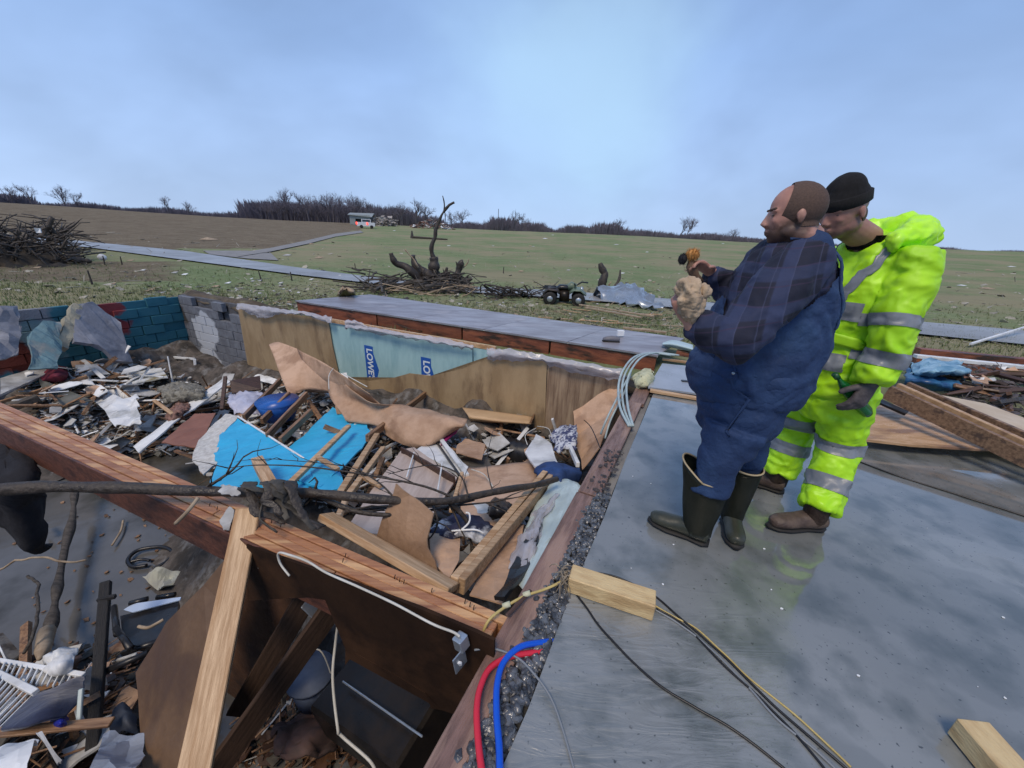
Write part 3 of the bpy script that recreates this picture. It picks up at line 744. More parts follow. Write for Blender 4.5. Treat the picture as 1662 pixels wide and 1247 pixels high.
# stained board faces hanging under the girder
def gpt(px,py,off):
    pl=GDU+gn*off; d=ray(px,py); return CAM+d*((pl-CAM).dot(gn)/d.dot(gn))
gface=lambda px,py: CAM+ray(px,py)*(((GDU-CAM).dot(gn))/ray(px,py).dot(gn))
def gsheet(name,label,cat,pix,off,material,th=.02,**k):
    def pt(px,py):
        pl=GDU+gn*(off-0.0)
        d=ray(px,py); return CAM+d*((pl-CAM).dot(gn)/d.dot(gn))
    return sheet(name,label,cat,[pt(*p) for p in pix],material,th,**k)
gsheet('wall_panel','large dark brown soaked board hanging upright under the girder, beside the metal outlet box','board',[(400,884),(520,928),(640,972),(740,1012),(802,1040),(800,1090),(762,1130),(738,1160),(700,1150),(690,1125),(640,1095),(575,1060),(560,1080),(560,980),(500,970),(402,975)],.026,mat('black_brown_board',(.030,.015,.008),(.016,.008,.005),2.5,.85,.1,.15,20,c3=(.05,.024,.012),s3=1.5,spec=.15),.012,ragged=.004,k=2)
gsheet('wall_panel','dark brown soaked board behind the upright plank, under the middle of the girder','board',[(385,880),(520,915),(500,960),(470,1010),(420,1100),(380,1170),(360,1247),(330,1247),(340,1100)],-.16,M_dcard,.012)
# leaning brown board left of the upright plank
sheet('leaning_board','big curved dark brown board leaning left of the upright plank','board',[G(383,888,-.28),G(396,905,-.30),G(372,990,-.55),G(340,1120,-.8),G(318,1250,-1.0),G(232,1255,-1.25),G(228,1170,-1.2),G(221,1092,-1.1),G(270,1010,-.85),G(330,950,-.5)],mat('brown_board_face',(.16,.095,.052),(.09,.05,.028),2.5,.6,.1,.15,20,c3=(.08,.045,.03),s3=1.8),.01,rough=.01,sub=1,smooth=False)
board('timber_plank','knotty pine plank leaning steeply against the girder in the foreground','plank',G(404,826,.06),G(300,1330,-.62),.115,.038,M_pine,roll=.15)
# nails on top of girder
nl=newbm()
for (x,y) in [(560,905),(556,913),(648,945),(655,948),(640,940),(762,985),(768,990),(754,980),(340,822),(352,828),(440,850),(455,856),(700,962)]:
    p=G(x,y,.003); tube(nl,[p,p+Vector((.004,.006,.02))],.0022,5)
obj('nail',nl,M_dmetal,gr)
# pale stick behind girder and other timbers ---------------------------------
board('timber_plank','pale new plank lying just beyond the girder, running down behind it','plank',G(528,838,-.02),G(735,957,-.06),.10,.04,M_pine,roll=.5)
board('timber_plank','stub of new plank poking up through the blue panel','plank',G(418,748,-.72),G(446,800,-.62),.10,.09,M_pine)
nb=thing('timber_bundle','pair of new pine planks standing out of the rubble beside the white plastic sheet','planks',G(735,950,-.15))
board('plank',None,None,G(736,950,-.10),G(884,772,-.33),.045,.09,M_pine,parent=nb)
board('plank',None,None,G(748,952,-.10),G(893,778,-.33),.04,.09,M_pine,parent=nb)
# ---------------------------------------------------------------- big fallen limb
br=thing('fallen_branch','long dark bare tree limb lying right across the basement over the girder','branch',G(60,800,.12))
P=[G(-40,797,.13),G(60,793,.13),G(160,792,.13),G(260,795,.12),G(360,797,.12),G(450,799,.12),G(540,803,.10),(G(640,812,.05)),G(720,812,.0),G(800,800,-.08),G(868,786,-.14),G(905,778,-.18)]
bm=newbm(); sp_=spline(P,6); n=len(sp_)
sp_=[p+noise.noise_vector(p*3)*.012 for p in sp_]
tube(bm,sp_,[(.034-.015*(i/n))*(1+.22*noise.noise(p*9)) for i,p in enumerate(sp_)],12)
obj('limb',bm,M_bark,br,smooth=True)
def twigs(parent,pts,r,seed,n=6,ln=.25,material=M_bark,name='twig'):
    rr=random.Random(seed); bm=newbm(); sp=spline(pts,5)
    tube(bm,sp,[r*(1-.75*i/len(sp)) for i in range(len(sp))],6)
    for i in range(n):
        p=sp[rr.randrange(1,len(sp))]; d=(sp[-1]-sp[0]).normalized()+Vector((rr.uniform(-1,1),rr.uniform(-1,1),rr.uniform(-.5,.8)))*.9
        q=[p]; 
        for k in range(4): q.append(q[-1]+d.normalized()*ln/4*rr.uniform(.6,1.2)); d+=Vector((rr.uniform(-1,1),rr.uniform(-1,1),rr.uniform(-1,1)))*.5
        tube(bm,q,[r*.5,r*.4,r*.3,r*.2,r*.12],5)
    return obj(name,bm,material,parent,smooth=True)
twigs(br,[G(500,795,.08),G(570,828,.0),G(640,836,-.04),G(700,828,-.08),G(770,812,-.1)],.018,1,5,.3)
twigs(br,[G(560,830,.0),G(640,822,-.05),G(720,822,-.1),G(800,815,-.12)],.014,2,4,.25)
twigs(br,[G(330,795,.13),G(375,765,.2),G(395,742,.24)],.010,3,4,.2)
twigs(br,[G(750,815,-.05),G(690,790,.05),G(600,772,.1),G(500,758,.12),G(420,755,.12),G(370,760,.1)],.008,4,9,.28)
twigs(br,[G(640,808,.03),G(610,780,.1),G(560,757,.14),G(440,745,.16)],.006,5,6,.2)
twigs(br,[G(760,805,.0),G(745,770,.04),G(700,755,.08),G(630,770,.1)],.007,6,5,.2)
twigs(br,[G(800,800,-.06),G(790,750,.0),G(800,700,.03)],.005,7,3,.15)
twigs(br,[G(700,815,-.05),G(710,850,-.1),G(690,880,-.2),G(640,900,-.25)],.009,8,4,.2)
twigs(br,[G(730,815,-.05),G(760,850,-.2),G(765,900,-.35)],.02,9,2,.1)
# muddy cloth snagged on the limb
sc_t=thing('snagged_cloth','muddy grey torn cloth strips wrapped over the limb where it crosses the girder','cloth',G(450,800,.16))
rq=random.Random(12)
for k in range(8):
    x0=400+rq.uniform(0,75); z0=.20
    P_=[G(x0,784+rq.uniform(-5,5),z0-.01),G(x0+rq.uniform(-6,14),796+rq.uniform(-3,3),.21),G(x0+rq.uniform(0,26),812+rq.uniform(-6,6),.17),G(x0+rq.uniform(14,44),832+rq.uniform(-10,8),.11)]
    if rq.random()<.6: P_+=[G(x0+rq.uniform(40,80),848+rq.uniform(-6,14),.06)]
    q_=[p+noise.noise_vector(p*11+Vector((k,0,0)))*.028 for p in spline(P_,6)]; bm=newbm()
    n_q=len(q_); tube(bm,q_,[(.030*(1+.7*noise.noise(p*26+Vector((k,0,0))))*(1-.6*i_/n_q),.0035) for i_,p in enumerate(q_)],12); folds(bm,.005,40,seed=k); obj('strip',bm,M_greycloth if k%3 else M_bark,sc_t,smooth=True)
sheet('snagged_rag','small torn white rag caught on the limb at the girder','rag',[G(357,788,.185),G(370,784,.19),G(386,791,.185),G(391,802,.17),G(376,806,.165),G(358,800,.165)],M_plaster,.006,sub=2,rough=.05,ragged=.012,k=3)
bm=newbm(); tube(bm,spline([G(322,808,.15),G(305,830,.1),G(285,850,.03)],5),.010,7); tag(obj('pale_stick',bm,M_barkcut,smooth=True),'short peeled pale stick hanging below the limb','stick')
sheet('paper_scrap','thin wet pale paper stuck over the edge of the girder','paper',[G(372,822,.012),G(380,828,.012),G(372,860,.01),G(362,860,.01),G(356,845,.01)],M_plaster,.004,ragged=.006,k=3)
# ================================================================= HERO DEBRIS beyond the girder
def sh(label,cat,pts,material,th=.012,name=None,**k):
    k.setdefault('sub',1); k.setdefault('rough',.025); k.setdefault('ragged',.006); k.setdefault('k',3)
    return sheet(name or cat.replace(' ','_'),label,cat,gs(pts),material,th,**k)
# bright blue panels
sh('bright blue painted drywall sheet with a broken white left edge, nearest of the blue ones','drywall',[(385,678,-1.0),(440,712,-.97),(500,752,-.93),(516,792,-.80),(480,800,-.72),(405,795,-.75),(340,790,-.82),(352,752,-.95),(346,735,-1.0),(362,700,-1.02)],M_blue,.018,name='drywall_sheet',ragged=.018,k=4)
bm=newbm(); box_bm(bm,G(386,676,-.985),G(502,750,-.915),.02,.02); tag(obj('white_trim_strip',bm,M_white),'narrow white strip along the top edge of the nearest blue drywall sheet','trim')
sh('grey torn back layer of blue drywall left of the blue sheet','drywall',[(366,672,-1.0),(388,675,-1.0),(360,705,-1.02),(350,740,-1.0),(352,752,-.99),(330,770,-.97),(312,748,-1.02),(322,715,-1.05),(345,690,-1.05)],M_gyp,.018,name='drywall_sheet',ragged=.02,k=3)
sh('bright blue drywall sheet behind the pine framing, farther of the blue ones','drywall',[(540,661,-1.0),(572,684,-.98),(596,692,-.95),(603,705,-.92),(580,735,-.85),(520,790,-.72),(470,775,-.80),(490,755,-.88),(460,732,-1.0),(500,700,-1.02)],M_blue,.018,name='drywall_sheet',ragged=.012,k=4)
sh('small blue drywall fragment under the framing cross piece','drywall',[(500,752,-.84),(548,750,-.84),(560,790,-.72),(520,800,-.70)],M_blue,.015,name='drywall_sheet',ragged=.01,k=3)
# pine framing over it
fr=thing('wall_frame','broken frame of new pine studs lying over the blue drywall','wall frame',G(520,760,-.7))
for a,b,w_,h_ in (((466,790,-.66),(566,692,-.80),.06,.04),((550,805,-.55),(612,706,-.78),.06,.05),((515,742,-.70),(548,762,-.66),.05,.03)):
    board('stud',None,None,G(*a),G(*b),w_,h_,M_pine,parent=fr)
fr2=thing('wall_frame','second smaller broken pine frame right of the blue drywall','wall frame',G(600,780,-.6))
for a,b,w_,h_ in (((560,812,-.5),(622,728,-.72),.05,.05),((585,772,-.56),(618,790,-.52),.04,.03),((545,850,-.3),(562,810,-.44),.04,.04)):
    board('stud',None,None,G(*a),G(*b),w_,h_,M_pine,parent=fr2)
# brown older studs fan behind
for lab,a,b in (('weathered stud nearest the folded cardboard, first of four side by side',(396,678,-.98),(455,618,-.88)),('weathered stud second of four side by side by the blue tub',(425,684,-.98),(470,640,-.88)),('weathered stud third of four, over the blue tub',(434,708,-.95),(498,640,-.85)),('weathered stud fourth of four, beside the far blue sheet',(455,716,-.93),(505,668,-.86))):
    board('wall_stud',lab,'stud',G(*a),G(*b),.045,.09,M_wood,group='old studs beside the blue tub')
board('timber_plank','dark red brown timber behind the far blue sheet','plank',G(596,712,-.82),G(690,640,-1.0),.05,.09,M_wood)
K_=lambda *a:[G(*p) for p in a]
# blue tub, white tub
bm=newbm(); c=G(455,678,-1.15); tube(bm,[c,c+Vector((0,0,.16)),c+Vector((0,0,.26)),c+Vector((0,0,.28)),c+Vector((0,0,.20))],[.20,.25,.27,.285,.24],20,side=(1,0,0)); tag(obj('plastic_tub',bm,M_bplastic,smooth=True),'round deep blue plastic tub under the old studs','tub')
patch('white_sheet','lilac white crumpled plastic under the dark wooden headboard','plastic sheet',[K_((372,640,-1.2),(400,636,-1.1),(428,640,-1.15)),K_((372,655,-1.1),(402,652,-1.0),(430,658,-1.1)),K_((378,672,-1.15),(405,672,-1.1),(425,675,-1.15))],mat('lilac_plastic',(.55,.56,.68),(.4,.42,.55),5,.5),.01,3,rough=.05,frq=8)
# dark wooden furniture end
ft=thing('broken_headboard','dark brown wooden furniture end with a tall post near the brick wall','furniture',G(400,620,-1.2))
board('post',None,None,G(360,665,-1.25),G(366,612,-.92),.05,.05,M_darkwood,parent=ft)
sheet('panel',None,None,gs([(373,618,-.95),(422,610,-.98),(424,632,-1.1),(376,638,-1.12)]),M_darkwood,.03,parent=ft)
for k in range(7):
    x=385+k*6; board('spindle',None,None,G(x,640,-1.16),G(x+8,652,-1.2),.02,.02,M_wood,parent=ft)
# folded cardboard & curled sheathing paper
K=lambda *a:[G(*p) for p in a]
patch('cardboard_sheet','large folded pale cardboard flap standing against the brown sheathing, highest in the pit','cardboard',[K((437,560,-.50),(452,556,-.45),(482,566,-.42)),K((452,600,-.72),(490,600,-.66),(540,612,-.62)),K((470,646,-.95),(500,632,-.92),(575,645,-.85))],M_card,.006,2,rough=.01)
patch('cardboard_sheet','brown cardboard strip curling down from the folded flap to the pit','cardboard',[K((482,566,-.42),(540,598,-.40),(600,640,-.52)),K((500,600,-.66),(560,628,-.62),(608,648,-.62)),K((540,632,-.88),(585,652,-.82),(625,662,-.75))],M_card,.006,2,rough=.01)
patch('cardboard_sheet','long pale cardboard curl, widest sheet peeled off the far wall','cardboard',[K((536,602,-.55),(600,652,-.60),(660,658,-.70),(720,672,-.72),(758,682,-.70)),K((534,640,-.80),(590,655,-.76),(650,676,-.70),(705,678,-.64),(752,690,-.66)),K((560,680,-.92),(612,690,-.88),(655,708,-.84),(700,716,-.80),(738,700,-.80)),K((562,682,-1.0),(606,690,-.98),(640,716,-.95),(684,728,-.92),(704,722,-.92))],M_card,.005,3,rough=.022,frq=5)
patch('sheathing_curl','brown paper face curled forward beside the pale cardboard curl','sheathing',[K((750,662,-.95),(800,668,-.93),(865,677,-.95)),K((760,676,-.90),(810,683,-.86),(862,688,-.90)),K((764,684,-1.0),(810,686,-1.0),(858,686,-1.02))],mat('tan_curled_board',(.58,.40,.23),(.48,.32,.18),2,.6,.1,.1,20),.008,2)
sh('small folded cardboard box corner under the cardboard curl','cardboard',[(755,712,-.9),(788,722,-.85),(782,745,-.8),(740,735,-.82),(742,722,-.88)],M_card,.01,name='cardboard_sheet')
patch('cardboard_sheet','wavy cardboard sheet between the plank pair and the big pit shadow','cardboard',[K((745,760,-.78),(800,758,-.75),(868,748,-.78)),K((745,790,-.66),(800,788,-.60),(870,775,-.60)),K((750,845,-.45),(800,860,-.38),(850,830,-.36))],M_card,.006,2,rough=.02)
sh('upright brown cardboard triangle leaning in front of the limb','cardboard',[(644,785,.13),(702,834,.07),(694,890,-.08),(714,945,-.2),(676,928,-.2),(612,874,-.2)],mat('brown_cardboard',(.36,.225,.135),(.27,.165,.10),3,.7,.1,.3,30,c3=(.2,.12,.07),s3=2),.008,name='cardboard_sheet')
sh('flat cardboard piece beside the pale new plank end','cardboard',[(696,868,-.22),(747,864,-.24),(745,910,-.2),(728,938,-.16),(700,905,-.18)],M_card,.008,name='cardboard_sheet')
sh('cardboard piece under the plank pair, touching the sill','cardboard',[(800,880,-.30),(850,850,-.30),(845,900,-.22),(815,975,-.14),(762,965,-.16)],M_card,.008,name='cardboard_sheet')
sh('tall brown board leaning in the far right corner beside the pale cables','board',[(930,667,-.52),(1005,621,-.22),(1008,640,-.3),(972,725,-.5),(945,762,-.7),(934,710,-.75)],M_card,.012,name='leaning_board')
# black ribbed barrel in the dark hollow
bl=thing('ribbed_drum','black ribbed plastic drum lying in the dark hollow','drum',G(825,735,-1.3))
bm=newbm(); a=G(790,725,-1.25); b=G(862,738,-1.22); k=14
tube(bm,[a.lerp(b,i/k) for i in range(k+1)],[.19 if i%2 else .165 for i in range(k+1)],24)
obj('shell',bm,M_black,bl,smooth=True)
sh('dark rounded grey flagstone sheet below the black drum','board',[(745,750,-.98),(760,735,-1.05),(790,742,-1.0),(800,760,-.9),(770,770,-.84)],mat('dark_grey_sheet',(.12,.11,.10),(.08,.075,.07),4,.7),.02,name='grey_board',ragged=.01)
# white appliance door / panels
sh('white flat appliance panel under the cardboard curl','panel',[(700,712,-.90),(722,716,-.88),(760,760,-.76),(752,775,-.72),(675,730,-.84)],M_white,.03,name='appliance_panel')
bm=newbm(); box_bm(bm,G(712,708,-.86),G(758,772,-.68),.05,.03); tag(obj('white_board',bm,M_white),'narrow white board with a dark edge beside the white panel','board')
bm=newbm(); box_bm(bm,G(706,714,-.87),G(750,778,-.69),.02,.03); tag(obj('dark_strip',bm,M_black),'thin black strip alongside the narrow white board','strip')
sh('magenta cloth corner poking out of the cardboard curl','cloth',[(718,702,-.86),(745,690,-.86),(740,702,-.84),(715,722,-.84)],mat('magenta',(.28,.01,.12),None,5,.7),.02,name='magenta_cloth')
# beige floorboard panel with dark rail
bx=thing('broken_cabinet','pale wood-grain cabinet panel with a dark brown rail and white rods','cabinet',G(690,780,-.6))
sheet('side_panel',None,None,gs([(652,730,-.72),(672,726,-.70),(742,775,-.62),(700,840,-.45),(665,850,-.42),(650,870,-.32),(560,862,-.38),(600,800,-.55)]),mat('pale_woodgrain',(.52,.42,.36),(.42,.33,.28),2,.6,.1,.2,20,(8,1,1)),.02,parent=bx)
board('rail',None,None,G(652,733,-.68),G(738,782,-.58),.02,.11,M_darkwood,parent=bx)
board('rod',None,None,G(660,775,-.55),G(672,735,-.62),.014,.014,M_white,parent=bx)
board('rod',None,None,G(710,800,-.45),G(718,750,-.52),.014,.014,M_white,parent=bx)
board('edge_post',None,None,G(732,830,-.42),G(750,768,-.55),.03,.03,M_pine,parent=bx)
# white/pale plastic sheets near the sill
patch('plastic_sheet','pale crumpled plastic sheet lying against the sill board','plastic sheet',[K((895,785,-.32),(920,778,-.30),(948,792,-.2)),K((870,820,-.30),(900,820,-.26),(925,830,-.15)),K((850,870,-.26),(878,870,-.2),(895,890,-.12)),K((832,935,-.2),(845,950,-.12),(852,955,-.08))],mat('pale_teal_plastic',(.50,.60,.60),(.40,.49,.50),4,.35,.1,.2,8),.006,3,rough=.025,frq=7)
patch('plastic_film','clear crumpled film bag between the plank pair and the pale sheet','plastic bag',[K((862,838,-.28),(885,815,-.26),(905,800,-.26)),K((840,880,-.24),(862,870,-.16),(880,860,-.2)),K((826,925,-.2),(845,925,-.12),(860,915,-.14))],M_poly,.004,3,rough=.04,frq=9)
sh('long flat black board edge beside the plastic, ending at the yellow cable','board',[(873,838,-.22),(880,850,-.2),(868,900,-.14),(820,972,-.06),(803,974,-.08),(840,900,-.18)],M_black,.02,name='black_board')
patch('blue_jacket','rumpled navy blue jacket draped over the plank ends','jacket',[K((868,758,-.42),(900,748,-.38),(940,760,-.42)),K((872,770,-.36),(905,762,-.26),(942,770,-.34)),K((880,785,-.42),(910,782,-.32),(938,785,-.44))],M_bluecloth,.02,3,rough=.03,frq=9)
# white bucket debris + things around (850-940,690-760)
sh('upright white plastic panel with ridges beside the blue jacket','panel',[(852,735,-.62),(870,705,-.68),(895,720,-.62),(905,752,-.5),(868,758,-.5)],M_white,.02,name='appliance_panel')
bm=newbm(); box_bm(bm,G(918,710,-.55),G(938,755,-.42),.035,.05); tag(obj('white_board',bm,M_white),'short upright white board between the jacket and the tall brown board','board')
rope('wire_loop','thin pale wire loop above the white ridged panel','wire',K((856,722,-.5),(853,706,-.48),(870,695,-.5)),.004,M_wirew)
rope('wire_loop','thin pale curved wire left of the tall brown board','wire',K((872,692,-.52),(890,696,-.46),(896,712,-.5)),.004,M_wirew)
rope('dark_wire','black bent wire lying over the tall brown board','wire',K((948,682,-.42),(960,695,-.36),(975,730,-.36)),.005,M_wireb)
patch('cloth_heap','heap of white and navy clothes left of the tall brown board','clothes',[K((895,700,-.66),(915,690,-.62),(935,688,-.6)),K((895,715,-.58),(915,710,-.50),(935,705,-.5)),K((905,735,-.55),(920,728,-.48),(938,730,-.5))],mat('mixed_cloth',(.55,.57,.62),(.05,.06,.14),18,.8,lo=.45,hi=.52),.02,3,rough=.05,frq=9)
# clothes near (700-830,820-880)
patch('cloth_heap','dark navy clothes under the limb beside the cardboard','clothes',[K((695,850,-.34),(740,838,-.32),(790,845,-.3)),K((700,865,-.26),(745,855,-.18),(800,862,-.22)),K((700,882,-.26),(750,875,-.22),(790,885,-.26))],mat('navy_white_cloth',(.02,.025,.07),(.012,.014,.03),6,.8,c3=(.6,.63,.68),s3=5),.02,3,rough=.05,frq=9)
patch('black_bag','small crumpled black bag on the cardboard under the limb','bag',[K((788,822,-.3),(805,808,-.28),(828,818,-.3)),K((790,830,-.24),(808,825,-.15),(830,832,-.24)),K((795,842,-.28),(812,845,-.24),(828,842,-.28))],M_black,.02,3,rough=.03,frq=12)
sh('square of white paper between the black bag and the limb','paper',[(766,815,-.3),(792,818,-.3),(800,835,-.26),(775,832,-.28)],M_white,.004,name='paper_sheet')
rope('clothes_hanger','white plastic clothes hanger hook on the dark clothes','hanger',K((738,868,-.2),(760,850,-.14),(762,835,-.12),(756,832,-.12)),.006,M_white)
rope('clothes_hanger','pale long hanger bar across the navy clothes','hanger',K((733,862,-.18),(770,860,-.16),(785,866,-.18)),.006,M_white)
rope('white_wire','thin white cord curving over the cardboard sheet','cord',K((765,762,-.62),(785,770,-.56),(800,790,-.5)),.005,M_wirew)
rope('cord','white cord hooped against the sheathing above the cardboard curl','cord',K((534,632,-.55),(534,610,-.45),(541,598,-.40)),.006,M_wirew)
board('pale_lath','thin pale lath leaning on the far sheathing','lath',G(556,606,-.38),G(596,628,-.42),.012,.012,M_wirew)
# ================================================================= LEFT RUBBLE
sh('red brown board lying flat beside the torn drywall','board',[(316,672,-1.35),(350,670,-1.3),(322,728,-1.2),(262,718,-1.3)],mat('red_brown_panel',(.28,.12,.075),(.22,.09,.055),3,.55),.014,name='brown_board')
sh('long white painted board lying from the headboard down into the rubble','board',[(362,612,-1.3),(374,620,-1.28),(300,672,-1.42),(225,735,-1.6),(215,724,-1.65),(290,668,-1.48)],M_white,.02,name='white_board',ragged=.01)
sh('crumpled white sheet metal in the middle of the left rubble','sheet metal',[(136,636,-1.65),(158,636,-1.6),(205,648,-1.5),(222,640,-1.45),(225,670,-1.4),(228,685,-1.45),(186,692,-1.5),(172,668,-1.6)],M_white,.01,name='white_sheet',sub=2,rough=.10)
sh('square pale plastic sheet on the wet floor above the girder','plastic sheet',[(146,692,-2.1),(192,722,-2.0),(165,734,-1.95),(120,712,-2.1)],M_white,.006,name='white_sheet',sub=2,rough=.04)
sh('long off-white door edge at the left edge under the dark red cloth','door',[(0,614,-1.2),(92,588,-1.3),(70,610,-1.3),(0,640,-1.25)],M_plaster,.04,name='fallen_door')
sheet('plaster_slab','tilted pale grey slab of broken plaster leaning against the teal wall','plaster slab',[Wv(126,494,10.9),Wv(150,490,10.95),Wv(196,524,10.75),Wv(216,588,10.3),Wv(188,586,10.2),Wv(160,560,10.3),Wv(121,555,10.4)],mat('grey_white_plaster',(.20,.215,.26),(.13,.14,.17),3,.7,.1,.4,20,c3=(.27,.28,.32),s3=2),.09,ragged=.03,k=4,sub=1,rough=.02)
sheet('broken_column','cracked column of cream blocks leaning on the teal wall','broken block column',[Wv(119,492,10.9),Wv(133,497,10.9),Wv(127,520,10.7),Wv(112,566,10.4),Wv(91,558,10.4),Wv(105,520,10.7)],mat('cream_block',(.36,.34,.26),(.25,.23,.18),4,.8,.1,.5,30),.16,ragged=.03,sub=1,rough=.04)
board('timber_plank','pale splintered stick below the leaning plaster slab','stick',G(92,585,-1.2),G(106,563,-1.0),.04,.04,M_barkcut)
sh('black sheet standing in for the shade of an empty doorway hole in the pit corner','board',[(108,565,-1.1),(150,572,-1.2),(148,605,-1.5),(110,600,-1.4)],M_blackcloth,.02,name='doorway_shade')  # black sheet painted as the darkness inside an empty doorway
patch('red_cloth','dark red cushion on the left rubble','cushion',[K((62,612,-1.4),(85,590,-1.3),(108,592,-1.35)),K((68,618,-1.3),(90,606,-1.12),(110,608,-1.25)),K((80,622,-1.4),(95,620,-1.3),(108,618,-1.4))],M_red,.05,3,rough=.03)
board('white_lath','narrow white lath lying toward the broken window frame, upper','lath',G(134,584,-1.25),G(168,614,-1.4),.07,.02,M_white)
board('white_lath','narrow white lath lying flat below the upper lath','lath',G(128,616,-1.4),G(192,619,-1.4),.05,.02,M_white)
patch('white_gutter','curved white gutter piece right of the dark red cushion','gutter',[K((110,596,-1.3),(118,612,-1.35),(150,620,-1.4)),K((112,610,-1.4),(122,622,-1.42),(155,626,-1.42))],M_white,.02,3)
sh('paint-splashed white board in the middle of the rubble under the window frame','board',[(205,606,-1.5),(262,598,-1.45),(272,612,-1.4),(215,622,-1.45)],mat('splashed_white',(.62,.65,.68),(.5,.5,.45),6,.6,c3=(.20,.16,.06),s3=4),.02,name='splashed_board',ragged=.012)
WP=lambda x,y,v: Wv(x,y,v)
sheet('plaster_slab','dirty grey plaster sheet slumped at the left end of the teal wall','plaster slab',[WP(-20,500,10.9),WP(28,496,10.9),WP(36,530,10.7),WP(30,575,10.4),WP(-20,590,10.3)],MATS['grey_white_plaster'],.05,sub=2,rough=.10,ragged=.03,k=4)
sheet('plaster_slab','torn pale teal plaster piece standing before the teal wall','plaster slab',[WP(45,545,10.5),WP(70,520,10.6),WP(98,522,10.6),WP(100,560,10.4),WP(92,600,10.1),WP(48,598,10.1)],mat('pale_teal_plaster',(.13,.24,.28),(.10,.17,.20),4,.8,.1,.4,20,c3=(.25,.27,.27),s3=2),.05,sub=2,rough=.08,ragged=.04,k=4)
# small window frame
wf=thing('window_frame','small white framed basement window propped in front of the pale painted blocks','window',G(295,600,-1.3))
q=[Wu(279,580,4.3),Wu(316,583,4.3),Wu(319,616,4.25),Wu(281,609,4.25)]
for a,b in zip(q,q[1:]+q[:1]): board('frame',None,None,a,b,.035,.05,M_white,parent=wf)
sheet('pane',None,None,q,M_glass,.01,parent=wf)
sh('dark green-grey flat board tilting out of the left rubble','board',[(60,612,-1.3),(72,618,-1.3),(150,650,-1.5),(100,658,-1.55),(68,630,-1.4)],mat('dark_green_grey',(.13,.135,.125),(.08,.085,.075),4,.7),.02,name='grey_board')
board('timber_plank','grey weathered log end lying under the off-white door','log',G(5,668,-1.5),G(62,645,-1.4),.12,.10,M_bone)
board('white_lath','short white lath at the left edge above the girder','lath',G(20,650,-1.5),G(75,646,-1.5),.04,.02,M_white)
board('timber_plank','short yellow splintered plank end below the white crumpled metal','plank',G(250,650,-1.5),G(280,672,-1.4),.06,.02,M_pine)
board('timber_plank','thin old lath under the red brown board','lath',G(285,732,-1.6),G(330,748,-1.5),.05,.03,M_wood)
patch('insulation_wad','brownish pink wad of wet insulation beside the white board','insulation',[K((268,675,-1.6),(285,655,-1.5),(305,650,-1.5)),K((272,682,-1.5),(290,668,-1.35),(308,660,-1.4)),K((280,690,-1.6),(295,682,-1.5),(310,672,-1.5))],mat('wet_insulation',(.30,.17,.14),(.10,.06,.05),14,.95,0,.9,20),.02,4,rough=.05,frq=18)
patch('insulation_wad','pale greenish wad of insulation near the top of the left rubble','insulation',[K((255,630,-1.5),(290,622,-1.4),(330,628,-1.4)),K((262,640,-1.4),(300,634,-1.25),(332,640,-1.3)),K((270,655,-1.5),(300,650,-1.4),(325,655,-1.5))],mat('pale_insulation',(.28,.27,.23),(.10,.095,.08),14,.95,0,.9,20),.02,4,rough=.055,frq=16)
# floor left: floating things
rope('rubber_hoop','black rubber hoop lying in the floor water','hoop',K((238,918,FLOOR+.04),(215,920,FLOOR+.04),(208,908,FLOOR+.05),(225,893,FLOOR+.05),(262,888,FLOOR+.05),(280,897,FLOOR+.05),(270,912,FLOOR+.04),(248,924,FLOOR+.03)),.022,M_black)
rope('rubber_strap','short black strap end inside the rubber hoop','strap',K((212,912,FLOOR+.06),(230,908,FLOOR+.06),(243,910,FLOOR+.05)),.016,M_black)
sh('white scrap of foam floating near the girder','scrap',[(310,885,-2.25),(325,870,-2.25),(344,880,-2.25),(335,892,-2.25)],M_white,.02,name='foam_scrap')
sh('crumpled cream paper on the wet floor','paper',[(230,935,-2.28),(265,924,-2.2),(298,927,-2.22),(285,945,-2.25),(262,958,-2.2),(240,945,-2.28)],mat('cream_paper',(.5,.5,.4),(.36,.36,.32),6,.7),.01,name='crumpled_paper',sub=2,rough=.12)
sh('small pale cloth scrap beside the dark trouser shape','scrap',[(65,848,-2.2),(78,855,-2.2),(76,863,-2.2),(68,862,-2.2)],M_white,.02,name='foam_scrap')
lg=thing('fallen_log','slim broken grey tree trunk lying over the wet floor at left','log',G(90,950,-2.2))
bm=newbm(); pts=spline(K((122,790,-2.0),(118,840,-2.05),(108,880,-2.08),(96,940,-2.1),(84,1010,-2.1),(76,1040,-2.0)),6); tube(bm,pts,[.04+.03*noise.noise(p*4) for p in pts],9); obj('trunk',bm,M_bone,lg,smooth=True)
bm=newbm(); pts=K((76,1025,-2.02),(70,1055,-1.9),(64,1070,-1.85)); tube(bm,pts,[.06,.05,.015],8); obj('torn_end',bm,M_barkcut,lg,smooth=True)
rope('peeled_twig','long thin peeled twig arching over the floor at left','twig',K((-20,932,-1.9),(35,908,-1.7),(70,907,-1.7),(105,912,-1.75),(140,910,-1.8)),.010,M_barkcut,wob=.02)
rope('peeled_twig','thin forked twig hanging down left of the fallen trunk','twig',K((45,935,-1.9),(60,945,-1.85),(60,985,-1.8),(55,1030,-1.8),(40,1060,-1.9)),.012,M_bone,wob=.02)
rope('peeled_twig','short curved peeled twig on the floor water','twig',K((200,845,-2.3),(196,862,-2.3),(182,885,-2.3)),.012,M_barkcut)
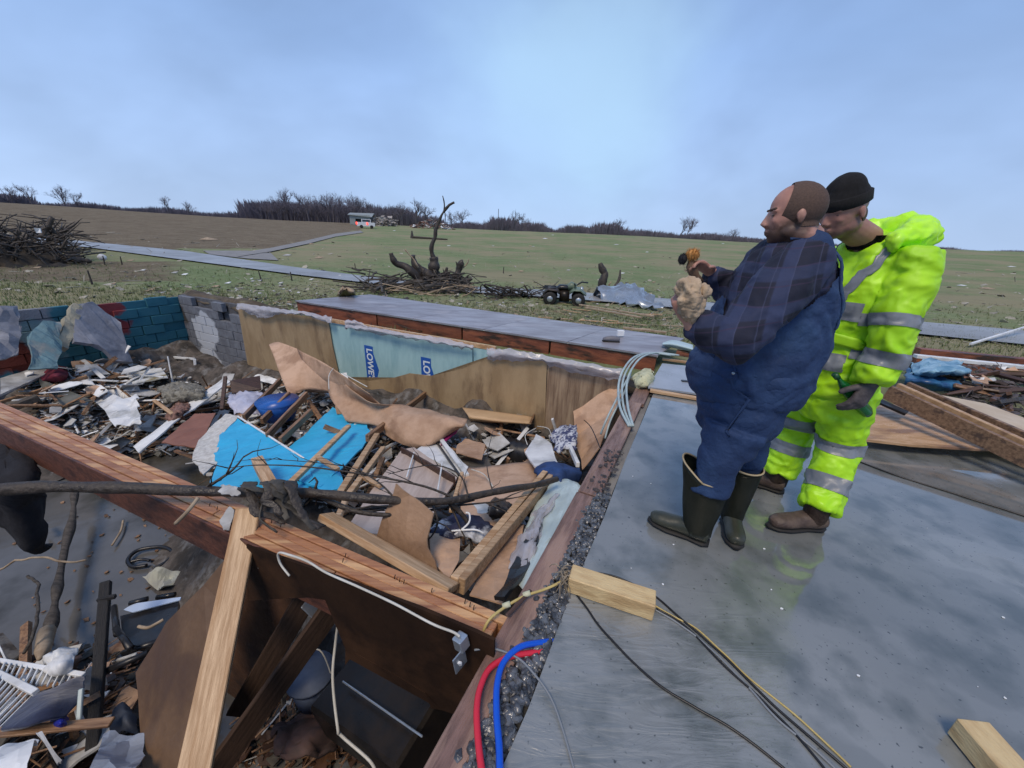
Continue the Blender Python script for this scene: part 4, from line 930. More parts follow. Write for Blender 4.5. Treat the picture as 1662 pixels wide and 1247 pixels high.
# dark hanging trousers at left edge (a black garment over the limb)
patch('dark_garment','long black garment hanging over the limb at the left edge','clothes',[K((-30,690,-.35),(20,712,-.35),(50,742,-.30)),K((-30,760,-.3),(30,770,-.22),(58,775,-.28)),K((-20,815,-.6),(30,812,-.55),(60,800,-.6)),K((36,870,-1.0),(52,880,-1.0),(66,870,-1.0)),K((52,885,-1.15),(60,888,-1.15),(68,880,-1.15))],M_blackcloth,.05,3,rough=.04,frq=5)
# ---------------------------------------------------------------- front left pile
def k3(px,py,z): return G(px,py,z)
wk=thing('wire_shelf','white slatted plastic shelf panel lying in the near left corner','shelf',G(60,1110,-1.5))
board('edge_rail',None,None,G(-20,1070,-1.5),G(137,1096,-1.45),.03,.03,M_white,parent=wk)
board('edge_rail',None,None,G(-10,1090,-1.45),G(58,1124,-1.35),.035,.03,M_white,parent=wk)
for i in range(18):
    t=i/17; a=G(-15+70*t,1090+34*t,-1.42); b=G(-20-60+100*t,1180+10*t-60*(t**2),-1.25)
    a=G(-60+118*t,1065+59*t,-1.42); b=G(-95+95*t,1120+62*t,-1.28)
    board('slat',None,None,a,b,.008,.014,M_white,parent=wk,bev=0)
for i in range(14):
    t=i/13; a=G(8+118*t,1076+18*t,-1.47); b=G(-5+118*t,1104+14*t,-1.42)
    board('slat',None,None,a,b,.007,.014,M_white,parent=wk,bev=0)
patch('crumpled_plastic','crumpled bluish white plastic above the slatted shelf','plastic sheet',[K((72,1072,-1.6),(95,1055,-1.5),(128,1050,-1.5)),K((75,1085,-1.5),(95,1078,-1.35),(122,1075,-1.4)),K((78,1100,-1.55),(98,1098,-1.5),(118,1092,-1.5))],M_white,.01,3,rough=.05,frq=7)
patch('navy_tarp','dark navy cloth draped over the slatted shelf','cloth',[K((95,1115,-1.3),(115,1100,-1.35),(135,1098,-1.4)),K((50,1130,-1.2),(90,1130,-1.1),(136,1125,-1.2)),K((5,1180,-1.1),(50,1175,-1.05),(110,1160,-1.15))],M_navy,.02,3,rough=.03)
board('dark_post','black burnt square post standing in the pit at left','post',G(150,1225,-1.7),G(172,945,-1.15),.06,.055,mat('burnt_wood',(.014,.014,.016),(.025,.024,.024),6,.7,.1,.6,20,WS))
board('post_bracket','short black crosspiece at the top of the burnt post','bracket',G(158,974,-1.2),G(188,968,-1.2),.03,.03,MATS['burnt_wood'])
ch=thing('black_chair_wreck','tangled black chair frame with a shiny pale strip near the brown board','chair',G(230,1000,-1.7))
sheet('seat_strip',None,None,gs([(200,990,-1.62),(216,980,-1.6),(294,969,-1.55),(292,974,-1.55),(215,994,-1.6)]),mat('pale_blue_gloss',(.45,.55,.72),None,5,.25),.01,parent=ch)
sheet('seat',None,None,gs([(195,1000,-1.68),(290,975,-1.6),(285,1010,-1.5),(245,1050,-1.45),(200,1045,-1.5)]),M_black,.05,parent=ch)
for a,b in (((185,985,-1.6),(190,1030,-1.5)),((188,1020,-1.5),(212,1052,-1.4)),((210,980,-1.6),(240,972,-1.6)),((200,1060,-1.5),(260,1040,-1.45)),((170,1090,-1.5),(240,1060,-1.45)),((255,970,-1.6),(284,965,-1.58))):
    bm=newbm(); tube(bm,K(a,b),.022,8); obj('frame_tube',bm,M_black,ch,smooth=True)
board('pale_stick','short pale stick in the dark of the chair wreck','stick',G(190,1072,-1.5),G(222,1062,-1.45),.02,.02,M_plaster)
rope('pale_stick','curved peeled wood sliver on the chair wreck','stick',K((225,1017,-1.4),(240,1019,-1.38),(255,1012,-1.38),(265,1006,-1.38)),.012,M_barkcut)
board('teal_pipe','short pale teal pipe standing by the burnt post','pipe',G(128,1172,-1.2),G(132,1118,-1.1),.022,.022,M_cablet)
patch('blue_bag','bright deep blue bag under the navy cloth','bag',[K((80,1165,-1.3),(100,1158,-1.25),(112,1165,-1.3)),K((82,1175,-1.2),(98,1172,-1.1),(112,1175,-1.2)),K((80,1185,-1.25),(98,1184,-1.2),(110,1184,-1.25))],mat('cobalt',(.01,.02,.30),None,5,.6),.02,3)
board('dark_lath','thin dark brown board crossing the near left heap','board',G(-10,1190,-1.15),G(182,1172,-1.2),.05,.02,M_wood)
sh('crumpled pale tarp at the bottom left corner','tarp',[(-20,1215,-1.0),(30,1200,-1.05),(65,1190,-1.05),(50,1225,-.95),(40,1260,-.9),(-20,1260,-.9)],M_white,.01,name='pale_tarp',sub=2,rough=.06)
sh('wet pale sheet below the dark board in the near heap','tarp',[(165,1198,-1.2),(232,1196,-1.2),(236,1225,-1.15),(210,1260,-1.0),(140,1260,-1.0),(160,1225,-1.1)],mat('greyblue_sheet',(.42,.48,.58),(.25,.29,.36),5,.5),.01,name='pale_tarp',sub=2,rough=.07)
sh('small white torn strip beside the pale tarp','strip',[(60,1195,-1.0),(70,1192,-1.0),(100,1232,-.95),(92,1238,-.95)],M_plaster,.01,name='torn_strip',sub=1,rough=.03)
patch('dark_bag','dark slate bag against the foot of the brown leaning board','bag',[K((180,1160,-1.5),(200,1140,-1.4),(220,1150,-1.4)),K((182,1175,-1.4),(202,1165,-1.25),(224,1170,-1.3)),K((190,1190,-1.4),(205,1188,-1.3),(226,1190,-1.3))],mat('slate_bag',(.05,.06,.08),(.03,.035,.05),6,.7),.03,3,rough=.04)
# under the girder, centre bottom
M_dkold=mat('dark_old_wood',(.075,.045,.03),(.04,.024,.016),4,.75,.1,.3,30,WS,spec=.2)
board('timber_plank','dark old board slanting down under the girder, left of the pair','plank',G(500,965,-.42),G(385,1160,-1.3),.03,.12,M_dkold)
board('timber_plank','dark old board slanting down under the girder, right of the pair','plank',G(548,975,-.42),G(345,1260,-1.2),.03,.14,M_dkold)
bk=thing('white_bucket','pale translucent bucket deep in the dark under the girder','bucket',G(515,1110,-1.7))
c=G(512,1130,-1.75); bm=newbm(); tube(bm,[c,c+Vector((0,0,.26)),c+Vector((0,0,.25))],[.12,.15,.14],22,side=(1,0,0)); 
obj('shell',bm,mat('milky_plastic',(.13,.16,.23),(.09,.115,.17),4,.5,spec=.3),bk,smooth=True)
bm=newbm(); tube(bm,[c+Vector((0,0,.235)),c+Vector((0,0,.262))],[.162,.162],22,side=(1,0,0)); obj('rim',bm,MATS['milky_plastic'],bk,smooth=True)
rope('handle',None,None,[c+Vector((-.15,0,.25)),c+Vector((-.1,.05,.36)),c+Vector((.05,.07,.40)),c+Vector((.15,0,.25))],.005,M_wirew,parent=bk)
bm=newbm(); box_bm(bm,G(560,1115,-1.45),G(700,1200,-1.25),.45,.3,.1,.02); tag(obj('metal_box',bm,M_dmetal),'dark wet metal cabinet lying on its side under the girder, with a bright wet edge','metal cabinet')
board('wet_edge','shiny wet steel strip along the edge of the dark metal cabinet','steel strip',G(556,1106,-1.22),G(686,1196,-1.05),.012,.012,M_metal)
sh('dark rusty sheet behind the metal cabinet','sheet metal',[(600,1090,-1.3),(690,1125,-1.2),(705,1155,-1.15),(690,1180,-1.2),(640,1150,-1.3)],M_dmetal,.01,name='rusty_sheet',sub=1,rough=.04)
patch('muddy_cloth','muddy brown cloth on the floor at the bottom under the girder','cloth',[K((450,1180,-1.9),(500,1160,-1.85),(545,1150,-1.8)),K((445,1205,-1.7),(500,1195,-1.6),(550,1185,-1.7)),K((450,1235,-1.7),(500,1230,-1.6),(540,1220,-1.7))],mat('muddy_pink',(.11,.06,.05),(.06,.04,.035),5,.8),.03,3,rough=.06,frq=6)
rope('white_cable','long white cable stapled along the girder side to the outlet box','cable',[gpt(470,935,.06),gpt(455,915,.05),gpt(452,898,.045),gpt(470,901,.045),gpt(500,912,.045),gpt(530,930,.045),gpt(580,952,.045),gpt(640,980,.045),gpt(700,1012,.045),gpt(735,1026,.05),gpt(746,1033,.06)],.005,M_wirew,k=8)
ob=thing('outlet_box','galvanised electrical outlet box hanging from the white cable under the girder','outlet box',G(743,1045,-.2))
a=gpt(746,1033,.055); 
bm=newbm(); box_bm(bm,a,a+Vector((.012,-.004,-.055)),.045,.045,.3,.004); obj('box',bm,M_metal,ob)
bm=newbm(); b=a+Vector((-.0,-.035,-.045)); box_bm(bm,b,b+Vector((.012,-.004,-.07)),.062,.006,.3,.002); obj('plate',bm,M_metal,ob)
bm=newbm(); c2=b+Vector((.004,-.006,-.038)); tube(bm,[c2,c2+Vector((0,-.008,-.002))],.012,14); obj('knockout',bm,M_white,ob)
rope('white_cable','white cable hanging straight down under the girder beside the bucket','cable',K((538,965,-.35),(552,978,-.4),(545,1040,-.7),(540,1100,-.85),(548,1180,-1.0),(555,1195,-1.05),(600,1235,-1.1),(612,1260,-1.1)),.008,M_wirew)
board('white_rod','thin white rod hanging deep under the girder','rod',G(577,1000,-.6),G(608,1090,-1.1),.008,.008,M_wirew)
bm=newbm(); p=G(505,985,-.42); box_bm(bm,p+Vector((-.03,0,.03)),p+Vector((.02,0,-.05)),.06,.008,.2,.002); tag(obj('metal_plate',bm,M_metal),'small grey junction plate between the two slanting dark boards','metal plate')
rope('white_rag_strip','small torn white strip dangling from the girder behind the upright plank','strip',K((415,890,-.1),(420,900,-.1),(424,915,-.14),(420,922,-.16)),.006,M_plaster)
# ---------------------------------------------------------------- anonymous medium rubble, alike
rr=random.Random(21)
def region(poly_,n,fn):
    k=0; tries=0
    xs=[p[0] for p in poly_]; ys=[p[1] for p in poly_]
    def inside(x,y):
        c=False; j=len(poly_)-1
        for i in range(len(poly_)):
            xi,yi=poly_[i]; xj,yj=poly_[j]
            if (yi>y)!=(yj>y) and x<(xj-xi)*(y-yi)/(yj-yi)+xi: c=not c
            j=i
        return c
    while k<n and tries<n*60:
        tries+=1; x=rr.uniform(min(xs),max(xs)); y=rr.uniform(min(ys),max(ys))
        if inside(x,y): fn(x,y,k); k+=1
LEFT=[(20,560),(110,600),(230,590),(370,640),(430,610),(560,650),(450,720),(330,740),(190,745),(60,690)]
MID=[(360,640),(520,640),(720,720),(860,690),(930,740),(850,900),(700,870),(540,830),(330,790)]
RIGHTP=[(700,830),(860,760),(900,790),(820,960),(740,930)]
NEAR=[(0,1080),(220,1040),(230,1247),(0,1247)]
BOT=[(400,1100),(700,1120),(740,1180),(640,1247),(380,1247)]
mats=[M_white,M_plaster,M_wood,M_card,M_pine,M_dcard,M_gyp]
def rshard(bm,p,s,mode):
    d=Vector((rr.uniform(-1,1),rr.uniform(-1,1),rr.uniform(-.35,.35))).normalized()
    if mode=='stick': box_bm(bm,p-d*s*1.6,p+d*s*1.6,s*.16,s*.10,rr.uniform(0,3),0,rr.uniform(.4,1))
    else:
        n=Vector((rr.uniform(-.6,.6),rr.uniform(-.6,.6),1)).normalized(); a=d.cross(n).normalized(); b=n.cross(a)
        k=rr.randint(4,6); pts=[p+a*math.cos(6.283*i/k)*s*rr.uniform(.5,1.2)+b*math.sin(6.283*i/k)*s*rr.uniform(.4,1.)+n*rr.uniform(-.15,.15)*s for i in range(k)]
        poly(bm,pts,.006+s*.04)
# individually built pieces which nothing tells apart
spec={'plaster_piece':('ragged flat piece of pale broken drywall among the basement rubble','drywall piece','pale broken drywall pieces in the basement',M_plaster,'shard'),
'board_piece':('short broken brown board end among the basement rubble','board piece','short broken boards in the basement',M_wood,'stick'),
'cardboard_piece':('torn piece of wet cardboard among the basement rubble','cardboard piece','torn cardboard pieces in the basement',M_card,'shard'),
'white_piece':('white painted splintered piece among the basement rubble','painted piece','white painted splinters in the basement',M_white,'stick')}
def place(kind,s0,s1,lift=.08):
    lab,cat,grp,mt,mode=spec[kind]
    def f(x,y,k):
        s=rr.uniform(s0,s1); bm=newbm(); p=H(x,y,lift+rr.uniform(0,.15)); rshard(bm,p,s,mode); tag(obj(kind,bm,mt),lab,cat,grp)
    return f
def bigp(kind,lab,cat,grp,mts,s0,s1,up):
    spec[kind]=(lab,cat,grp,None,'shard')
    def f(x,y,k):
        s=rr.uniform(s0,s1); p=H(x,y,up+rr.uniform(0,.12)); n=Vector((rr.uniform(-.7,.7),rr.uniform(-1.1,.1),1)).normalized(); a=Vector((rr.uniform(-1,1),rr.uniform(-1,1),0)).cross(n).normalized(); b=n.cross(a); w_=rr.uniform(.3,.8)
        pts=[p+a*s*i+b*s*w_*j for i,j in ((-1,-1),(1,-rr.uniform(.6,1)),(rr.uniform(.7,1.1),rr.uniform(.3,1)),(rr.uniform(-.2,.4),1),(-1,rr.uniform(.5,1)))]
        sheet(kind,lab,cat,pts,rr.choice(mts),.012,group=grp,sub=1,rough=.03,ragged=.012,k=3)
    return f
region(LEFT,16,bigp('broken_drywall','large pale broken panel on the left rubble','panel','large pale panels on the left rubble',(M_white,M_plaster,M_white),.20,.38,.16))
region(MID,9,bigp('cardboard_scrap','large flat cardboard piece on the middle rubble','cardboard','large cardboard pieces on the middle rubble',(M_card,MATS['brown_cardboard']),.16,.28,.14))
for reg,n in ((LEFT,50),(MID,38),(NEAR,5),(RIGHTP,7)):
    region(reg,n,place('plaster_piece',.10,.30)); region(reg,n,place('board_piece',.14,.42)); region(reg,n//2,place('cardboard_piece',.10,.24)); region(reg,int(n*.8),place('white_piece',.10,.3))
# the uncountable small stuff
def crumbs(name,label,mt,reg,n,s0,s1,mode):
    bm=newbm(); region(reg,n,lambda x,y,k: rshard(bm,H(x,y,rr.uniform(.01,.10)),rr.uniform(s0,s1),mode if mode!='mix' else rr.choice(('stick','shard'))))
    o=obj(name,bm,mt); tag(o,label,name.replace('_',' '),kind='stuff')
for i,(reg,nm) in enumerate(((LEFT,'left'),(MID,'middle'),(NEAR,'near left'),(BOT,'bottom'),(RIGHTP,'right'))):
    n=620 if i<2 else 160
    dim=.5 if i>1 else 1
    crumbs('white_crumbs','small white crumbs strewn in the %s of the pit'%nm,M_white,reg,n//2 if i in(0,1,4) else 20,.02,.10,'mix')
    crumbs('plaster_crumbs','small crumbs of broken plaster strewn in the %s of the pit'%nm,M_plaster if i in(0,1,4) else M_gyp if i==9 else M_dcard,reg,n,.02,.09,'shard')
    crumbs('wood_splinters','countless wood splinters strewn in the %s of the pit'%nm,M_wood,reg,n,.03,.10,'stick')
    crumbs('dark_scraps','countless dark scraps strewn in the %s of the pit'%nm,M_greycloth,reg,n,.03,.09,'shard')
    if i in (0,1): crumbs('insulation_bits','tufts of wet insulation strewn in the %s of the pit'%nm,MATS['pale_insulation'],reg,n//2,.03,.08,'shard')
bm=newbm(); DUST=[(0,780),(60,1060),(220,1040),(300,960),(390,880),(250,800),(120,780)]
region(DUST,60,lambda x,y,k: rshard(bm,G(x,y,FLOOR+.015),rr.uniform(.01,.035),'shard'))
tag(obj('floor_litter',bm,M_wood),'small bits of litter on the wet basement floor','litter',kind='stuff')
# ================================================================= THINGS ON THE SLAB AND SILL
blk=board('timber_block','short pale lumber block with wires tied round its end on the slab','wood block',G(925,938,.045),G(1062,983,.045),.09,.085,mat('pale_block_wood',(.66,.50,.26),(.54,.38,.19),4,.5,.1,.3,20,(2,8,8),c3=(.45,.30,.14),s3=1.4))
board('timber_block','short pale lumber block lying alone at the lower right of the slab','wood block',G(1570,1180,.045),G(1690,1320,.045),.10,.08,MATS['pale_block_wood'])
# knot of fibres at the block's left end
bm=newbm(); rr=random.Random(4); c=G(915,935,.06)
for i in range(36):
    a=c+Vector((rr.uniform(-.02,.02),rr.uniform(-.03,.03),rr.uniform(-.02,.035))); d=Vector((rr.uniform(-.6,.6),rr.uniform(-1,.6),rr.uniform(-.5,.3)))
    q=[a]
    for k in range(4): q.append(q[-1]+d.normalized()*rr.uniform(.015,.03)); d+=Vector((rr.uniform(-.6,.6),rr.uniform(-.6,.6),-.5))
    q=[Vector((p.x,p.y,max(.004,p.z))) for p in q]
    tube(bm,q,[.0035,.003,.0025,.002,.001],5)
tag(obj('frayed_rope_knot',bm,mat('frayed_fibre',(.30,.25,.19),(.18,.15,.11),9,.9),smooth=True),'frayed tangle of fibres and rope round the block end','rope knot')
def slabrope(label,pix,r,material,name='cable',z=None,**k):
    return rope(name,label,'cable',[G(x,y,(r if z is None else z)) for x,y in pix],r,material,k=7,wob=.004,**k)
slabrope('black cable running from the block down to the bottom of the slab',[(925,950),(950,985),(985,1030),(1060,1105),(1130,1150),(1200,1190),(1290,1262)],.0045,M_wireb)
slabrope('black cable passing behind the block and down right across the slab',[(935,925),(1000,937),(1060,965),(1100,1000),(1170,1060),(1240,1130),(1330,1210),(1390,1262)],.0045,M_wireb)
slabrope('second black cable close beside the yellow one on the slab',[(1066,988),(1110,1015),(1180,1085),(1230,1130),(1290,1190),(1350,1262)],.004,M_wireb)
slabrope('thin yellow cable running from the right end of the block',[(1064,983),(1095,1002),(1130,1020),(1175,1060),(1215,1100),(1290,1160),(1380,1245)],.0035,M_yrope)
slabrope('pale grey cable between the yellow and black cables',[(1064,990),(1100,1012),(1150,1050),(1200,1100),(1260,1165),(1320,1215),(1370,1262)],.004,M_wireg)
rope('yellow_cable','yellow cable hanging from the block over the sill to the girder','cable',[G(912,943,.05),G(880,958,.035),(G(850,968,.03)),G(820,985,.03),G(795,1005,.03),G(782,1030,-.02),G(772,1052,-.1)],.006,M_yrope,wob=.004)
bm=newbm()
for x,y in ((855,965),(822,983)): c=G(x,y,.035); tube(bm,[c-Vector((.015,0,.006)),c+Vector((.015,.004,.006))],.012,8)
tag(obj('cable_splice',bm,mat('pale_tape',(.55,.55,.38),None,5,.6),smooth=True),'lumpy taped splices on the yellow cable','cable splice')
rope('water_pipe','thick bright red plastic water pipe curving over the sill beside the blue one','pipe',[G(900,1056,-.02),G(862,1060,.0),G(828,1066,.02),G(796,1084,.03),G(780,1115,.035),G(774,1150,.04),G(776,1200,.04),G(784,1262,.04),G(800,1330,.03)],.0112,M_pexr,k=9)
rope('water_pipe','thick bright blue plastic water pipe crossing over the red one','pipe',[G(905,1040,-.02),G(880,1043,.0),G(845,1050,.03),G(818,1074,.04),G(807,1110,.045),G(806,1160,.045),G(810,1210,.045),G(812,1262,.045),G(820,1330,.03)],.0112,M_pexb,k=9)
rope('grey_cable','thin pale grey cable looping from the sill down over the slab','cable',[G(770,1055,.0),G(800,1053,.02),G(840,1068,.03),G(870,1098,.03),G(895,1135,.02),G(915,1190,.01),G(935,1262,.006)],.004,M_wireg,k=8)
board('sill_offcut','small dark splinter of wood across the sill by the yellow cable','splinter',G(822,1000,.03),G(862,958,.03),.018,.01,M_darkwood)
# muddy leaves on the sill
bm=newbm(); rr=random.Random(9)
for i in range(60):
    p=UV(rr.uniform(2.1,2.7),rr.uniform(.30,.42),.012); s=rr.uniform(.008,.025); poly(bm,[p+Vector((math.cos(a)*s*rr.uniform(.5,1),math.sin(a)*s*rr.uniform(.5,1),rr.uniform(0,.006))) for a in (0,1.2,2.4,3.6,5)],.002)
tag(obj('wet_leaves',bm,mat('wet_leaf',(.04,.03,.025),(.08,.06,.05),9,.5)),'dark wet leaves and mud on the sill past the gravel','leaves',kind='stuff')
# small white speckles and puddle froth on the slab
bm=newbm()
for i in range(34):
    x=rr.uniform(1000,1640); y=rr.uniform(700,1150)
    if 1230<x<1330 and 860<y<1050 or rr.random()<.4:
        p=G(x,y,.003); s=rr.uniform(.0015,.006); poly(bm,[p+Vector((math.cos(a)*s*rr.uniform(.6,1.6),math.sin(a)*s,.001)) for a in (0,1.2,2.4,3.6,5)],.002)
tag(obj('white_specks',bm,M_white),'tiny white plaster specks on the wet slab','specks',kind='stuff')
# ---------------------------------------------------------------- far right corner of slab behind the sill: pale cables, panels
for i,(dx,dz) in enumerate(((0,0),(7,.012),(-6,.02))):
    rope('bent_cable',['pale teal cable bent over the basement corner, nearest of three','pale teal cable bent over the basement corner, middle of three','pale teal cable bent over the basement corner, farthest of three'][i],'cable',[G(1095+dx,577,.12),G(1060+dx,573,.14),G(1035+dx,580,.16+dz),G(1018+dx,600,.12+dz),(G(1010+dx,625,.06)),G(1012+dx,660,.02+dz),G(1024+dx*.5,692,.012)],.012,M_cablet,k=8)
rope('bent_cable','pale cable dropping from the corner down into the pit','cable',[G(1020,612,.08),G(1005,640,.02),G(985,680,-.1),G(975,705,-.25)],.010,M_cablet)
rope('bent_cable','pale cable beside the dropping one, ending at the leaning board','cable',[G(1024,605,.07),G(1012,640,.0),G(992,680,-.1),(G(982,712,-.25))],.009,M_cablet)
patch('insulation_wad','pale yellow wad of fluffy insulation at the corner of the slab','insulation',[[G(1028,615,-.02),G(1045,603,.03),G(1058,605,.02)],[G(1030,622,.03),G(1046,612,.12),G(1060,612,.06)],[G(1036,632,-.02),G(1048,625,.05),G(1058,622,.02)]],mat('yellow_insulation',(.62,.62,.42),(.45,.46,.30),12,.95,0,.9,20),.03,3,rough=.03,frq=20)
sh2=lambda label,cat,pts,material,th=.012,name=None,**k: sheet(name or cat.replace(' ','_'),label,cat,gs(pts),material,th,**k)
M_slate=mat('wet_grey_board',(.34,.37,.42),(.27,.30,.34),2,.25,.08,.05,10)
sh2('flat wet grey board with a dark slot behind the man in overalls','board',[(1075,590,.05),(1180,600,.05),(1180,645,.05),(1052,628,.05)],M_slate,.02,name='grey_board')
board('timber_plank','pale batten along the near edge of the slotted grey board','batten',G(1055,634,.025),G(1180,655,.025),.06,.03,M_pine)
board('timber_plank','pale batten along the far edge of the slotted grey board','batten',G(1075,583,.04),G(1180,597,.04),.05,.03,M_pine)
bm=newbm(); box_bm(bm,G(1106,618,.056),G(1150,622,.056),.05,.01); tag(obj('dark_slot_cover',bm,M_black),'dark rectangular slot in the wet grey board','slot')
patch('car_hood_scrap','pale green curved metal scrap at the man\'s elbow','metal scrap',[[G(1076,556,.10),G(1095,552,.12),G(1125,560,.12)],[G(1075,559,.12),G(1095,558,.17),G(1125,566,.16)],[G(1080,563,.06),G(1098,566,.1),G(1125,572,.1)]],mat('pale_green_metal',(.45,.58,.60),None,5,.3),.01,3)
board('timber_plank','dark red timber stub under the pale green scrap','timber stub',G(1098,572,.05),G(1160,582,.05),.10,.07,M_rim)
bt=thing('work_boot','single dark work shoe standing on the plywood deck','shoe',G(992,553,DZ))
c=G(992,555,DZ); 
bm=newbm(); tube(bm,[c+Vector((-.13,0,.035)),c+Vector((-.08,0,.045)),c+Vector((0,0,.05)),c+Vector((.1,0,.045)),c+Vector((.12,0,.045))],[(.03,.02),(.045,.035),(.045,.045),(.045,.042),(.03,.03)],12,side=(0,1,0)); obj('upper',bm,mat('grey_shoe',(.15,.15,.17),None,5,.6),bt,smooth=True)
bm=newbm(); tube(bm,[c+Vector((-.135,0,.01)),c+Vector((.125,0,.01))],[(.045,.01),(.045,.01)],10,side=(0,1,0)); obj('sole',bm,M_sole,bt)
bm=newbm(); box_bm(bm,G(1002,541,DZ+.06),G(1012,541,DZ+.06),.06,.09); tag(obj('white_carton',bm,M_white),'small white carton behind the shoe on the deck edge','carton')
# ---------------------------------------------------------------- right side: plywood, long timbers, heap
sh2('large wet plywood sheet lying on the slab behind the man in yellow','plywood',[(1395,668,.12),(1440,655,.14),(1560,668,.16),(1640,690,.14),(1662,730,.12),(1590,729,.10),(1480,722,.10),(1392,712,.10)],M_osb,.02,name='plywood_sheet')
sh2('pale plywood sheet under the long timbers, farther right','plywood',[(1520,640,.20),(1600,655,.18),(1720,700,.16),(1780,760,.15),(1700,745,.14),(1590,690,.16),(1545,665,.18)],mat('pale_ply',(.58,.47,.33),(.48,.37,.25),3,.5,.1,.2,20),.015,name='plywood_sheet')
tb=thing('timber_bundle','long red brown double timber slanting down over the plywood at right','timbers',G(1500,650,.3))
board('plank',None,None,G(1440,636,.36),G(1740,780,.16),.04,.13,M_wood,parent=tb)
board('plank',None,None,G(1452,632,.36),G(1760,775,.16),.045,.13,M_osb,parent=tb)
board('plank',None,None,G(1468,630,.36),G(1790,772,.16),.04,.13,M_wood,parent=tb)
sh2('dark steel angle strip under the long double timber','steel strip',[(1425,645,.25),(1475,668,.2),(1470,672,.2),(1420,650,.24)],M_dmetal,.02,name='steel_strip')
board('timber_plank','white topped sill of the far right foundation','sill',G(1485,578,.05),G(1760,606,.05),.10,.05,M_white)
bm=newbm(); a,b=G(1485,578,-.10),G(1760,606,-.10); box_bm(bm,a,b,.16,.28); tag(obj('foundation_wall',bm,M_rim),'low brown foundation edge at the far right','foundation')
patch('blue_tarp','crumpled pale blue tarp in the heap right of the man in yellow','tarp',[[G(1478,590,.05),G(1510,584,.1),G(1560,590,.1)],[G(1480,605,.1),G(1520,600,.26),G(1568,602,.2)],[G(1490,618,.05),G(1525,612,.1),G(1570,615,.1)]],mat('pale_blue_tarp',(.30,.50,.62),(.12,.28,.42),5,.4,.1,.2,9),.01,3,rough=.07,frq=6)
patch('blue_tarp','dark blue plastic under the pale tarp','tarp',[[G(1472,600,.05),G(1510,612,.06),G(1550,618,.06)],[G(1470,615,.1),G(1515,622,.12),G(1560,626,.1)],[G(1472,628,.0),G(1515,632,.03),G(1560,636,.03)]],mat('deep_blue_tarp',(.015,.06,.16),(.03,.14,.28),5,.4,.1,.2,9),.01,3,rough=.05,frq=6)
rr=random.Random(31)
HR=[(1490,605),(1662,615),(1662,740),(1600,700),(1540,650),(1490,632)]
for i in range(26):
    x=rr.uniform(1520,1655); y=rr.uniform(600,615+ (x-1500)*.35)
    p=G(x,y,rr.uniform(.02,.10)); d=Vector((rr.uniform(-1,1),rr.uniform(-.6,.6),rr.uniform(-.2,.2))).normalized(); l_=rr.uniform(.1,.35)
    board('timber_scrap','dark broken timber scrap in the heap at the right edge','timber scrap',p-d*l_,p+d*l_,rr.uniform(.04,.10),rr.uniform(.02,.05),rr.choice((M_darkwood,M_wood,M_dcard,M_bark)),roll=rr.uniform(0,3),group='broken timbers in the heap at the right edge')
for i in range(16):
    x=rr.uniform(1500,1655); y=rr.uniform(592,600+(x-1500)*.4)
    p=G(x,y,rr.uniform(.03,.16)); s=rr.uniform(.06,.16)
    sheet('torn_scrap','pale torn scrap in the heap at the right edge','scrap',[p+Vector((math.cos(a)*s*rr.uniform(.5,1.2),math.sin(a)*s*.7,rr.uniform(-.04,.06))) for a in (0,1.1,2.3,3.5,4.9)],rr.choice((M_plaster,M_white,MATS['wet_insulation'],M_card)),.008,group='pale torn scraps in the heap at the right edge')
bm=newbm()
for i in range(900):
    x=rr.uniform(1480,1750); y=rr.uniform(590,612+(x-1480)*.42); p=G(x,y,rr.uniform(.0,.05)); rshard(bm,p,rr.uniform(.02,.08),rr.choice(('stick','shard')))
tag(obj('rubble',bm,mat('dark_rubble',(.05,.042,.045),(.13,.11,.11),12,.7,coords='World')),'dark splintered rubble covering the ground at the right edge','rubble',kind='stuff')
slabrope('thin black cable lying across the slab at the right edge',[(1375,742),(1450,770),(1560,805),(1700,850)],.006,M_wireb)
# ================================================================= PEOPLE
Z=Vector((0,0,1))
from mathutils.bvhtree import BVHTree
M_eye=mat('eye',(.10,.07,.06),None,5,.3)
M_beard=mat('short_beard',(.17,.095,.07),(.25,.14,.11),60,.8,0,.4,150)
def headbm(bm,c,Fd,tilt=0.,s=1.,beard=0):
    Lf=Z.cross(Fd).normalized(); q=Matrix.Rotation(tilt,3,Lf); Fh=q@Fd; Uh=q@Z; ax=(Lf,Fh,Uh)
    def B(l,f,u,r): blob(bm,c+Lf*l*s+Fh*f*s+Uh*u*s,[x*s for x in r],ax,20)
    B(0,-.012,.030,(.076,.097,.090)); B(0,.022,-.010,(.064,.070,.095)); B(0,.030,-.060,(.054,.056,.052))
    B(0,.062,-.088,(.024,.020,.020)); B(0,-.02,-.05,(.062,.070,.06))
    for k in (-1,1):
        B(k*.034,.068,.022,(.022,.014,.008))           # brow
        B(k*.036,.058,-.018,(.020,.022,.018))           # cheek
        B(k*.078,-.012,-.008,(.009,.016,.027)); B(k*.080,-.010,-.028,(.008,.010,.011))   # ear and lobe
        B(k*.052,.0,-.062,(.016,.045,.028))             # jaw corner
    tube(bm,[c+Fh*.082*s+Uh*.016*s,c+Fh*.092*s-Uh*.006*s,c+Fh*.102*s-Uh*.024*s,c+Fh*.088*s-Uh*.034*s],[.008*s,.010*s,.013*s,.011*s],10)
    for k in (-1,1): B(k*.012,.094,-.030,(.008,.011,.008))
    B(0,.086,-.056,(.024,.010,.0055)); B(0,.084,-.067,(.022,.010,.0065))
    return Lf,Fh,Uh
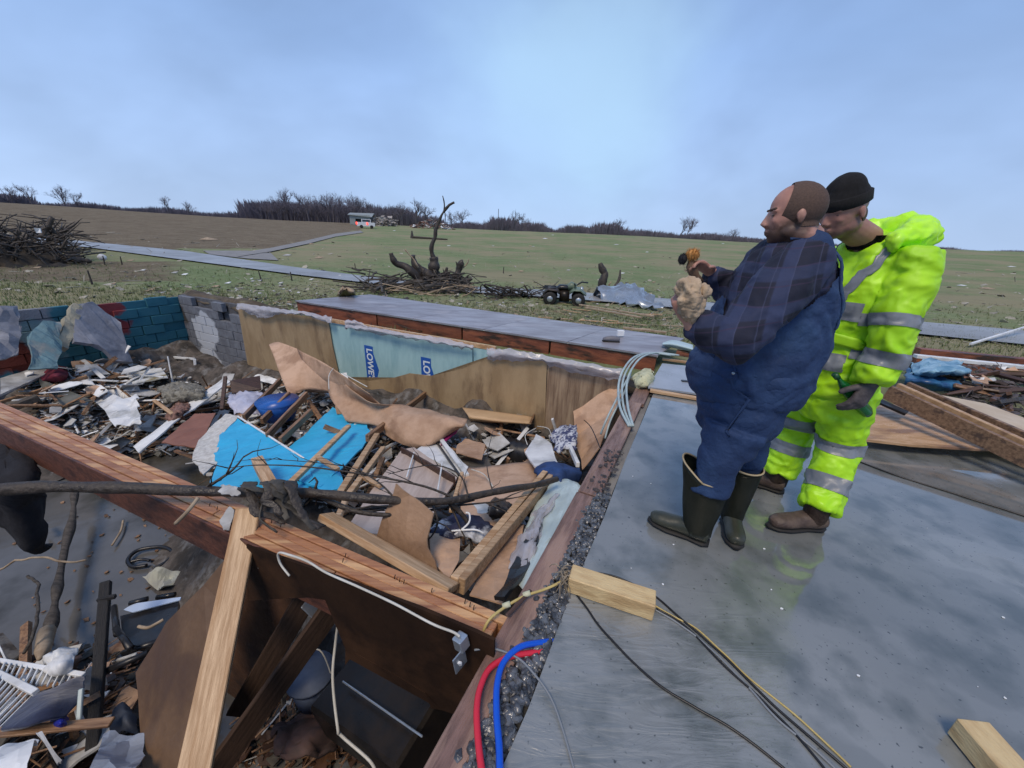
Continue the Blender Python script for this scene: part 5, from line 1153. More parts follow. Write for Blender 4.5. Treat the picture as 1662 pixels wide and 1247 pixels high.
def hand(bm,w,d,n,th,curl=.9,s=1.,spread=.13):
    """w wrist, d towards the fingers, n out of the back of the hand, th towards the thumb side"""
    d=d.normalized(); n=(n-d*n.dot(d)).normalized(); t=d.cross(n); t=t if t.dot(th)>0 else -t
    tube(bm,[w-d*.03*s,w,w+d*.03*s,w+d*.07*s,w+d*.092*s],[(.030*s,.022*s),(.029*s,.020*s),(.038*s,.017*s),(.042*s,.015*s),(.040*s,.013*s)],14,side=t)
    for k,(o,ln) in enumerate(((.030,.074),(.010,.083),(-.010,.077),(-.029,.060))):
        p=w+d*(.082-.004*abs(k-1))*s+t*o*s; dir_=(d+t*(o*spread*12*.3)).normalized(); q=[p-d*.02*s,p]; a=curl*(.75+.12*k)
        for j,f_ in enumerate((.42,.32,.26)):
            axis=t; dir_=Matrix.Rotation(a*(.55 if j==0 else .8),3,axis)@dir_ if (Matrix.Rotation(.1,3,axis)@d).dot(n)<0 else Matrix.Rotation(-a*(.55 if j==0 else .8),3,axis)@dir_
            p=p+dir_*ln*f_*s; q.append(p)
        tube(bm,q,[.0098*s,.0098*s,.0095*s,.0085*s,.007*s],9)
    p=w+d*.018*s+t*.028*s; q=[p-t*.012*s,p]; dir_=(d*.62+t*.75-n*.25).normalized()
    for f_ in (.036,.030,.024): p=p+dir_*f_*s; q.append(p); dir_=(dir_+d*.25-n*.25*curl-t*.12).normalized()
    tube(bm,q,[.012*s,.013*s,.011*s,.010*s,.008*s],9)
def shoe(par,heel,Fd,Ln,name,mt,shaft=None,trim=None,top=(.075,.075),lean=Vector((0,0,0)),flare=0.,lw=.052):
    """boot on the ground: heel point, facing Fd, length Ln; shaft height"""
    Lf=Z.cross(Fd).normalized(); h0=Vector((heel.x,heel.y,0.004)); bm=newbm()
    P=[(0.0,.048,.044,.050),(.05,.050,.052,.062),(.10,.052,.047,.068),(.15,.045,.046,.06),(.20,.040,.050,.045),(.25,.037,.048,.040),(.285,.033,.036,.032),(.30,.030,.018,.022)]
    k=Ln/.30
    tube(bm,[h0+Fd*(a*k)+Z*(b+.012) for a,b,c_,d_ in P],[(c_*lw/.052,min(d_,b+.0)) for a,b,c_,d_ in P],18,side=Lf)
    b=newbm() if shaft else None
    bm2=remesh(bm,.006,4); 
    o=obj(name,bm2,mt,par,smooth=True)
    sb=newbm(); tube(sb,[h0+Fd*(-.012)+Z*.012,h0+Fd*.02+Z*.012,h0+Fd*.09*k+Z*.012,h0+Fd*.2*k+Z*.012,h0+Fd*.27*k+Z*.013,h0+Fd*.312*k+Z*.016],[(.03,.014),(.050,.014),(.042,.014),(.056,.014),(.045,.014),(.016,.012)],18,side=Lf)
    obj('sole',sb,M_sole,o,smooth=True)
    if shaft:
        sh_=newbm(); n=10; pts=[]; rad=[]
        for i in range(n+1):
            t=i/n; c=h0+Fd*.055*k+Z*(.05+shaft*t)+lean*t+Fd*.0; pts.append(c); a=.052+(top[0]-.052)*t**1.0; rad.append((a,.066+(top[1]-.066)*t))
        tube(sh_,pts,rad,28,side=Lf,cap=False)
        zt=h0.z+.05+shaft
        for v in sh_.verts:
            t=max(0,(v.co.z-.05)/shaft); f_=(v.co-(h0+lean*t)).dot(Fd)-.055*k
            v.co.z+=flare*(max(0,f_)*1.3+min(0,f_)*.15)*max(0,t-.3)/.7
            v.co+=Vector((noise.noise(v.co*9),noise.noise(v.co*9+Vector((5,0,0))),0))*.006
        lastring=[v.co.copy() for v in list(sh_.verts)[-28:]]
        ex=bmesh.ops.solidify(sh_,geom=sh_.faces[:],thickness=.004)
        s_=obj('shaft',sh_,mt,o,smooth=True)
        if trim:
            tb_=newbm(); tube(tb_,lastring+[lastring[0]],.005,6); obj('trim',tb_,trim,s_,smooth=True)
    return o
def bandcut(bm,planes,keep=None,grow=.004):
    b=bm.copy()
    for co_,no_ in planes:
        bmesh.ops.bisect_plane(b,geom=b.verts[:]+b.edges[:]+b.faces[:],plane_co=co_,plane_no=no_,clear_outer=True)
    if keep: bmesh.ops.delete(b,geom=[f for f in b.faces if not keep(f.calc_center_median())],context='FACES')
    b.normal_update()
    nm={v:v.normal.copy() for v in b.verts}
    for v in b.verts: v.co+=nm[v]*grow
    return b
def band(par,bm,a,b,t0,t1,name,mt,keep=None,grow=.004,no=None):
    """tape ring on a garment between two points of a limb axis"""
    n=no or (b-a).normalized(); p0=a.lerp(b,t0); p1=a.lerp(b,t1)
    c=bandcut(bm,[(p0,-n),(p1,n)],keep,grow)
    if not c.faces: c.free(); return
    obj(name,c,mt,par,smooth=True,fix=False)
def segd(p,a,b):
    t=max(0,min(1,(p-a).dot(b-a)/(b-a).length_squared)); return (p-(a+(b-a)*t)).length
# ------------------------------------------------------------------------------------------ man in overalls
F1=Vector((-.93,.36,0)).normalized(); L1=Z.cross(F1).normalized()
m1=thing('person','heavy bald bearded man in navy plaid shirt, denim overalls and olive rubber boots','person',(G(1150,885).x+.03,G(1150,885).y,0))
Y1=1.76
def c1(px,py,y=Y1): return D(px,py,y)
hipc=c1(1192,690); wst=c1(1219,600); chs=c1(1262,480); shl=c1(1283,420); nkb=c1(1299,392)
hd1=c1(1287,350,1.72)
hl=G(1146,884); hr=G(1180,846)          # heels
hl0=Vector((hl.x,hl.y,0)); hr0=Vector((hr.x,hr.y,0))
FB=(G(1062,850)-G(1146,884)).normalized(); FB2=Vector((-.30,-.95,0)).normalized()
kneeL=c1(1166,740,1.64); kneeR=hr0+Vector((.02,.03,.50))
ankL=hl0+FB*.05+Z*.09; ankR=hr0+FB2*.03+Z*.09
hipL=hipc+L1*.11-Z*.02+F1*.02; hipR=hipc-L1*.12-Z*.02
shL=shl+L1*.205-Z*.02; shR=shl-L1*.20-Z*.02
elL=c1(1188,556,1.40); wrL=c1(1122,526,1.40); haL=c1(1118,492,1.40)
elR=c1(1205,495,1.95); wrR=c1(1153,442,1.90); haR=c1(1130,425,1.88)
bm=newbm()
tube(bm,[hipc-Z*.08,hipc,wst,chs,shl,nkb],[(.12,.12),(.15,.14),(.17,.2),(.19,.20),(.20,.13),(.075,.08)],20,side=L1)
tube(bm,[nkb-Z*.08,nkb+Z*.02,hd1-Z*.05-F1*.015,hd1],[.085,.078,.072,.06],16,side=L1)
lf1,fh1,uh1=headbm(bm,hd1,F1,.12,.99)
blob(bm,hd1-Z*.075-F1*.035,(.072,.07,.05),(L1,F1,Z))     # thick nape
for a,b,c_,d_ in ((shL,elL,wrL,-1),(shR,elR,wrR,1)):
    tube(bm,[a,a.lerp(b,.5),b,b.lerp(c_,.5),c_],[.065,.055,.048,.042,.028],12)
for a,b,c_ in ((hipL,kneeL,ankL),(hipR,kneeR,ankR)):
    tube(bm,[a+Z*.05,a.lerp(b,.5),b,b.lerp(c_,.4),c_],[.085,.072,.056,.052,.042],14)
hand(bm,wrL+(haL-wrL)*.15,(haL-wrL)+F1*.02,L1,F1*-1+Z*0,1.1,1.02)
hand(bm,wrR,(haR-wrR),-L1*.3+Z*.9,L1,1.0,1.02)
bm=remesh(bm,.0055,5); 
def skinmat(name,layers,c1_=(.48,.27,.21),c2_=(.40,.20,.155)):
    m=mat(name,c1_,c2_,9,.5,.08,.05,60,coords='World'); nt=m.node_tree; n=nt.nodes; l=nt.links; b=n['Principled BSDF']; src=b.inputs['Base Color'].links[0].from_socket; g=n.new('ShaderNodeNewGeometry')
    nz=n.new('ShaderNodeTexNoise'); nz.inputs['Scale'].default_value=60; nz.inputs['Detail'].default_value=5; l.new(g.outputs['Position'],nz.inputs['Vector'])
    ad=n.new('ShaderNodeVectorMath'); ad.operation='MULTIPLY_ADD'; l.new(nz.outputs['Color'],ad.inputs[0]); ad.inputs[1].default_value=(.03,.03,.03); l.new(g.outputs['Position'],ad.inputs[2])
    for col,c,r,soft,k in layers:
        d=n.new('ShaderNodeVectorMath'); d.operation='DISTANCE'; l.new(ad.outputs[0],d.inputs[0]); d.inputs[1].default_value=Vector(c)+Vector((.015,.015,.015))
        q=n.new('ShaderNodeMapRange'); q.interpolation_type='SMOOTHSTEP'; l.new(d.outputs['Value'],q.inputs[0]); q.inputs[1].default_value=r+soft; q.inputs[2].default_value=r; q.inputs[4].default_value=k
        mi=n.new('ShaderNodeMix'); mi.data_type='RGBA'; l.new(q.outputs[0],mi.inputs[0]); l.new(src,mi.inputs[6]); mi.inputs[7].default_value=lin(col); src=mi.outputs[2]
    l.new(src,b.inputs['Base Color']); return m
stub=(.055,.032,.024)
M_face1=skinmat('skin_with_stubble',[(stub,hd1-fh1*.055+uh1*.055,.075,.03,.85),(stub,hd1+fh1*.030-uh1*.085,.055,.035,.9),(stub,hd1+lf1*.06+fh1*.0-uh1*.055,.034,.035,.85),(stub,hd1-lf1*.06+fh1*.0-uh1*.055,.034,.035,.85)])
body=obj('body',bm,M_face1,m1,smooth=True)
# hair and beard shells following the skull
def shell(par,name,mt,parts,planes,c,ax,grow,s=1.03):
    b=newbm()
    for l,f_,u,r in parts: blob(b,c+ax[0]*l*s+ax[1]*f_*s+ax[2]*u*s,[(x+grow)*s for x in r],ax,26)
    b=remesh(b,.005,2)
    for co_,no_ in planes: bmesh.ops.bisect_plane(b,geom=b.verts[:]+b.edges[:]+b.faces[:],plane_co=co_,plane_no=no_,clear_outer=True)
    for v in b.verts: v.co+=v.normal*.0012*.3*noise.noise(v.co*120)
    return obj(name,b,mt,par,smooth=True)
ax1=(lf1,fh1,uh1)
shell(m1,'hair',M_hair,[(0,-.012,.030,(.076,.097,.090)),(0,-.02,-.05,(.062,.070,.06))],[(hd1+fh1*.035+uh1*.05,(fh1+uh1*.30).normalized()),(hd1-uh1*.045,-uh1)],hd1,ax1,.0012)
for k in (-1,1):
    b=newbm(); blob(b,hd1+lf1*k*.034+fh1*.074+uh1*.006,(.011,.006,.005),ax1); obj('eye',b,M_eye,m1,smooth=True)
    b=newbm(); tube(b,[hd1+lf1*k*.02+fh1*.086+uh1*.026,hd1+lf1*k*.05+fh1*.070+uh1*.030],.005,6); obj('eyebrow',b,M_hair,m1,smooth=True)
# plaid shirt
def plaidmat():
    m=mat('navy_plaid_flannel',(.007,.009,.024),(.012,.015,.036),3,.85,0,.15,40,coords='World'); nt=m.node_tree; n=nt.nodes; l=nt.links; b=n['Principled BSDF']; src=b.inputs['Base Color'].links[0].from_socket
    g=n.new('ShaderNodeTexCoord'); sp=n.new('ShaderNodeSeparateXYZ'); mp=n.new('ShaderNodeMapping'); mp.inputs['Rotation'].default_value=(0,.18,.75); l.new(g.outputs['Object'],mp.inputs[0]); l.new(mp.outputs[0],sp.inputs[0])
    for ax_,col,fr,th in (('X',(.035,.05,.125),9.,.6),('Z',(.028,.042,.105),9.,.6),('Z',(.04,.025,.06),18.,.90),('X',(.05,.06,.12),18.,.92)):
        q=n.new('ShaderNodeMath'); q.operation='MULTIPLY'; l.new(sp.outputs[ax_],q.inputs[0]); q.inputs[1].default_value=fr
        fr_=n.new('ShaderNodeMath'); fr_.operation='FRACT'; l.new(q.outputs[0],fr_.inputs[0])
        r=n.new('ShaderNodeMapRange'); l.new(fr_.outputs[0],r.inputs[0]); r.inputs[1].default_value=th; r.inputs[2].default_value=th+.05; r.inputs[4].default_value=.55
        mi=n.new('ShaderNodeMix'); mi.data_type='RGBA'; l.new(r.outputs[0],mi.inputs[0]); l.new(src,mi.inputs[6]); mi.inputs[7].default_value=lin(col); src=mi.outputs[2]
    l.new(src,b.inputs['Base Color']); return m
M_plaid=plaidmat()
bm=newbm()
tube(bm,[wst-Z*.12,wst-Z*.02,wst.lerp(chs,.5),chs,shl,shl.lerp(nkb,.6),nkb+Z*.028],[(.195,.215),(.21,.243),(.215,.243),(.215,.215),(.215,.155),(.12,.12),(.088,.09)],24,side=L1)
blob(bm,wst+F1*.03-Z*.02,(.205,.235,.19),(L1,F1,Z),20)
for a,b,c_,r0_ in ((shL,elL,wrL,.100),(shR,elR,wrR,.096)):
    tube(bm,[a-(b-a)*.1,a.lerp(b,.25),a.lerp(b,.65),b,b.lerp(c_,.5),c_.lerp(b,.02)],[r0_*.92,r0_,r0_*.93,.083,.070,.050],16)
bm=remesh(bm,.0085,5); folds(bm,.014,7,seed=1); folds(bm,.006,16,seed=2); bmesh.ops.smooth_vert(bm,verts=bm.verts,factor=.4,use_axis_x=True,use_axis_y=True,use_axis_z=True)
shirtbm=bm.copy(); obj('shirt',bm,M_plaid,m1,smooth=True)
b=newbm(); tube(b,[nkb-Z*.01,nkb+Z*.035-F1*.005],[(.092,.094),(.086,.088)],24,side=L1,cap=False); bmesh.ops.solidify(b,geom=b.faces[:],thickness=.006); obj('collar',b,M_plaid,m1,smooth=True)
# denim overalls: legs, seat and belly, with a bib and back panel cut from the shirt's own form
bm=newbm()
tube(bm,[hipc-Z*.07,hipc+Z*.0,wst-Z*.06,wst+Z*.03],[(.13,.11),(.185,.165),(.215,.225),(.22,.250)],26,side=L1)
blob(bm,wst+F1*.035-Z*.04,(.205,.215,.15),(L1,F1,Z),20)
for a,b,c_ in ((hipL,kneeL,ankL),(hipR,kneeR,ankR)):
    tube(bm,[a+Z*.05,a.lerp(b,.3),a.lerp(b,.7),b-Z*.04,b-Z*.20],[(.120,.135),(.102,.115),(.088,.100),(.080,.090),(.074,.084)],20,side=L1)
bm=remesh(bm,.0085,5); folds(bm,.022,5,(1,1,1.2),seed=4); folds(bm,.003,15,seed=14)
bmesh.ops.smooth_vert(bm,verts=bm.verts,factor=.3,use_axis_x=True,use_axis_y=True,use_axis_z=True)
# waist edge: high at the back, cut away at the sides
side0=c1(1150,612,1.50); side1=c1(1335,470,1.55)
wd=(side1-side0).normalized(); wn_=wd.cross(L1); wn_=wn_ if wn_.z>0 else -wn_
ov=obj('overalls',bandcut(bm,[(side0,wn_)],None,.0),M_denim,m1,smooth=True,fix=False)
from mathutils.bvhtree import BVHTree
tvo=BVHTree.FromBMesh(bm); bm.free()
def torso(p): return segd(p,shL,elL)>.135 and segd(p,elL,wrL)>.115 and segd(p,shR,elR)>.135 and segd(p,elR,wrR)>.115
kf=lambda p: torso(p)
back=bandcut(shirtbm,[(side0,wn_),(hipc,-Z)],kf,.012); obj('back_panel',back,M_denim,ov,smooth=True,fix=False)
# bib in front: the sliver seen below the forearm
bib=bandcut(shirtbm,[(chs+F1*.20,-F1),(wst-Z*.02,-Z),(chs-Z*.02,Z)],kf,.014); obj('bib',bib,M_denim,ov,smooth=True,fix=False)
# straps over the shoulders crossing on the back
tr=BVHTree.FromBMesh(shirtbm)
def strap(name,pts,w_,mt,par,out_=.012,th=.006,k=7,tree=None):
    tree=tree or tr; sp=spline(pts,k); b=newbm(); prev=None; rows=[]
    for i,p in enumerate(sp):
        loc,nrm,_,_=tree.find_nearest(p); t=(sp[min(i+1,len(sp)-1)]-sp[max(i-1,0)]).normalized(); s=nrm.cross(t).normalized()
        row=[]
        for q in (-1,-.5,0,.5,1):
            x=loc+s*w_/2*q; l2,n2,_,_=tree.find_nearest(x); row.append(b.verts.new(l2+n2*out_))
        rows.append(row)
    for x,y in zip(rows,rows[1:]):
        for j in range(4): b.faces.new((x[j],x[j+1],y[j+1],y[j]))
    b.normal_update(); thicken(b,th)
    return obj(name,b,mt,par,smooth=True)
st1=strap('strap',[shl+L1*.12+F1*.06+Z*.1,shl+L1*.12-F1*.02+Z*.1,shl+L1*.11-F1*.10+Z*.05,chs-F1*.17+L1*.10+Z*.07,chs-F1*.20+L1*.08-Z*.03,chs-F1*.21+L1*.06-Z*.1],.055,M_denim,ov)
st2=strap('strap',[shl-L1*.13+F1*.10+Z*.05,shl-L1*.12+Z*.12,shl-L1*.09-F1*.12+Z*.05,chs-F1*.24-L1*.03,chs-F1*.24-L1*.0-Z*.1],.05,M_denim,ov)
b=newbm(); p=c1(1192,612,1.45); l_,n_,_,_=tvo.find_nearest(p)
strap('side_seam',[c1(1215,600,1.4),c1(1200,650,1.4),c1(1185,700,1.4),c1(1175,745,1.4)],.012,M_denim,ov,.002,.003,8,tvo)
strap('side_pocket',[c1(1160,612,1.4),c1(1152,640,1.4),c1(1146,668,1.4)],.022,M_denim,ov,.003,.003,6,tvo)
strap('waist_hem',[c1(1152,612,1.4),c1(1190,598,1.4),c1(1230,570,1.4),c1(1270,540,1.4)],.02,M_denim,ov,.003,.003,8,tvo)
blob(b,Vector(l_)+Vector(n_)*.006,(.007,.007,.007)); obj('button',b,M_metal,ov,smooth=True)
# boots
ob1=shoe(m1,hl0,FB,.30,'rubber_boot',M_rubber,.36,M_trim,(.085,.122),Vector((-.035,.0,0)),.55)
ob2=shoe(m1,hr0,FB2,.24,'rubber_boot',M_rubber,.34,M_trim,(.085,.095),Vector((.01,.02,0)),-.05)
# what he holds
bq=newbm(); tube(bq,[c1(1128,455,1.40),c1(1120,466,1.39),c1(1117,484,1.38),c1(1122,500,1.39),c1(1126,514,1.41),c1(1124,522,1.41)],[(.012,.018),(.028,.040),(.032,.046),(.030,.042),(.022,.030),(.010,.016)],18)
blob(bq,c1(1106,474,1.40),(.02,.02,.022)); blob(bq,c1(1142,474,1.40),(.022,.02,.022))
bq=remesh(bq,.004,2); folds(bq,.016,26,(1,1,.30),seed=3); folds(bq,.004,60,seed=9)
gl=obj('tan_work_cloth',bq,M_tan,smooth=True); tag(gl,'crumpled tan work cloth held in the left hand of the man in overalls','cloth')
ty=thing('stuffed_toy','small black and orange furry toy held up by the man in overalls','toy',c1(1122,430,1.86))
def fuzz(bm,c,r,n,ln,seed):
    rr=random.Random(seed)
    for i in range(n):
        d=Vector((rr.gauss(0,1),rr.gauss(0,1),rr.gauss(0,1))).normalized(); p=c+Vector((d.x*r[0],d.y*r[1],d.z*r[2])); s=d.cross(Z).normalized()*.0012
        q=p+d*ln*rr.uniform(.5,1.2)+Vector((rr.uniform(-1,1),rr.uniform(-1,1),rr.uniform(-1,1)))*ln*.4
        bm.faces.new([bm.verts.new(p-s),bm.verts.new(p+s),bm.verts.new(q)])
M_org=mat('orange_fur',(.50,.24,.07),(.62,.34,.12),20,.95); M_bfur=mat('black_fur',(.015,.015,.02),(.03,.03,.035),20,.95)
b=newbm(); cc=c1(1108,421,1.86); blob(b,cc,(.020,.020,.024)); fuzz(b,cc,(.02,.02,.024),300,.008,1); obj('black_head',b,M_bfur,ty,smooth=True)
b=newbm(); cc=c1(1124,414,1.86); blob(b,cc,(.032,.025,.024)); fuzz(b,cc,(.032,.025,.024),600,.014,2); obj('orange_mane',b,M_org,ty,smooth=True)
b=newbm(); cc=c1(1122,432,1.86); tube(b,[cc+Z*.02,cc,c1(1128,450,1.86),c1(1140,458,1.86)],[.018,.024,.022,.01],10); fuzz(b,cc,(.03,.024,.03),300,.01,3); obj('brown_body',b,mat('brown_fur',(.10,.06,.04),(.2,.13,.09),20,.95),ty,smooth=True)
# ------------------------------------------------------------------------------------------ man in hi-vis rain suit
F2=Vector((-.95,-.24,0)).normalized(); L2=Z.cross(F2).normalized()
m2=thing('person','man in fluorescent yellow green rain suit with silver bands and black knit cap','person',(G(1290,850).x,G(1290,850).y,0))
Y2=2.06
def c2(px,py,y=Y2): return D(px,py,y)
hp=c2(1345,640); ws=c2(1363,580); ch_=c2(1394,485); sl_=c2(1414,413); nk=c2(1408,394,2.05)
hd2=c2(1368,343,2.0)
f2l=G(1330,858); f2r=G(1268,800)
h2l=Vector((f2l.x,f2l.y,0)); h2r=Vector((f2r.x,f2r.y,0))
FBa=Vector((-.99,-.06,0)).normalized(); FBb=Vector((-.80,.5,0)).normalized()
an2l=h2l+FBa*.05+Z*.09; an2r=h2r+FBb*.05+Z*.09
kn2l=c2(1362,722,1.98); kn2r=c2(1290,700,2.22)
hp2l=hp+L2*.10; hp2r=hp-L2*.10
s2l=sl_+L2*.19-Z*.02; s2r=sl_-L2*.19-Z*.02
e2l=c2(1452,535,1.80); w2l=c2(1412,626,1.78); ha2l=c2(1384,664,1.76)
e2r=sl_-L2*.24-Z*.30; w2r=e2r+F2*.16-Z*.15
bm=newbm()
tube(bm,[hp-Z*.08,hp,ws,ch_,sl_,nk],[(.14,.13),(.155,.14),(.15,.14),(.17,.145),(.17,.10),(.065,.07)],20,side=L2)
tube(bm,[nk-Z*.06,nk+F2*.02+Z*.02,hd2-Z*.05-F2*.02,hd2],[.075,.066,.062,.055],16,side=L2)
lf2,fh2,uh2=headbm(bm,hd2,F2,.38,1.03)
for a,b,c_ in ((s2l,e2l,w2l),(s2r,e2r,w2r)): tube(bm,[a,a.lerp(b,.5),b,b.lerp(c_,.5),c_],[.058,.05,.043,.038,.026],12)
for a,b,c_ in ((hp2l,kn2l,an2l),(hp2r,kn2r,an2r)): tube(bm,[a+Z*.05,a.lerp(b,.5),b,b.lerp(c_,.4),c_],[.092,.08,.058,.054,.04],14)
hand(bm,w2l,ha2l-w2l,L2+Z*.3,F2+Z*.2,.7,1.12)
hand(bm,w2r,F2-Z*.5,-L2,F2+Z*.2,.6,1.)
bm=remesh(bm,.0055,5)
skb=bm.copy()
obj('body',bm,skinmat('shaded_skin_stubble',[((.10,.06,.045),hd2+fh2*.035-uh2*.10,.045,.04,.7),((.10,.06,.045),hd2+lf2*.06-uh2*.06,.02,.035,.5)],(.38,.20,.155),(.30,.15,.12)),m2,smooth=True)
# work glove over the left hand
g_=bandcut(skb,[(w2l-(ha2l-w2l).normalized()*.02,-(ha2l-w2l).normalized())],lambda p:(p-ha2l).length<.22 ,.004); obj('work_glove',g_,mat('dark_glove',(.055,.047,.052),(.11,.095,.10),10,.7,0,.3,40),m2,smooth=True,fix=False)
b=newbm(); tube(b,[w2l.lerp(ha2l,1.15)+L2*.045+F2*.0,w2l.lerp(ha2l,1.5)+L2*.045],.008,10); 
ax2=(lf2,fh2,uh2)
for k in (-1,1):
    b2=newbm(); blob(b2,hd2+lf2*k*.034+fh2*.074+uh2*.006,(.011,.006,.005),ax2); obj('eye',b2,M_eye,m2,smooth=True)
b.free()
shell(m2,'hair',M_hair,[(0,-.02,-.03,(.066,.076,.06))],[(hd2-fh2*.03,fh2),(hd2-uh2*.07,-uh2)],hd2,ax2,.004)
# knit cap
b=newbm()
for l,f_,u,r in ((0,-.012,.042,(.084,.105,.095)),(0,-.012,.094,(.072,.082,.066)),(0,-.005,.05,(.083,.106,.05))): blob(b,hd2+lf2*l+fh2*f_+uh2*u,r,ax2,26)
b=remesh(b,.006,3); bmesh.ops.bisect_plane(b,geom=b.verts[:]+b.edges[:]+b.faces[:],plane_co=hd2+uh2*.022,plane_no=(-uh2-fh2*.02).normalized(),clear_outer=True)
folds(b,.004,14,seed=8)
cp=obj('knit_cap',b,M_knit,m2,smooth=True)
b=newbm(); c=hd2+uh2*.040-fh2*.012; tube(b,[c-uh2*.02,c-uh2*.014,c+uh2*.026,c+uh2*.03],[(.080,.102),(.088,.110),(.089,.111),(.082,.104)],30,side=lf2); obj('cuff',b,M_knit,cp,smooth=True)
b=newbm(); tube(b,[nk-Z*.03,nk+Z*.035+F2*.005],[(.084,.088),(.078,.080)],22,side=L2,cap=False); bmesh.ops.solidify(b,geom=b.faces[:],thickness=.006); obj('dark_collar',b,M_knit,m2,smooth=True)
# jacket
bm=newbm()
tube(bm,[hp+Z*.045,ws-Z*.02,ws.lerp(ch_,.5),ch_,sl_,sl_.lerp(nk,.65),nk+Z*.012],[(.195,.195),(.195,.185),(.20,.18),(.21,.178),(.19,.138),(.125,.125),(.10,.105)],26,side=L2)
tube(bm,[s2l-(e2l-s2l)*.12,s2l.lerp(e2l,.2),s2l.lerp(e2l,.6),e2l,e2l.lerp(w2l,.5),w2l-(w2l-e2l)*.04],[.082,.092,.090,.083,.078,.070],18)
tube(bm,[s2r-(e2r-s2r)*.12,s2r.lerp(e2r,.2),s2r.lerp(e2r,.6),e2r,e2r.lerp(w2r,.5),w2r],[.095,.108,.102,.092,.085,.075],18)
bm=remesh(bm,.008,4); folds(bm,.024,6.5,(1,1,.8),seed=12); folds(bm,.009,15,seed=3)
bmesh.ops.smooth_vert(bm,verts=bm.verts,factor=.3,use_axis_x=True,use_axis_y=True,use_axis_z=True)
jk=bm.copy(); jo=obj('rain_jacket',bm,M_hivis,m2,smooth=True)
isArm=lambda p: min(segd(p,s2l,e2l),segd(p,e2l,w2l))<.135 and (p-sl_).dot(L2)>.05 and segd(p,s2l,e2l)<.14 or segd(p,e2l,w2l)<.115
isL=lambda p: min(segd(p,s2l,e2l),segd(p,e2l,w2l))<.128
notArm=lambda p: not isL(p) and min(segd(p,s2r,e2r),segd(p,e2r,w2r))>.125
band(jo,jk,s2l,e2l,.80,.98,'reflective_band',M_tape,lambda p:segd(p,s2l,e2l)<.135)
band(jo,jk,e2l,w2l,.36,.62,'reflective_band',M_tape,lambda p:segd(p,e2l,w2l)<.125)
band(jo,jk,ws,ch_,.72,1.0,'reflective_band',M_tape,notArm)
band(jo,jk,ws,ch_,-.10,.18,'reflective_band',M_tape,notArm)
band(jo,jk,s2r,e2r,.6,.85,'reflective_band',M_tape,lambda p:segd(p,s2r,e2r)<.13)
tj=BVHTree.FromBMesh(jk)
strap('reflective_band',[ch_+F2*.16+L2*.04,ch_.lerp(sl_,.4)+F2*.15+L2*.07,ch_.lerp(sl_,.8)+F2*.10+L2*.10,sl_+L2*.12+F2*.03+Z*.08,sl_+L2*.13-F2*.05+Z*.08,sl_+L2*.12-F2*.12],.045,M_tape,jo,.004,.003,8,tj)
strap('reflective_band',[ch_+F2*.18-L2*.06,ch_.lerp(sl_,.5)+F2*.15-L2*.09,sl_-L2*.12+F2*.05+Z*.08],.045,M_tape,jo,.004,.003,8,tj)
# pocket flap
pk=ws.lerp(ch_,.30)+F2*.17+L2*.12; l_,n_,_,_=tj.find_nearest(pk)
strap('pocket_flap',[ws.lerp(ch_,.42)+F2*.19+L2*.05,ws.lerp(ch_,.36)+F2*.13+L2*.15,ws.lerp(ch_,.30)+F2*.06+L2*.20],.055,M_hivis,jo,.009,.005,6,tj)
# hood bunched behind the neck
hb=newbm(); q0=nk-F2*.05-Z*.01
tube(hb,[nk+L2*.13+F2*.05+Z*.0,nk+L2*.15-F2*.05+Z*.03,nk-F2*.17+L2*.09+Z*.05,nk-F2*.20+Z*.05,nk-F2*.17-L2*.09+Z*.04,nk-L2*.15-F2*.04+Z*.02],[(.03,.03),(.05,.055),(.075,.08),(.085,.09),(.07,.075),(.04,.04)],16)
blob(hb,nk-F2*.19-Z*.03,(.12,.085,.10),(L2,F2,Z),18)
hb=remesh(hb,.008,3); folds(hb,.024,9,seed=21); folds(hb,.008,20,seed=5)
hb2=hb; obj('hood',hb2,mat('hi_vis_sheen',(.50,1.0,.02),(.56,1.0,.10),4,.4,.1,.1,10),jo,smooth=True)
# trousers
bm=newbm()
tube(bm,[hp-Z*.12,hp-Z*.02,hp+Z*.09],[(.16,.15),(.195,.185),(.19,.18)],24,side=L2)
for a,b,c_ in ((hp2l,kn2l,an2l),(hp2r,kn2r,an2r)):
    tube(bm,[a+Z*.06,a.lerp(b,.4),b,b.lerp(c_,.5),c_+Z*.045],[(.118,.128),(.108,.118),(.096,.104),(.092,.10),(.09,.10)],20,side=L2)
bm=remesh(bm,.008,4); folds(bm,.021,6.5,(1,1,1.1),seed=31); folds(bm,.007,16,seed=7)
bmesh.ops.smooth_vert(bm,verts=bm.verts,factor=.3,use_axis_x=True,use_axis_y=True,use_axis_z=True)
tro=bm.copy(); to=obj('rain_trousers',bm,M_hivis,m2,smooth=True)
kl=lambda p: segd(p,kn2l,an2l)<segd(p,kn2r,an2r); kr=lambda p: not kl(p)
band(to,tro,hp2l,kn2l,.82,1.06,'reflective_band',M_tape,lambda p:segd(p,hp2l,kn2l)<segd(p,hp2r,kn2r),no=(Z*-1+F2*.0).normalized())
band(to,tro,kn2l,an2l,.44,.64,'reflective_band',M_tape,kl)
band(to,tro,hp2r,kn2r,.60,.85,'reflective_band',M_tape,lambda p:segd(p,hp2r,kn2r)<segd(p,hp2l,kn2l),no=(Z*-1).normalized())
band(to,tro,kn2r,an2r,.20,.42,'reflective_band',M_tape,kr)
shoe(m2,h2l,FBa,.31,'work_boot',M_leather,.12,None,(.06,.07),lw=.056)
shoe(m2,h2r,FBb,.29,'work_boot',M_leather,.16,None,(.062,.07),lw=.056)
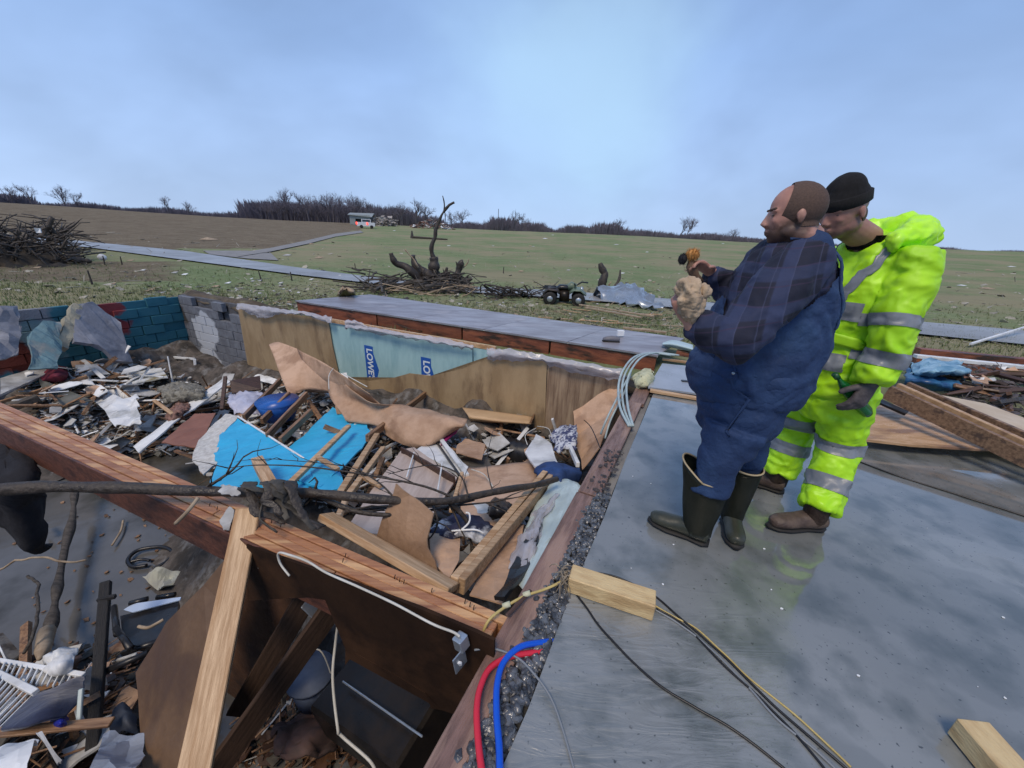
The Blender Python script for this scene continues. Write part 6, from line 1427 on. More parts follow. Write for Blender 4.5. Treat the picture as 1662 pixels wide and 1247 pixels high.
# green bottle in his left hand
gb_=thing('green_bottle','crushed green plastic bottle held in the gloved hand of the man in yellow','bottle',c2(1375,625,1.72))
a=c2(1358,612,1.82); b_=c2(1408,672,1.82)
bm=newbm(); tube(bm,[a,a.lerp(b_,.07),a.lerp(b_,.13),a.lerp(b_,.3),a.lerp(b_,.6),a.lerp(b_,.92),b_],[.010,.011,.016,.030,.030,.029,.024],18)
for v in bm.verts: v.co+=noise.noise_vector(v.co*30)*.006
obj('shell',bm,M_green,gb_,smooth=True)
bm=newbm(); tube(bm,[a-(b_-a)*.07,a+(b_-a)*.03],.014,14); obj('cap',bm,mat('dark_green_cap',(.01,.08,.03),None,5,.4),gb_,smooth=True)
# ================================================================= BACKGROUND
def tree_mesh(h,seed,spread=.35,depth=4,lean=0):
    rr=random.Random(seed); tk=newbm(); tw=newbm()
    def grow(p,d,l,r,k):
        n=3; q=[p]
        for i in range(n):
            d=(d+Vector((rr.uniform(-1,1),rr.uniform(-1,1),rr.uniform(-.2,.5)))*.14).normalized(); q.append(q[-1]+d*l/n)
        tube(tk if k>=depth-1 else tw,q,[r*(1-.4*i/n) for i in range(n+1)],5 if k>=depth-1 else 3,cap=False)
        if k==0: return
        m=rr.randint(4,5) if k<depth else rr.randint(7,9)
        for i in range(m):
            t=rr.uniform(.35,1) if k<depth else rr.uniform(.3,1); idx=min(int(t*n),n-1); b=q[idx].lerp(q[idx+1],t*n-idx)
            a=rr.uniform(0,6.283); s=d.cross(Vector((math.cos(a),math.sin(a),.1))).normalized()
            grow(b,(d*.75+s*rr.uniform(spread,spread+.5)+Z*.15).normalized(),l*rr.uniform(.45,.7),r*.5,k-1)
    grow(Vector((0,0,-.3)),Vector((lean,0,1)).normalized(),h*.55,h*.020,depth)
    return tk,tw
def tomesh(bm,name,mt):
    me=bpy.data.meshes.new(name); bm.to_mesh(me); bm.free(); me.materials.append(mt); return me
M_far=mat('hazy_distant_twigs',(.15,.14,.175),(.11,.10,.125),3,.95)  # haze of distance mixed into the twig colour
M_fart=mat('distant_trunk',(.09,.08,.095),(.11,.10,.11),3,.95)
protos=[]
for s in range(5):
    a,b=tree_mesh(9.,40+s,.30 if s<3 else .45); protos.append((tomesh(a,'trunk',M_fart),tomesh(b,'crown',M_far)))
rr=random.Random(55)
def plant(px,py,hpx,label,group,dist=None,kind=None):
    """a bare tree whose foot shows at this pixel and which stands hpx photo pixels tall"""
    p=GT(px,py)
    if p is None or (dist and p.length>dist*1.3) : 
        d=ray(px,py); d=Vector((d.x,d.y,0)).normalized(); p=d*(dist or 200); p.z=T(p.x,p.y)
    if dist: d=Vector((p.x,p.y,0)).normalized(); p=d*dist; p.z=T(p.x,p.y)
    h=hpx/F*(p-CAM).dot(FW)*1.05
    t=thing('bare_tree',label,'tree',p,group)
    tm,cm=protos[rr.randrange(5) if kind is None else kind]
    for nm,me in (('trunk',tm),('crown',cm)):
        o=bpy.data.objects.new(nm,me); COL.objects.link(o); o.parent=t
    t.scale=(h/9*1.0,h/9*1.0,h/9); t.rotation_euler=(0,0,rr.uniform(0,6.28))
    return t
for i in range(44):
    x=428+i*5.0+rr.uniform(-2,2); hgt=36+8*math.sin(i*.9)+rr.uniform(-5,6)
    if i<3: hgt*=.75
    if x>600: hgt*=.8
    plant(x,362,hgt,'tall bare tree of the dark copse left of the far barn','bare trees of the dark copse on the skyline',dist=rr.uniform(172,215))
for x,hgt,lab in ((655,30,'slim bare tree right of the far barn ruin'),(676,34,'lone bare tree between the barn and the far red brown wreckage'),(690,26,'thin bare tree left above the far wreckage'),(732,22,'bare tree just right of the far wreckage'),(752,24,'slender bare tree on the skyline right of the tall snag'),
    (1003,20,'small bare tree on the skyline left of the man in overalls'),(1104,22,'left of a close pair of small bare trees near the raised hand'),(1113,24,'right of a close pair of small bare trees near the raised hand'),(1190,14,'low bare bush tree on the skyline by the bald man'),(834,24,'small bare tree above the low hedge in the middle'),(850,18,'short bare tree beside the small middle tree'),
    (28,24,'ragged bare tree at the far left skyline'),(60,26,'second ragged bare tree at the far left skyline'),(112,30,'wide bare tree at the left skyline'),(130,20,'short bare tree beside the wide left one'),(278,17,'small bare tree above the left hedge line'),(308,15,'tiny bare tree above the left hedge line')):
    yb=GTY=None
    plant(x,{True:352,False:385}[x<400],hgt+10,lab,None,dist=rr.uniform(180,220))
# treeline as one mass
def woods(name,label,x0,x1,hf,seed,n,dist=235,lay=3):
    rr=random.Random(seed); bm=newbm()
    for i in range(n):
        x=rr.uniform(x0,x1); d=ray(x,380); d=Vector((d.x,d.y,0)).normalized(); R=dist+rr.uniform(-14,14)
        p=d*R; p.z=T(p.x,p.y)-1.0; h=hf(x)/F*(p-CAM).dot(FW)*rr.uniform(.5,1.25)+1.2
        # bushy clump: fan of fine stems
        for k in range(14):
            a=rr.uniform(0,6.28); q=p+Vector((math.cos(a),math.sin(a),0))*rr.uniform(0,h*.4); tip=q+Vector((math.cos(a)*h*.3,math.sin(a)*h*.3,h*rr.uniform(.5,1.0)))
            s=Vector((d.y,-d.x,0))*rr.uniform(.03,.10)*h*.5; mid=q.lerp(tip,.55)
            vs=[bm.verts.new(v) for v in (q-s*.6,q+s*.6,mid+s,tip,mid-s)]
            bm.faces.new(vs)
    o=obj(name,bm,M_far,fix=False); tag(o,label,'woods',kind='stuff'); return o
woods('distant_woods','dark wood mass under the copse left of the barn',415,665,lambda x:26,1,1700)
woods('distant_woods','low dark hedge and woods along the left skyline',-140,440,lambda x:10+2*math.sin(x*.05)+(6 if x<60 else 0),2,2000)
woods('distant_woods','low dark treeline along the middle skyline',655,1010,lambda x:14+4*math.sin(x*.04)+3*math.sin(x*.11),3,2200)
woods('distant_woods','thin dark treeline along the right skyline',1000,1800,lambda x:max(4,11-abs(x-1050)*.012)+1.5*math.sin(x*.05),4,2400)
# utility pole
p=GT(808,380); d=Vector((p.x,p.y,0)).normalized()*190; d.z=T(d.x,d.y)
b=newbm(); tube(b,[d,d+Z*9.5],[.16,.12],6); up_=obj('utility_pole',b,M_fart); tag(up_,'lone thin utility pole on the middle skyline','pole')
# ---------------------------------------------------------------- damaged barn and truck on the hill
def onT(px,py,dist):
    d=ray(px,py); d=Vector((d.x,d.y,0)).normalized()*dist; d.z=T(d.x,d.y); return d
bp_=onT(606,372,140); rt=Vector((bp_.y,-bp_.x,0)).normalized(); aw=Vector((bp_.x,bp_.y,0)).normalized()
sc_=(bp_-CAM).dot(FW)/F                     # metres per photo pixel there
bn=thing('metal_barn','damaged pale grey metal barn on the hill with a dark doorway','barn',bp_)
M_clad=mat('pale_metal_cladding',(.30,.33,.33),(.22,.25,.25),2,.5,.1,.3,6,(6,6,.3),coords='World')
def bb(name,x0,x1,z0,z1,y0,y1,mt,par=bn,org=None):
    o_=org or bp_; q=newbm(); box_bm(q,o_+rt*(x0*sc_)+aw*((y0+y1)/2)+Z*((z0+z1)/2*sc_),o_+rt*(x1*sc_)+aw*((y0+y1)/2)+Z*((z0+z1)/2*sc_),abs(y1-y0),(z1-z0)*sc_,0,.01); return obj(name,q,mt,par)
bb('front_wall',-34,-26,0,15,0,.3,M_clad); bb('front_wall',-17,-4,0,15,0,.3,M_clad); bb('lintel',-26,-17,9,15,0,.3,M_clad)
bb('back_wall',-34,20,0,14,7,7.3,M_clad); bb('side_wall',-34.8,-34,0,14,.3,7,M_clad); bb('doorway_dark',-26,-17,0,9,3,3.2,M_black)
b=newbm(); poly(b,[bp_+rt*(-37*sc_)+Z*(14.5*sc_)-aw*.5,bp_+rt*(-1*sc_)+Z*(12.8*sc_)-aw*.5,bp_+rt*(3*sc_)+Z*(19*sc_)+aw*3.6,bp_+rt*(-34*sc_)+Z*(18*sc_)+aw*3.6],.15); obj('roof',b,M_clad,bn)
b=newbm(); poly(b,[bp_+rt*(-34*sc_)+Z*(18*sc_)+aw*3.6,bp_+rt*(3*sc_)+Z*(19*sc_)+aw*3.6,bp_+rt*(6*sc_)+Z*(14*sc_)+aw*7.6,bp_+rt*(-36*sc_)+Z*(14*sc_)+aw*7.6],.15); obj('roof',b,M_clad,bn)
q=newbm(); rr=random.Random(3)
for i in range(260):
    p=bp_+rt*(rr.uniform(-8,36)*sc_)+aw*rr.uniform(-1,6)+Z*(rr.uniform(0,17)*sc_*rr.random()**.6); rshard(q,p,rr.uniform(.3,1.2),rr.choice(('stick','shard')))
tag(obj('barn_wreckage',q,mat('greybrown_wreck',(.22,.19,.17),(.42,.40,.38),2,.9,coords='World')),'grey brown heap of collapsed building right of the pale barn','wreckage',kind='stuff')
tp=onT(598,374,118); ts=(tp-CAM).dot(FW)/F
tk_=thing('pickup_truck','white pickup truck with lit red tail lights parked by the far barn','truck',tp)
M_tw=mat('white_truck_paint',(.62,.65,.70),None,3,.3); M_tl=emis('red_tail_light',(1,.05,.03),2.2)
def tbx(name,x0,x1,z0,z1,y0,y1,mt,par=tk_): return bb(name,x0,x1,z0,z1,y0,y1,mt,par,tp)
bd=tbx('body',-14,9,2.5,7.5,-.9,.9,M_tw); tbx('cab',-8,4,7.5,11.5,-.8,.8,M_tw,); tbx('windscreen',4.02,4.6,7.6,10.8,-.7,.7,M_glass); tbx('side_window',-7,3,8.2,10.8,-.84,-.8,M_glass); tbx('rear_panel',-14.5,-14,3,7,-.8,.8,M_red)
tbx('tail_light',-15,-13.6,4.5,7.6,-.95,-.5,M_tl); tbx('tail_light',-1.5,0,4.5,7.6,-1.0,-.9,M_tl)
for x in (-10,5.5):
    for y in (-.85,.85):
        b=newbm(); c=tp+rt*(x*ts)+aw*y+Z*.4; tube(b,[c-aw*.12,c+aw*.12],.42,14); wh=obj('wheel',b,M_sole,tk_)
tr_=onT(575,373,124); b=newbm(); 
# far red brown wreckage
wp=onT(700,375,135); q=newbm(); ws_=(wp-CAM).dot(FW)/F; q2=newbm()
for i in range(190):
    x=rr.uniform(-32,36); hh=max(0,15*(1-abs(x)/38)); p=wp+rt*(x*ws_)+aw*rr.uniform(-2,3)+Z*(rr.uniform(0,hh)*ws_); rshard(q if i%3 else q2,p,rr.uniform(.25,1.0),rr.choice(('stick','shard')))
wk_=obj('house_wreckage',q,mat('redbrown_wreck',(.26,.13,.09),(.12,.08,.07),3,.9,coords='World')); tag(wk_,'far heap of red brown house wreckage on the hill crest','wreckage',kind='stuff')
tag(obj('white_wreckage',q2,M_white),'white fragments in the far house wreckage','wreckage',kind='stuff')
# ---------------------------------------------------------------- uprooted stump with the tall snag
def BT(px,py,dist): # point on the vertical screen-facing plane at ground distance dist
    d=ray(px,py); return CAM+d*(dist/math.hypot(d.x,d.y))
sp0=GT(705,466); DS=math.hypot(sp0.x,sp0.y)
sn=thing('uprooted_tree','black uprooted tree with splayed broken limbs and one tall crooked snag','tree',sp0)
def limb(pix,rad,dist,mt=M_bark,nm='limb',par=sn,k=4,off=0):
    b=newbm(); pts=spline([BT(x,y,dist+o) for x,y,o in [(a+(off,))[:3] for a in pix]],k); n=len(pts)
    tube(b,[p+noise.noise_vector(p*2.5)*.09 for p in pts],[.72*(rad[0]+(rad[1]-rad[0])*i/(n-1))*(1+.55*noise.noise(p*6)) for i,p in enumerate(pts)],9); return obj(nm,b,mt,par,smooth=True)
limb([(700,462),(704,440),(706,428),(705,416)],(.34,.22),DS,nm='trunk')
limb([(705,418),(702,405),(704,385),(712,362),(722,343),(736,327)],(.14,.05),DS)
limb([(720,347),(722,335),(718,320)],(.05,.025),DS); limb([(712,362),(707,357)],(.05,.02),DS); limb([(722,345),(724,360),(727,366)],(.025,.012),DS)
limb([(690,458),(672,446),(655,432),(643,424),(636,411)],(.22,.12),DS,off=-.5); limb([(688,456),(678,440),(672,428),(668,416)],(.24,.12),DS); limb([(695,452),(684,438),(676,430)],(.26,.1),DS)
limb([(682,436),(670,420),(658,405)],(.05,.04),DS,M_barkcut,'torn_limb',off=-.3)
limb([(700,462),(715,458),(735,462),(748,466)],(.5,.45),DS,off=.3,nm='root_plate'); limb([(720,455),(724,445),(725,434)],(.2,.05),DS); limb([(738,455),(745,440),(750,426),(752,424)],(.22,.12),DS); limb([(748,440),(757,430),(762,420)],(.06,.02),DS,M_barkcut,'torn_limb'); limb([(740,458),(757,454),(766,450)],(.2,.06),DS); limb([(744,436),(741,426)],(.08,.03),DS)
limb([(690,462),(665,460),(640,468)],(.30,.1),DS,off=-.6); limb([(705,462),(698,448),(690,440)],(.3,.2),DS,off=-.4)
for i in range(34):
    a=rr.uniform(0,6.28); x=rr.uniform(672,752); limb([(x,462),(x+rr.uniform(-22,22),rr.uniform(440,458)),(x+rr.uniform(-40,40),rr.uniform(432,462))],(rr.uniform(.03,.10),.012),DS,off=rr.uniform(-.8,.4),nm='root')
# brushwood around it
def brush(name,label,x0,x1,y0,y1,n,seed,l0=.4,l1=1.4,mt=M_bone,r=.035,hgt=.5):
    rr=random.Random(seed); b=newbm()
    for i in range(n):
        x=rr.uniform(x0,x1); y=rr.uniform(y0,y1); p=GT(x,y)
        if p is None or inpit(p): continue
        p.z+=rr.uniform(0,hgt)*rr.random(); a=rr.uniform(0,6.28); d=Vector((math.cos(a),math.sin(a)*.6,rr.uniform(-.15,.4))).normalized(); l_=rr.uniform(l0,l1)
        q=[p-d*l_/2]
        for k in range(3): q.append(q[-1]+(d+Vector((rr.uniform(-1,1),rr.uniform(-1,1),rr.uniform(-1,1)))*.18)*l_/3)
        w_=r*rr.uniform(.3,1.2); tube(b,q,[w_,w_*.9,w_*.7,w_*.4],5)
    o=obj(name,b,mt,smooth=True); tag(o,label,'brushwood',kind='stuff'); return o
brush('brushwood','heap of broken grey branches in front of the uprooted tree',575,770,464,478,150,1,.5,2.0,hgt=.7)
brush('brushwood','pale split sticks among the grey branches',600,760,468,482,40,2,.6,1.8,M_barkcut,.03,.4)
brush('brushwood','dark twigs strewn between the tree and the quad bike',760,900,474,486,70,3,.3,1.2,M_bark,.02,.4)
brush('brushwood','pale splintered wood strewn on the grass behind the deck',740,1100,484,545,150,4,.15,.6,M_barkcut,.014,.08)
brush('brushwood','dark twigs strewn on the grass behind the deck',300,1100,470,540,260,5,.15,.7,M_bark,.012,.1)
for i,(a,b,w_,lab) in enumerate((((610,484),(642,470),.10,'long peeled pole crossing the brushwood left of the uprooted tree'),((690,478),(735,474),.09,'pale log lying before the root plate'),((622,488),(618,470),.07,'short upright pale stick left of the brushwood'))):
    p,q=GT(*a),GT(*b); p.z+=.25; q.z+=.35; board('peeled_log',lab,'log',p,q,w_,w_,M_bone,bev=.02)
patch('pale_stone','lumpy pale bleached root lying at the far end of the deck','root',[[GT(548,479),GT(556,470),GT(566,474)],[BT(550,476,9.5),BT(558,468,9.4),BT(572,474,9.4)],[GT(556,482),GT(566,480),GT(576,480)]],M_barkcut,.05,3,rough=.06,frq=6)
# fallen pole on the slope
p,q=GT(669,388),GT(726,392); p.z+=.3; q.z+=.3
fp=thing('fallen_tree','dark fallen pole lying on the green slope behind the uprooted tree','fallen tree',p); b=newbm(); tube(b,[p,q],[.22,.12],7); obj('trunk',b,M_bark,fp); b=newbm(); tube(b,[p-Z*.2,p+Z*1.0],[.35,.1],7); obj('root',b,M_bark,fp)
# broken stump and split log right of quad
s0=GT(978,480); DD=math.hypot(s0.x,s0.y); s1=thing('broken_stump','tall black broken stump leaning behind the blue grey sheet metal','stump',s0)
limb([(980,480),(978,462),(980,445),(974,434),(972,426)],(.28,.10),DD,par=s1,nm='trunk'); limb([(982,476),(990,470),(1000,476)],(.2,.08),DD,par=s1,nm='root')
s2=thing('broken_stump','brown split stump with pale torn wood right of the black one','stump',GT(1000,478)); limb([(996,478),(1000,464),(1004,450),(1008,438)],(.16,.03),DD,M_bone,'trunk',s2); limb([(994,475),(990,466),(994,458)],(.06,.03),DD,M_barkcut,'torn_wood',s2)
# sheet metal
sm=thing('crumpled_roofing','crumpled pale blue grey roofing sheets on the grass behind the overalls man','roofing sheet',GT(1010,490))
gp=lambda x,y,z=0.: (lambda p:Vector((p.x,p.y,p.z+z)))(GT(x,y))
patch('sheet',None,None,[[gp(965,484,.1),gp(1000,480,.3),gp(1030,482,.25)],[gp(968,487,.3),gp(1010,490,.55),gp(1050,492,.35)],[gp(980,491,.05),gp(1030,500,.1),gp(1072,508,.05)]],M_metal,.01,3,parent=sm,rough=.25,frq=1.5)
patch('sheet',None,None,[[gp(990,478,.2),gp(1020,480,.4),gp(1045,488,.3)],[gp(1000,484,.5),gp(1030,490,.4),gp(1060,498,.3)]],M_metal,.01,3,parent=sm,rough=.2,frq=2)
# quad bike
qp=GT(915,492); qd=Vector((qp.x,qp.y,0)).normalized(); qr=Vector((qd.y,-qd.x,0)); qs=(qp-CAM).dot(FW)/F
qb=thing('quad_bike','small dark green quad bike with silver wheel hubs standing on the grass','quad bike',qp)
def Q(x,z,y=0.): return qp+qr*(x*qs)+Z*(z*qs)+qd*y
M_qg=mat('dull_green_plastic',(.16,.21,.15),(.10,.14,.10),5,.4)
def qt(name,pts,rad,mt,par=qb,**k):
    b=newbm(); tube(b,pts,rad,12,**k); return obj(name,b,mt,par,smooth=True)
for x,y in ((22,-.45),(22,.45),(-22,-.45),(-22,.45)):
    c=Q(x,9,y); w_=qt('wheel',[c-qd*.12,c-qd*.10,c+qd*.10,c+qd*.12],[.8*10*qs,10.5*qs,10.5*qs,.8*10*qs],M_sole)
    h_=qt('hub',[c-qd*.135,c-qd*.125],[4.2*qs,4.6*qs],M_metal,w_)
qt('front_fender',[Q(8,18),Q(14,23),Q(24,23),Q(33,16)],[(.4,.05),(.5,.06),(.5,.06),(.45,.04)],M_qg,side=qd)
qt('rear_fender',[Q(-34,14),Q(-26,22),Q(-12,21),Q(-8,16)],[(.4,.04),(.5,.06),(.5,.06),(.4,.04)],mat('muddy_brown_plastic',(.05,.04,.035),(.03,.025,.02),5,.6),side=qd)
qt('seat',[Q(-14,22),Q(-8,25),Q(4,25),Q(8,24)],[(.14,.06),(.18,.09),(.16,.09),(.1,.05)],M_black,side=qd)
qt('fuel_tank',[Q(4,24),Q(10,28),Q(17,26)],[(.14,.1),(.2,.14),(.12,.1)],M_qg,side=qd)
qt('engine',[Q(-8,12),Q(8,12)],[(.22,.2),(.22,.2)],M_dmetal,side=qd)
qt('headlight',[Q(24,24,-.1),Q(28,23,-.1)],[.1,.08],M_metal)
hb_=qt('handlebar',[Q(16,28,-.05),Q(14,33,-.4)],[.025,.025],M_black); qt('handlebar',[Q(16,28,.05),Q(26,33,.3),Q(36,32,.4)],[.03,.025,.025],M_black)
for y in (-.3,0,.3): qt('rack_bar',[Q(-34,24,y),Q(-14,24,y)],[.02,.02],M_black)
qt('axle',[Q(22,9,-.4),Q(22,9,.4)],[.05,.05],M_dmetal); qt('axle',[Q(-22,9,-.4),Q(-22,9,.4)],[.05,.05],M_dmetal)
wr=thing('tangled_wire','tangle of dark brush and bent wire by the road left of the quad bike','wire tangle',GT(825,486)); b=newbm(); rr=random.Random(8)
for i in range(16):
    x=rr.uniform(800,850); c=gp(x,484); a=[c+Vector((rr.uniform(-.6,.6),rr.uniform(-.3,.3),rr.uniform(0,.45))) for _ in range(4)]; tube(b,spline(a,4),rr.uniform(.01,.03),5)
obj('wires',b,M_bark,wr,smooth=True)
# ---------------------------------------------------------------- big dark brush heap at the left
hp0=GT(60,425); DH=math.hypot(hp0.x,hp0.y)
hs=thing('uprooted_tree','great dark tangled heap of an uprooted tree at the far left','tree',hp0); rr=random.Random(77)
hm=(BT(1,0,DH)-BT(0,0,DH)).length
b=newbm(); rows=[]
for i in range(9):
    row=[]
    for j in range(15):
        x=-60+j*14.5; dd=-3.0+i*.75; f_=math.sin(math.pi*i/8); top=430-(62*sst(150,40,x) if 0 else 60*(1-sst(60,150,x)))
        p0=BT(x,430,DH+dd); p0.z=T(p0.x,p0.y)-.2; hh=(430-top)*hm*.8*f_; row.append(Vector((p0.x,p0.y,p0.z+hh*(1+.35*noise.noise(Vector((x*.06,i*.8,0)))))))
    rows.append(row)
patch('root_mass',None,None,rows,mat('black_root_mass',(.020,.018,.015),(.045,.036,.028),3,.95,0,1,6),.2,1,parent=hs,rough=.5,frq=.8)
for i in range(150):
    x=rr.uniform(-70,120); y=rr.uniform(375,425); x2=x+rr.uniform(-35,35); y2=y-rr.uniform(-10,32)
    if x2>148: continue
    y=max(y,360+max(0,(x-80))*.6); limb([(x,y),((x+x2)/2+rr.uniform(-5,5),(y+y2)/2),(x2,y2)],(rr.uniform(.03,.10),.012),DH,M_bark if rr.random()<.92 else M_bone,'limb',hs,3,rr.uniform(-3.2,1))
limb([(68,385),(76,368),(86,352)],(.22,.10),DH,M_bark,'limb',hs,off=-2); limb([(110,420),(136,424),(150,425)],(.25,.1),DH,M_bark,'limb',hs,off=-1)
brush('brushwood','dense dark mass of branches in the uprooted heap at the far left',-70,140,405,430,420,5,.5,2.4,M_bark,.045,2.0)
sheet('white_scrap','white scrap caught high in the dark uprooted heap','scrap',[BT(56,370,DH-3.5),BT(66,371,DH-3.5),BT(68,378,DH-3.6),BT(60,378,DH-3.4)],M_white,.04)
b=newbm(); c=gp(166,428,.28); tube(b,[c,c+Vector((0,.10,0)),c+Vector((0,.25,.02))],[(.15,.12),(.20,.16),(.06,.05)],18,side=(1,0,0)); ds=obj('white_tub',b,M_white,smooth=True); tag(ds,'round white tub lying on its side near the dark uprooted heap','tub')
# fence stakes
for x,y,h_,lab in ((150,462,22,'thin leaning dark stake in front of the brown bank'),(170,430,14,'short dark stake behind the round white tub'),(198,430,13,'forked dark stake right of the white tub'),(425,457,16,'thin stake beside the road, right of the junction'),(474,456,14,'slanting thin stake further right along the road'),(577,436,8,'short dark post on the green slope before the driveway'),(817,444,10,'short dark post standing before the road right of the tree')):
    p=GT(x,y); s_=(p-CAM).dot(FW)/F; b=newbm(); tube(b,[p-Z*.1,p+Z*(h_*s_)+Vector((rr.uniform(-.3,.3)*h_*s_*.6,0,0))],[.035,.02],6); tag(obj('fence_stake',b,M_bark),lab,'stake')
# earth mounds (rough ploughed bank at left)
# ---------------------------------------------------------------- strewn scraps on the fields
pieces=[(212,425,10),(232,441,9),(283,445,12),(300,448,10),(410,459,8),(422,458,7),(408,455,6),(336,390,30),(505,397,9),(465,416,16),(517,420,18),(640,375,5),(570,425,5),(728,400,8),(884,388,10),(860,400,8),(865,401,6),(1000,398,9),(897,382,5),(922,440,8),(845,442,12),(1120,440,8),(1173,396,5),(960,366,6),(1604,440,14),(1640,434,12),(1600,470,20),(1560,465,12),(60,437,12),(240,475,8),(185,463,8),(1010,445,8),(1050,410,6),(770,430,8),(1060,460,8),(800,400,5),(370,462,10),(350,468,12),(550,450,8),(505,456,9),(455,462,10)]
rr=random.Random(91)
for i,(x,y,wpx) in enumerate(pieces):
    p=GT(x,y)
    if p is None: continue
    s=(p-CAM).dot(FW)/F*wpx/2; d=Vector((p.y,-p.x,0)).normalized(); a_=Vector((p.x,p.y,0)).normalized()
    pts=[p+d*s*rr.uniform(-1,-.6)+Z*.05,p+d*s*rr.uniform(-.3,.2)+a_*s*.5+Z*(.05+s*.25),p+d*s+Z*.1,p+d*s*.3-a_*s*.4+Z*.05]
    sheet('field_scrap','pale storm scrap lying on the open field','scrap',pts,rr.choice((M_white,M_plaster,M_barkcut)),.02,group='pale storm scraps on the open fields')
b=newbm()
for i in range(900):
    x=rr.uniform(-50,1720); y=rr.uniform(362+x*.043+8,480+x*.05); p=GT(x,y,.02)
    if p is None or p.length>160 or inpit(p): continue
    rshard(b,p,rr.uniform(.03,.10)*(1+p.length/22),rr.choice(('stick','shard')))
tag(obj('storm_litter',b,mat('pale_litter',(.42,.40,.34),(.26,.24,.19),3,.9,coords='World')),'fine pale litter scattered over the fields','litter',kind='stuff')
# litter close behind the pit
b=newbm(); b2=newbm(); b3=newbm()
for i in range(1500):
    x=rr.uniform(230,1110); y=rr.uniform(462,482+(x-230)*.08); p=GT(x,y,.02)
    if p is None or inpit(p): continue
    rshard(rr.choice((b,b2,b3,b3)),p,rr.uniform(.02,.10),rr.choice(('stick','stick','shard')))
tag(obj('yard_litter',b,M_plaster),'small pale litter on the grass behind the basement','litter',kind='stuff'); tag(obj('yard_splinters',b2,M_barkcut),'small wood splinters on the grass behind the basement','splinters',kind='stuff'); tag(obj('yard_leaves',b3,M_bark),'dark twigs and leaves on the grass behind the basement','leaves',kind='stuff')
for i in range(16):
    x=rr.uniform(840,1100); y=rr.uniform(505,545); p=gp(x,y,.04); d=Vector((1,rr.uniform(-.9,.1),0)).normalized(); l_=rr.uniform(.12,.35)
    board('split_board','pale split board on the grass behind the deck','split board',p-d*l_,p+d*l_,.05,.02,rr.choice((M_barkcut,M_pine,M_osb)),group='pale split boards on the grass behind the deck')
for a,bq,lab in (((940,500),(1060,520),'longest pale split timber on the grass, below the sheet metal'),((950,505),(1040,522),'pale split timber parallel to the longest one'),((1010,540),(1080,548),'pale timber lying just behind the deck near the hand')):
    p,q=gp(*a,.1),gp(*bq,.1); board('split_board',lab,'split board',p,q,.08,.04,M_barkcut)
board('steel_strip','long pale bent pole on the road bank at the right','pole',gp(1572,565,.1),gp(1660,546,.3),.05,.05,M_white)
# grass tufts near
b=newbm()
for i in range(9000):
    x=rr.uniform(-40,1700); y=rr.uniform(455+x*.05,500+x*.06) if rr.random()<.6 else rr.uniform(420+x*.045,480+x*.05); p=GT(x,y)
    if p is None or inpit(p): continue
    for k in range(3):
        a=rr.uniform(0,6.28); h_=rr.uniform(.04,.12); d=Vector((math.cos(a),math.sin(a),0)); q=p+d*rr.uniform(0,.08); s=Vector((d.y,-d.x,0))*.009
        b.faces.new([b.verts.new(q-s),b.verts.new(q+s),b.verts.new(q+d*h_*.5+Z*h_)])
tag(obj('grass_tufts',b,mat('grass_blades',(.10,.15,.05),(.18,.18,.09),1,.9,coords='World'),fix=False),'short green and straw coloured grass tufts','grass',kind='stuff')
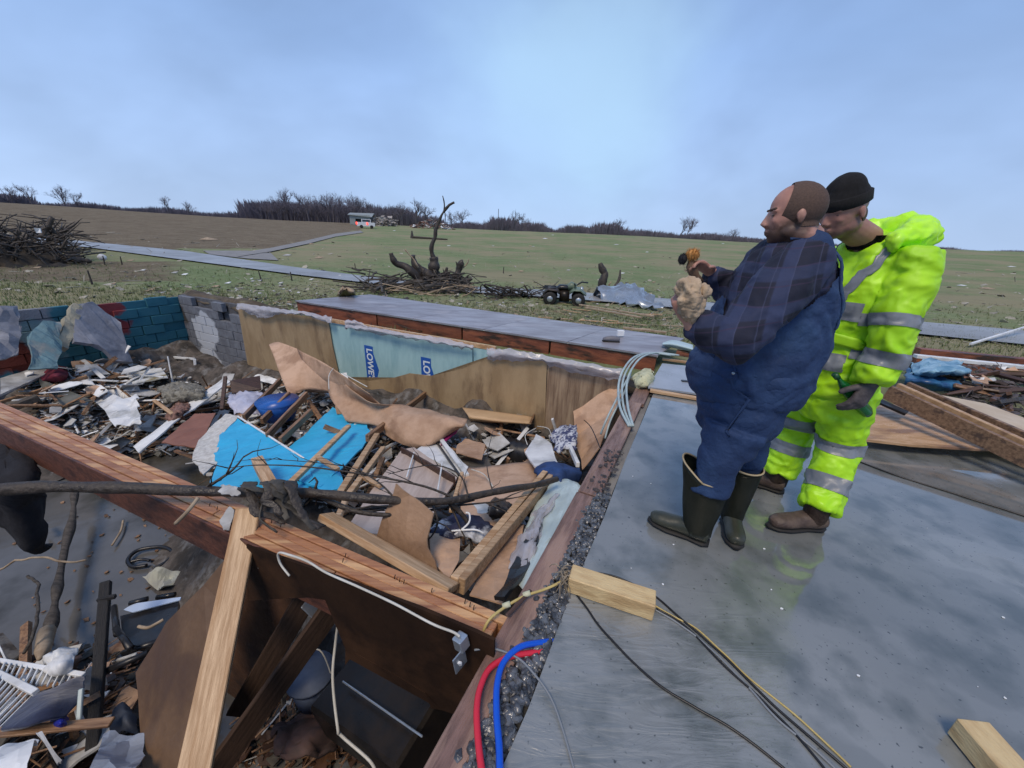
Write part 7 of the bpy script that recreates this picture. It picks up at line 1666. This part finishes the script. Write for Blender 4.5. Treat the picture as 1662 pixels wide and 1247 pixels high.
# ================================================================= labels that tell alike pieces apart
def orda(i):
    w_=['first','second','third','fourth','fifth','sixth','seventh','eighth','ninth','tenth','eleventh','twelfth','thirteenth','fourteenth','fifteenth','sixteenth','seventeenth','eighteenth','nineteenth','twentieth']
    if i<20: return w_[i]
    t=['twenty','thirty','forty'][(i+1)//10-2]; k=(i+1)%10
    return (['twentieth','thirtieth','fortieth'][(i+1)//10-2]) if k==0 else t+'-'+w_[k-1]
bpy.context.view_layer.update()
def px_(o): return proj(o.matrix_world.translation) or (0,0)
tr_=sorted([o for o in bpy.data.objects if o.get('group','').startswith('bare trees of the dark copse')],key=lambda o:px_(o)[0])
for i,o in enumerate(tr_): o['label']='bare tree of the dark copse left of the far barn, %s from its left end'%orda(i)
AN={'pit':[((85,605),'dark red cushion'),((298,598),'small window frame'),((190,660),'crumpled white sheet metal'),((158,713),'square pale plastic sheet'),((168,540),'leaning plaster slab'),((40,610),'off-white door edge'),((310,700),'red brown board'),((300,665),'long white board'),((395,625),'dark headboard'),((455,675),'deep blue tub'),((430,745),'nearest blue drywall'),((545,710),'far blue drywall'),((490,600),'folded cardboard flap'),((650,680),'long cardboard curl'),((690,780),'wood-grain cabinet'),((825,730),'black drum'),((905,770),'navy jacket'),((760,930),'pine plank pair'),((660,860),'upright cardboard triangle'),((745,862),'dark clothes'),((965,690),'tall leaning board'),((30,1120),'white slatted shelf'),((160,1080),'burnt post'),((240,1020),'black chair wreck'),((30,1230),'pale corner tarp'),((200,1220),'wet pale sheet'),((285,1120),'curved brown board'),((810,900),'crumpled film bag'),((600,830),'fallen limb'),((870,850),'pale crumpled plastic')],
'right':[((1520,600),'pale blue tarp'),((1510,615),'dark blue plastic'),((1600,590),'white topped sill'),((1580,690),'long double timber'),((1640,740),'pale plywood'),((1662,640),'right picture edge')],
'field':[((606,360),'metal barn'),((598,370),'white truck'),((700,370),'red brown wreckage'),((700,440),'tall black snag'),((915,478),'quad bike'),((978,450),'black broken stump'),((1010,490),'roofing sheets'),((166,428),'white tub'),((60,400),'dark uprooted heap'),((430,412),'road junction'),((500,390),'gravel driveway'),((1120,430),'furry toy'),((1580,545),'road at right'),((300,410),'road at left'),((825,480),'wire tangle'),((810,370),'utility pole')]}
def relabel(group,base,key):
    used={}
    obs=[o for o in bpy.data.objects if o.get('group')==group]
    for o in sorted(obs,key=lambda o:px_(o)):
        x,y=px_(o); sz=max(o.dimensions); size='small' if sz<.28 else ('large' if sz>.5 else 'middling')
        best=None
        for (ax_,ay),nm in sorted(AN[key],key=lambda a:(a[0][0]-x)**2+(a[0][1]-y)**2)[:6]:
            dx,dy=x-ax_,y-ay; rel=('right of' if dx>0 else 'left of') if abs(dx)>abs(dy) else ('just below' if dy>0 else 'just above')
            if math.hypot(dx,dy)<14: rel='right beside'
            for lab in ('%s %s the %s'%(base,rel,nm),'%s %s %s the %s'%(size,base,rel,nm)):
                if lab not in used: best=lab; break
            if best: break
        if best: used[best]=1; o['label']=best
for g,b_,k in (('large pale panels on the left rubble','broad pale broken panel','pit'),('large cardboard pieces on the middle rubble','broad flat cardboard piece','pit'),('pale broken drywall pieces in the basement','pale drywall piece','pit'),('short broken boards in the basement','short broken brown board','pit'),('torn cardboard pieces in the basement','torn cardboard piece','pit'),('white painted splinters in the basement','white painted splinter','pit'),('broken timbers in the heap at the right edge','broken timber scrap','right'),('pale torn scraps in the heap at the right edge','torn scrap','right'),('pale storm scraps on the open fields','pale storm scrap','field'),('pale split boards on the grass behind the deck','pale split board','field')): relabel(g,b_,k)
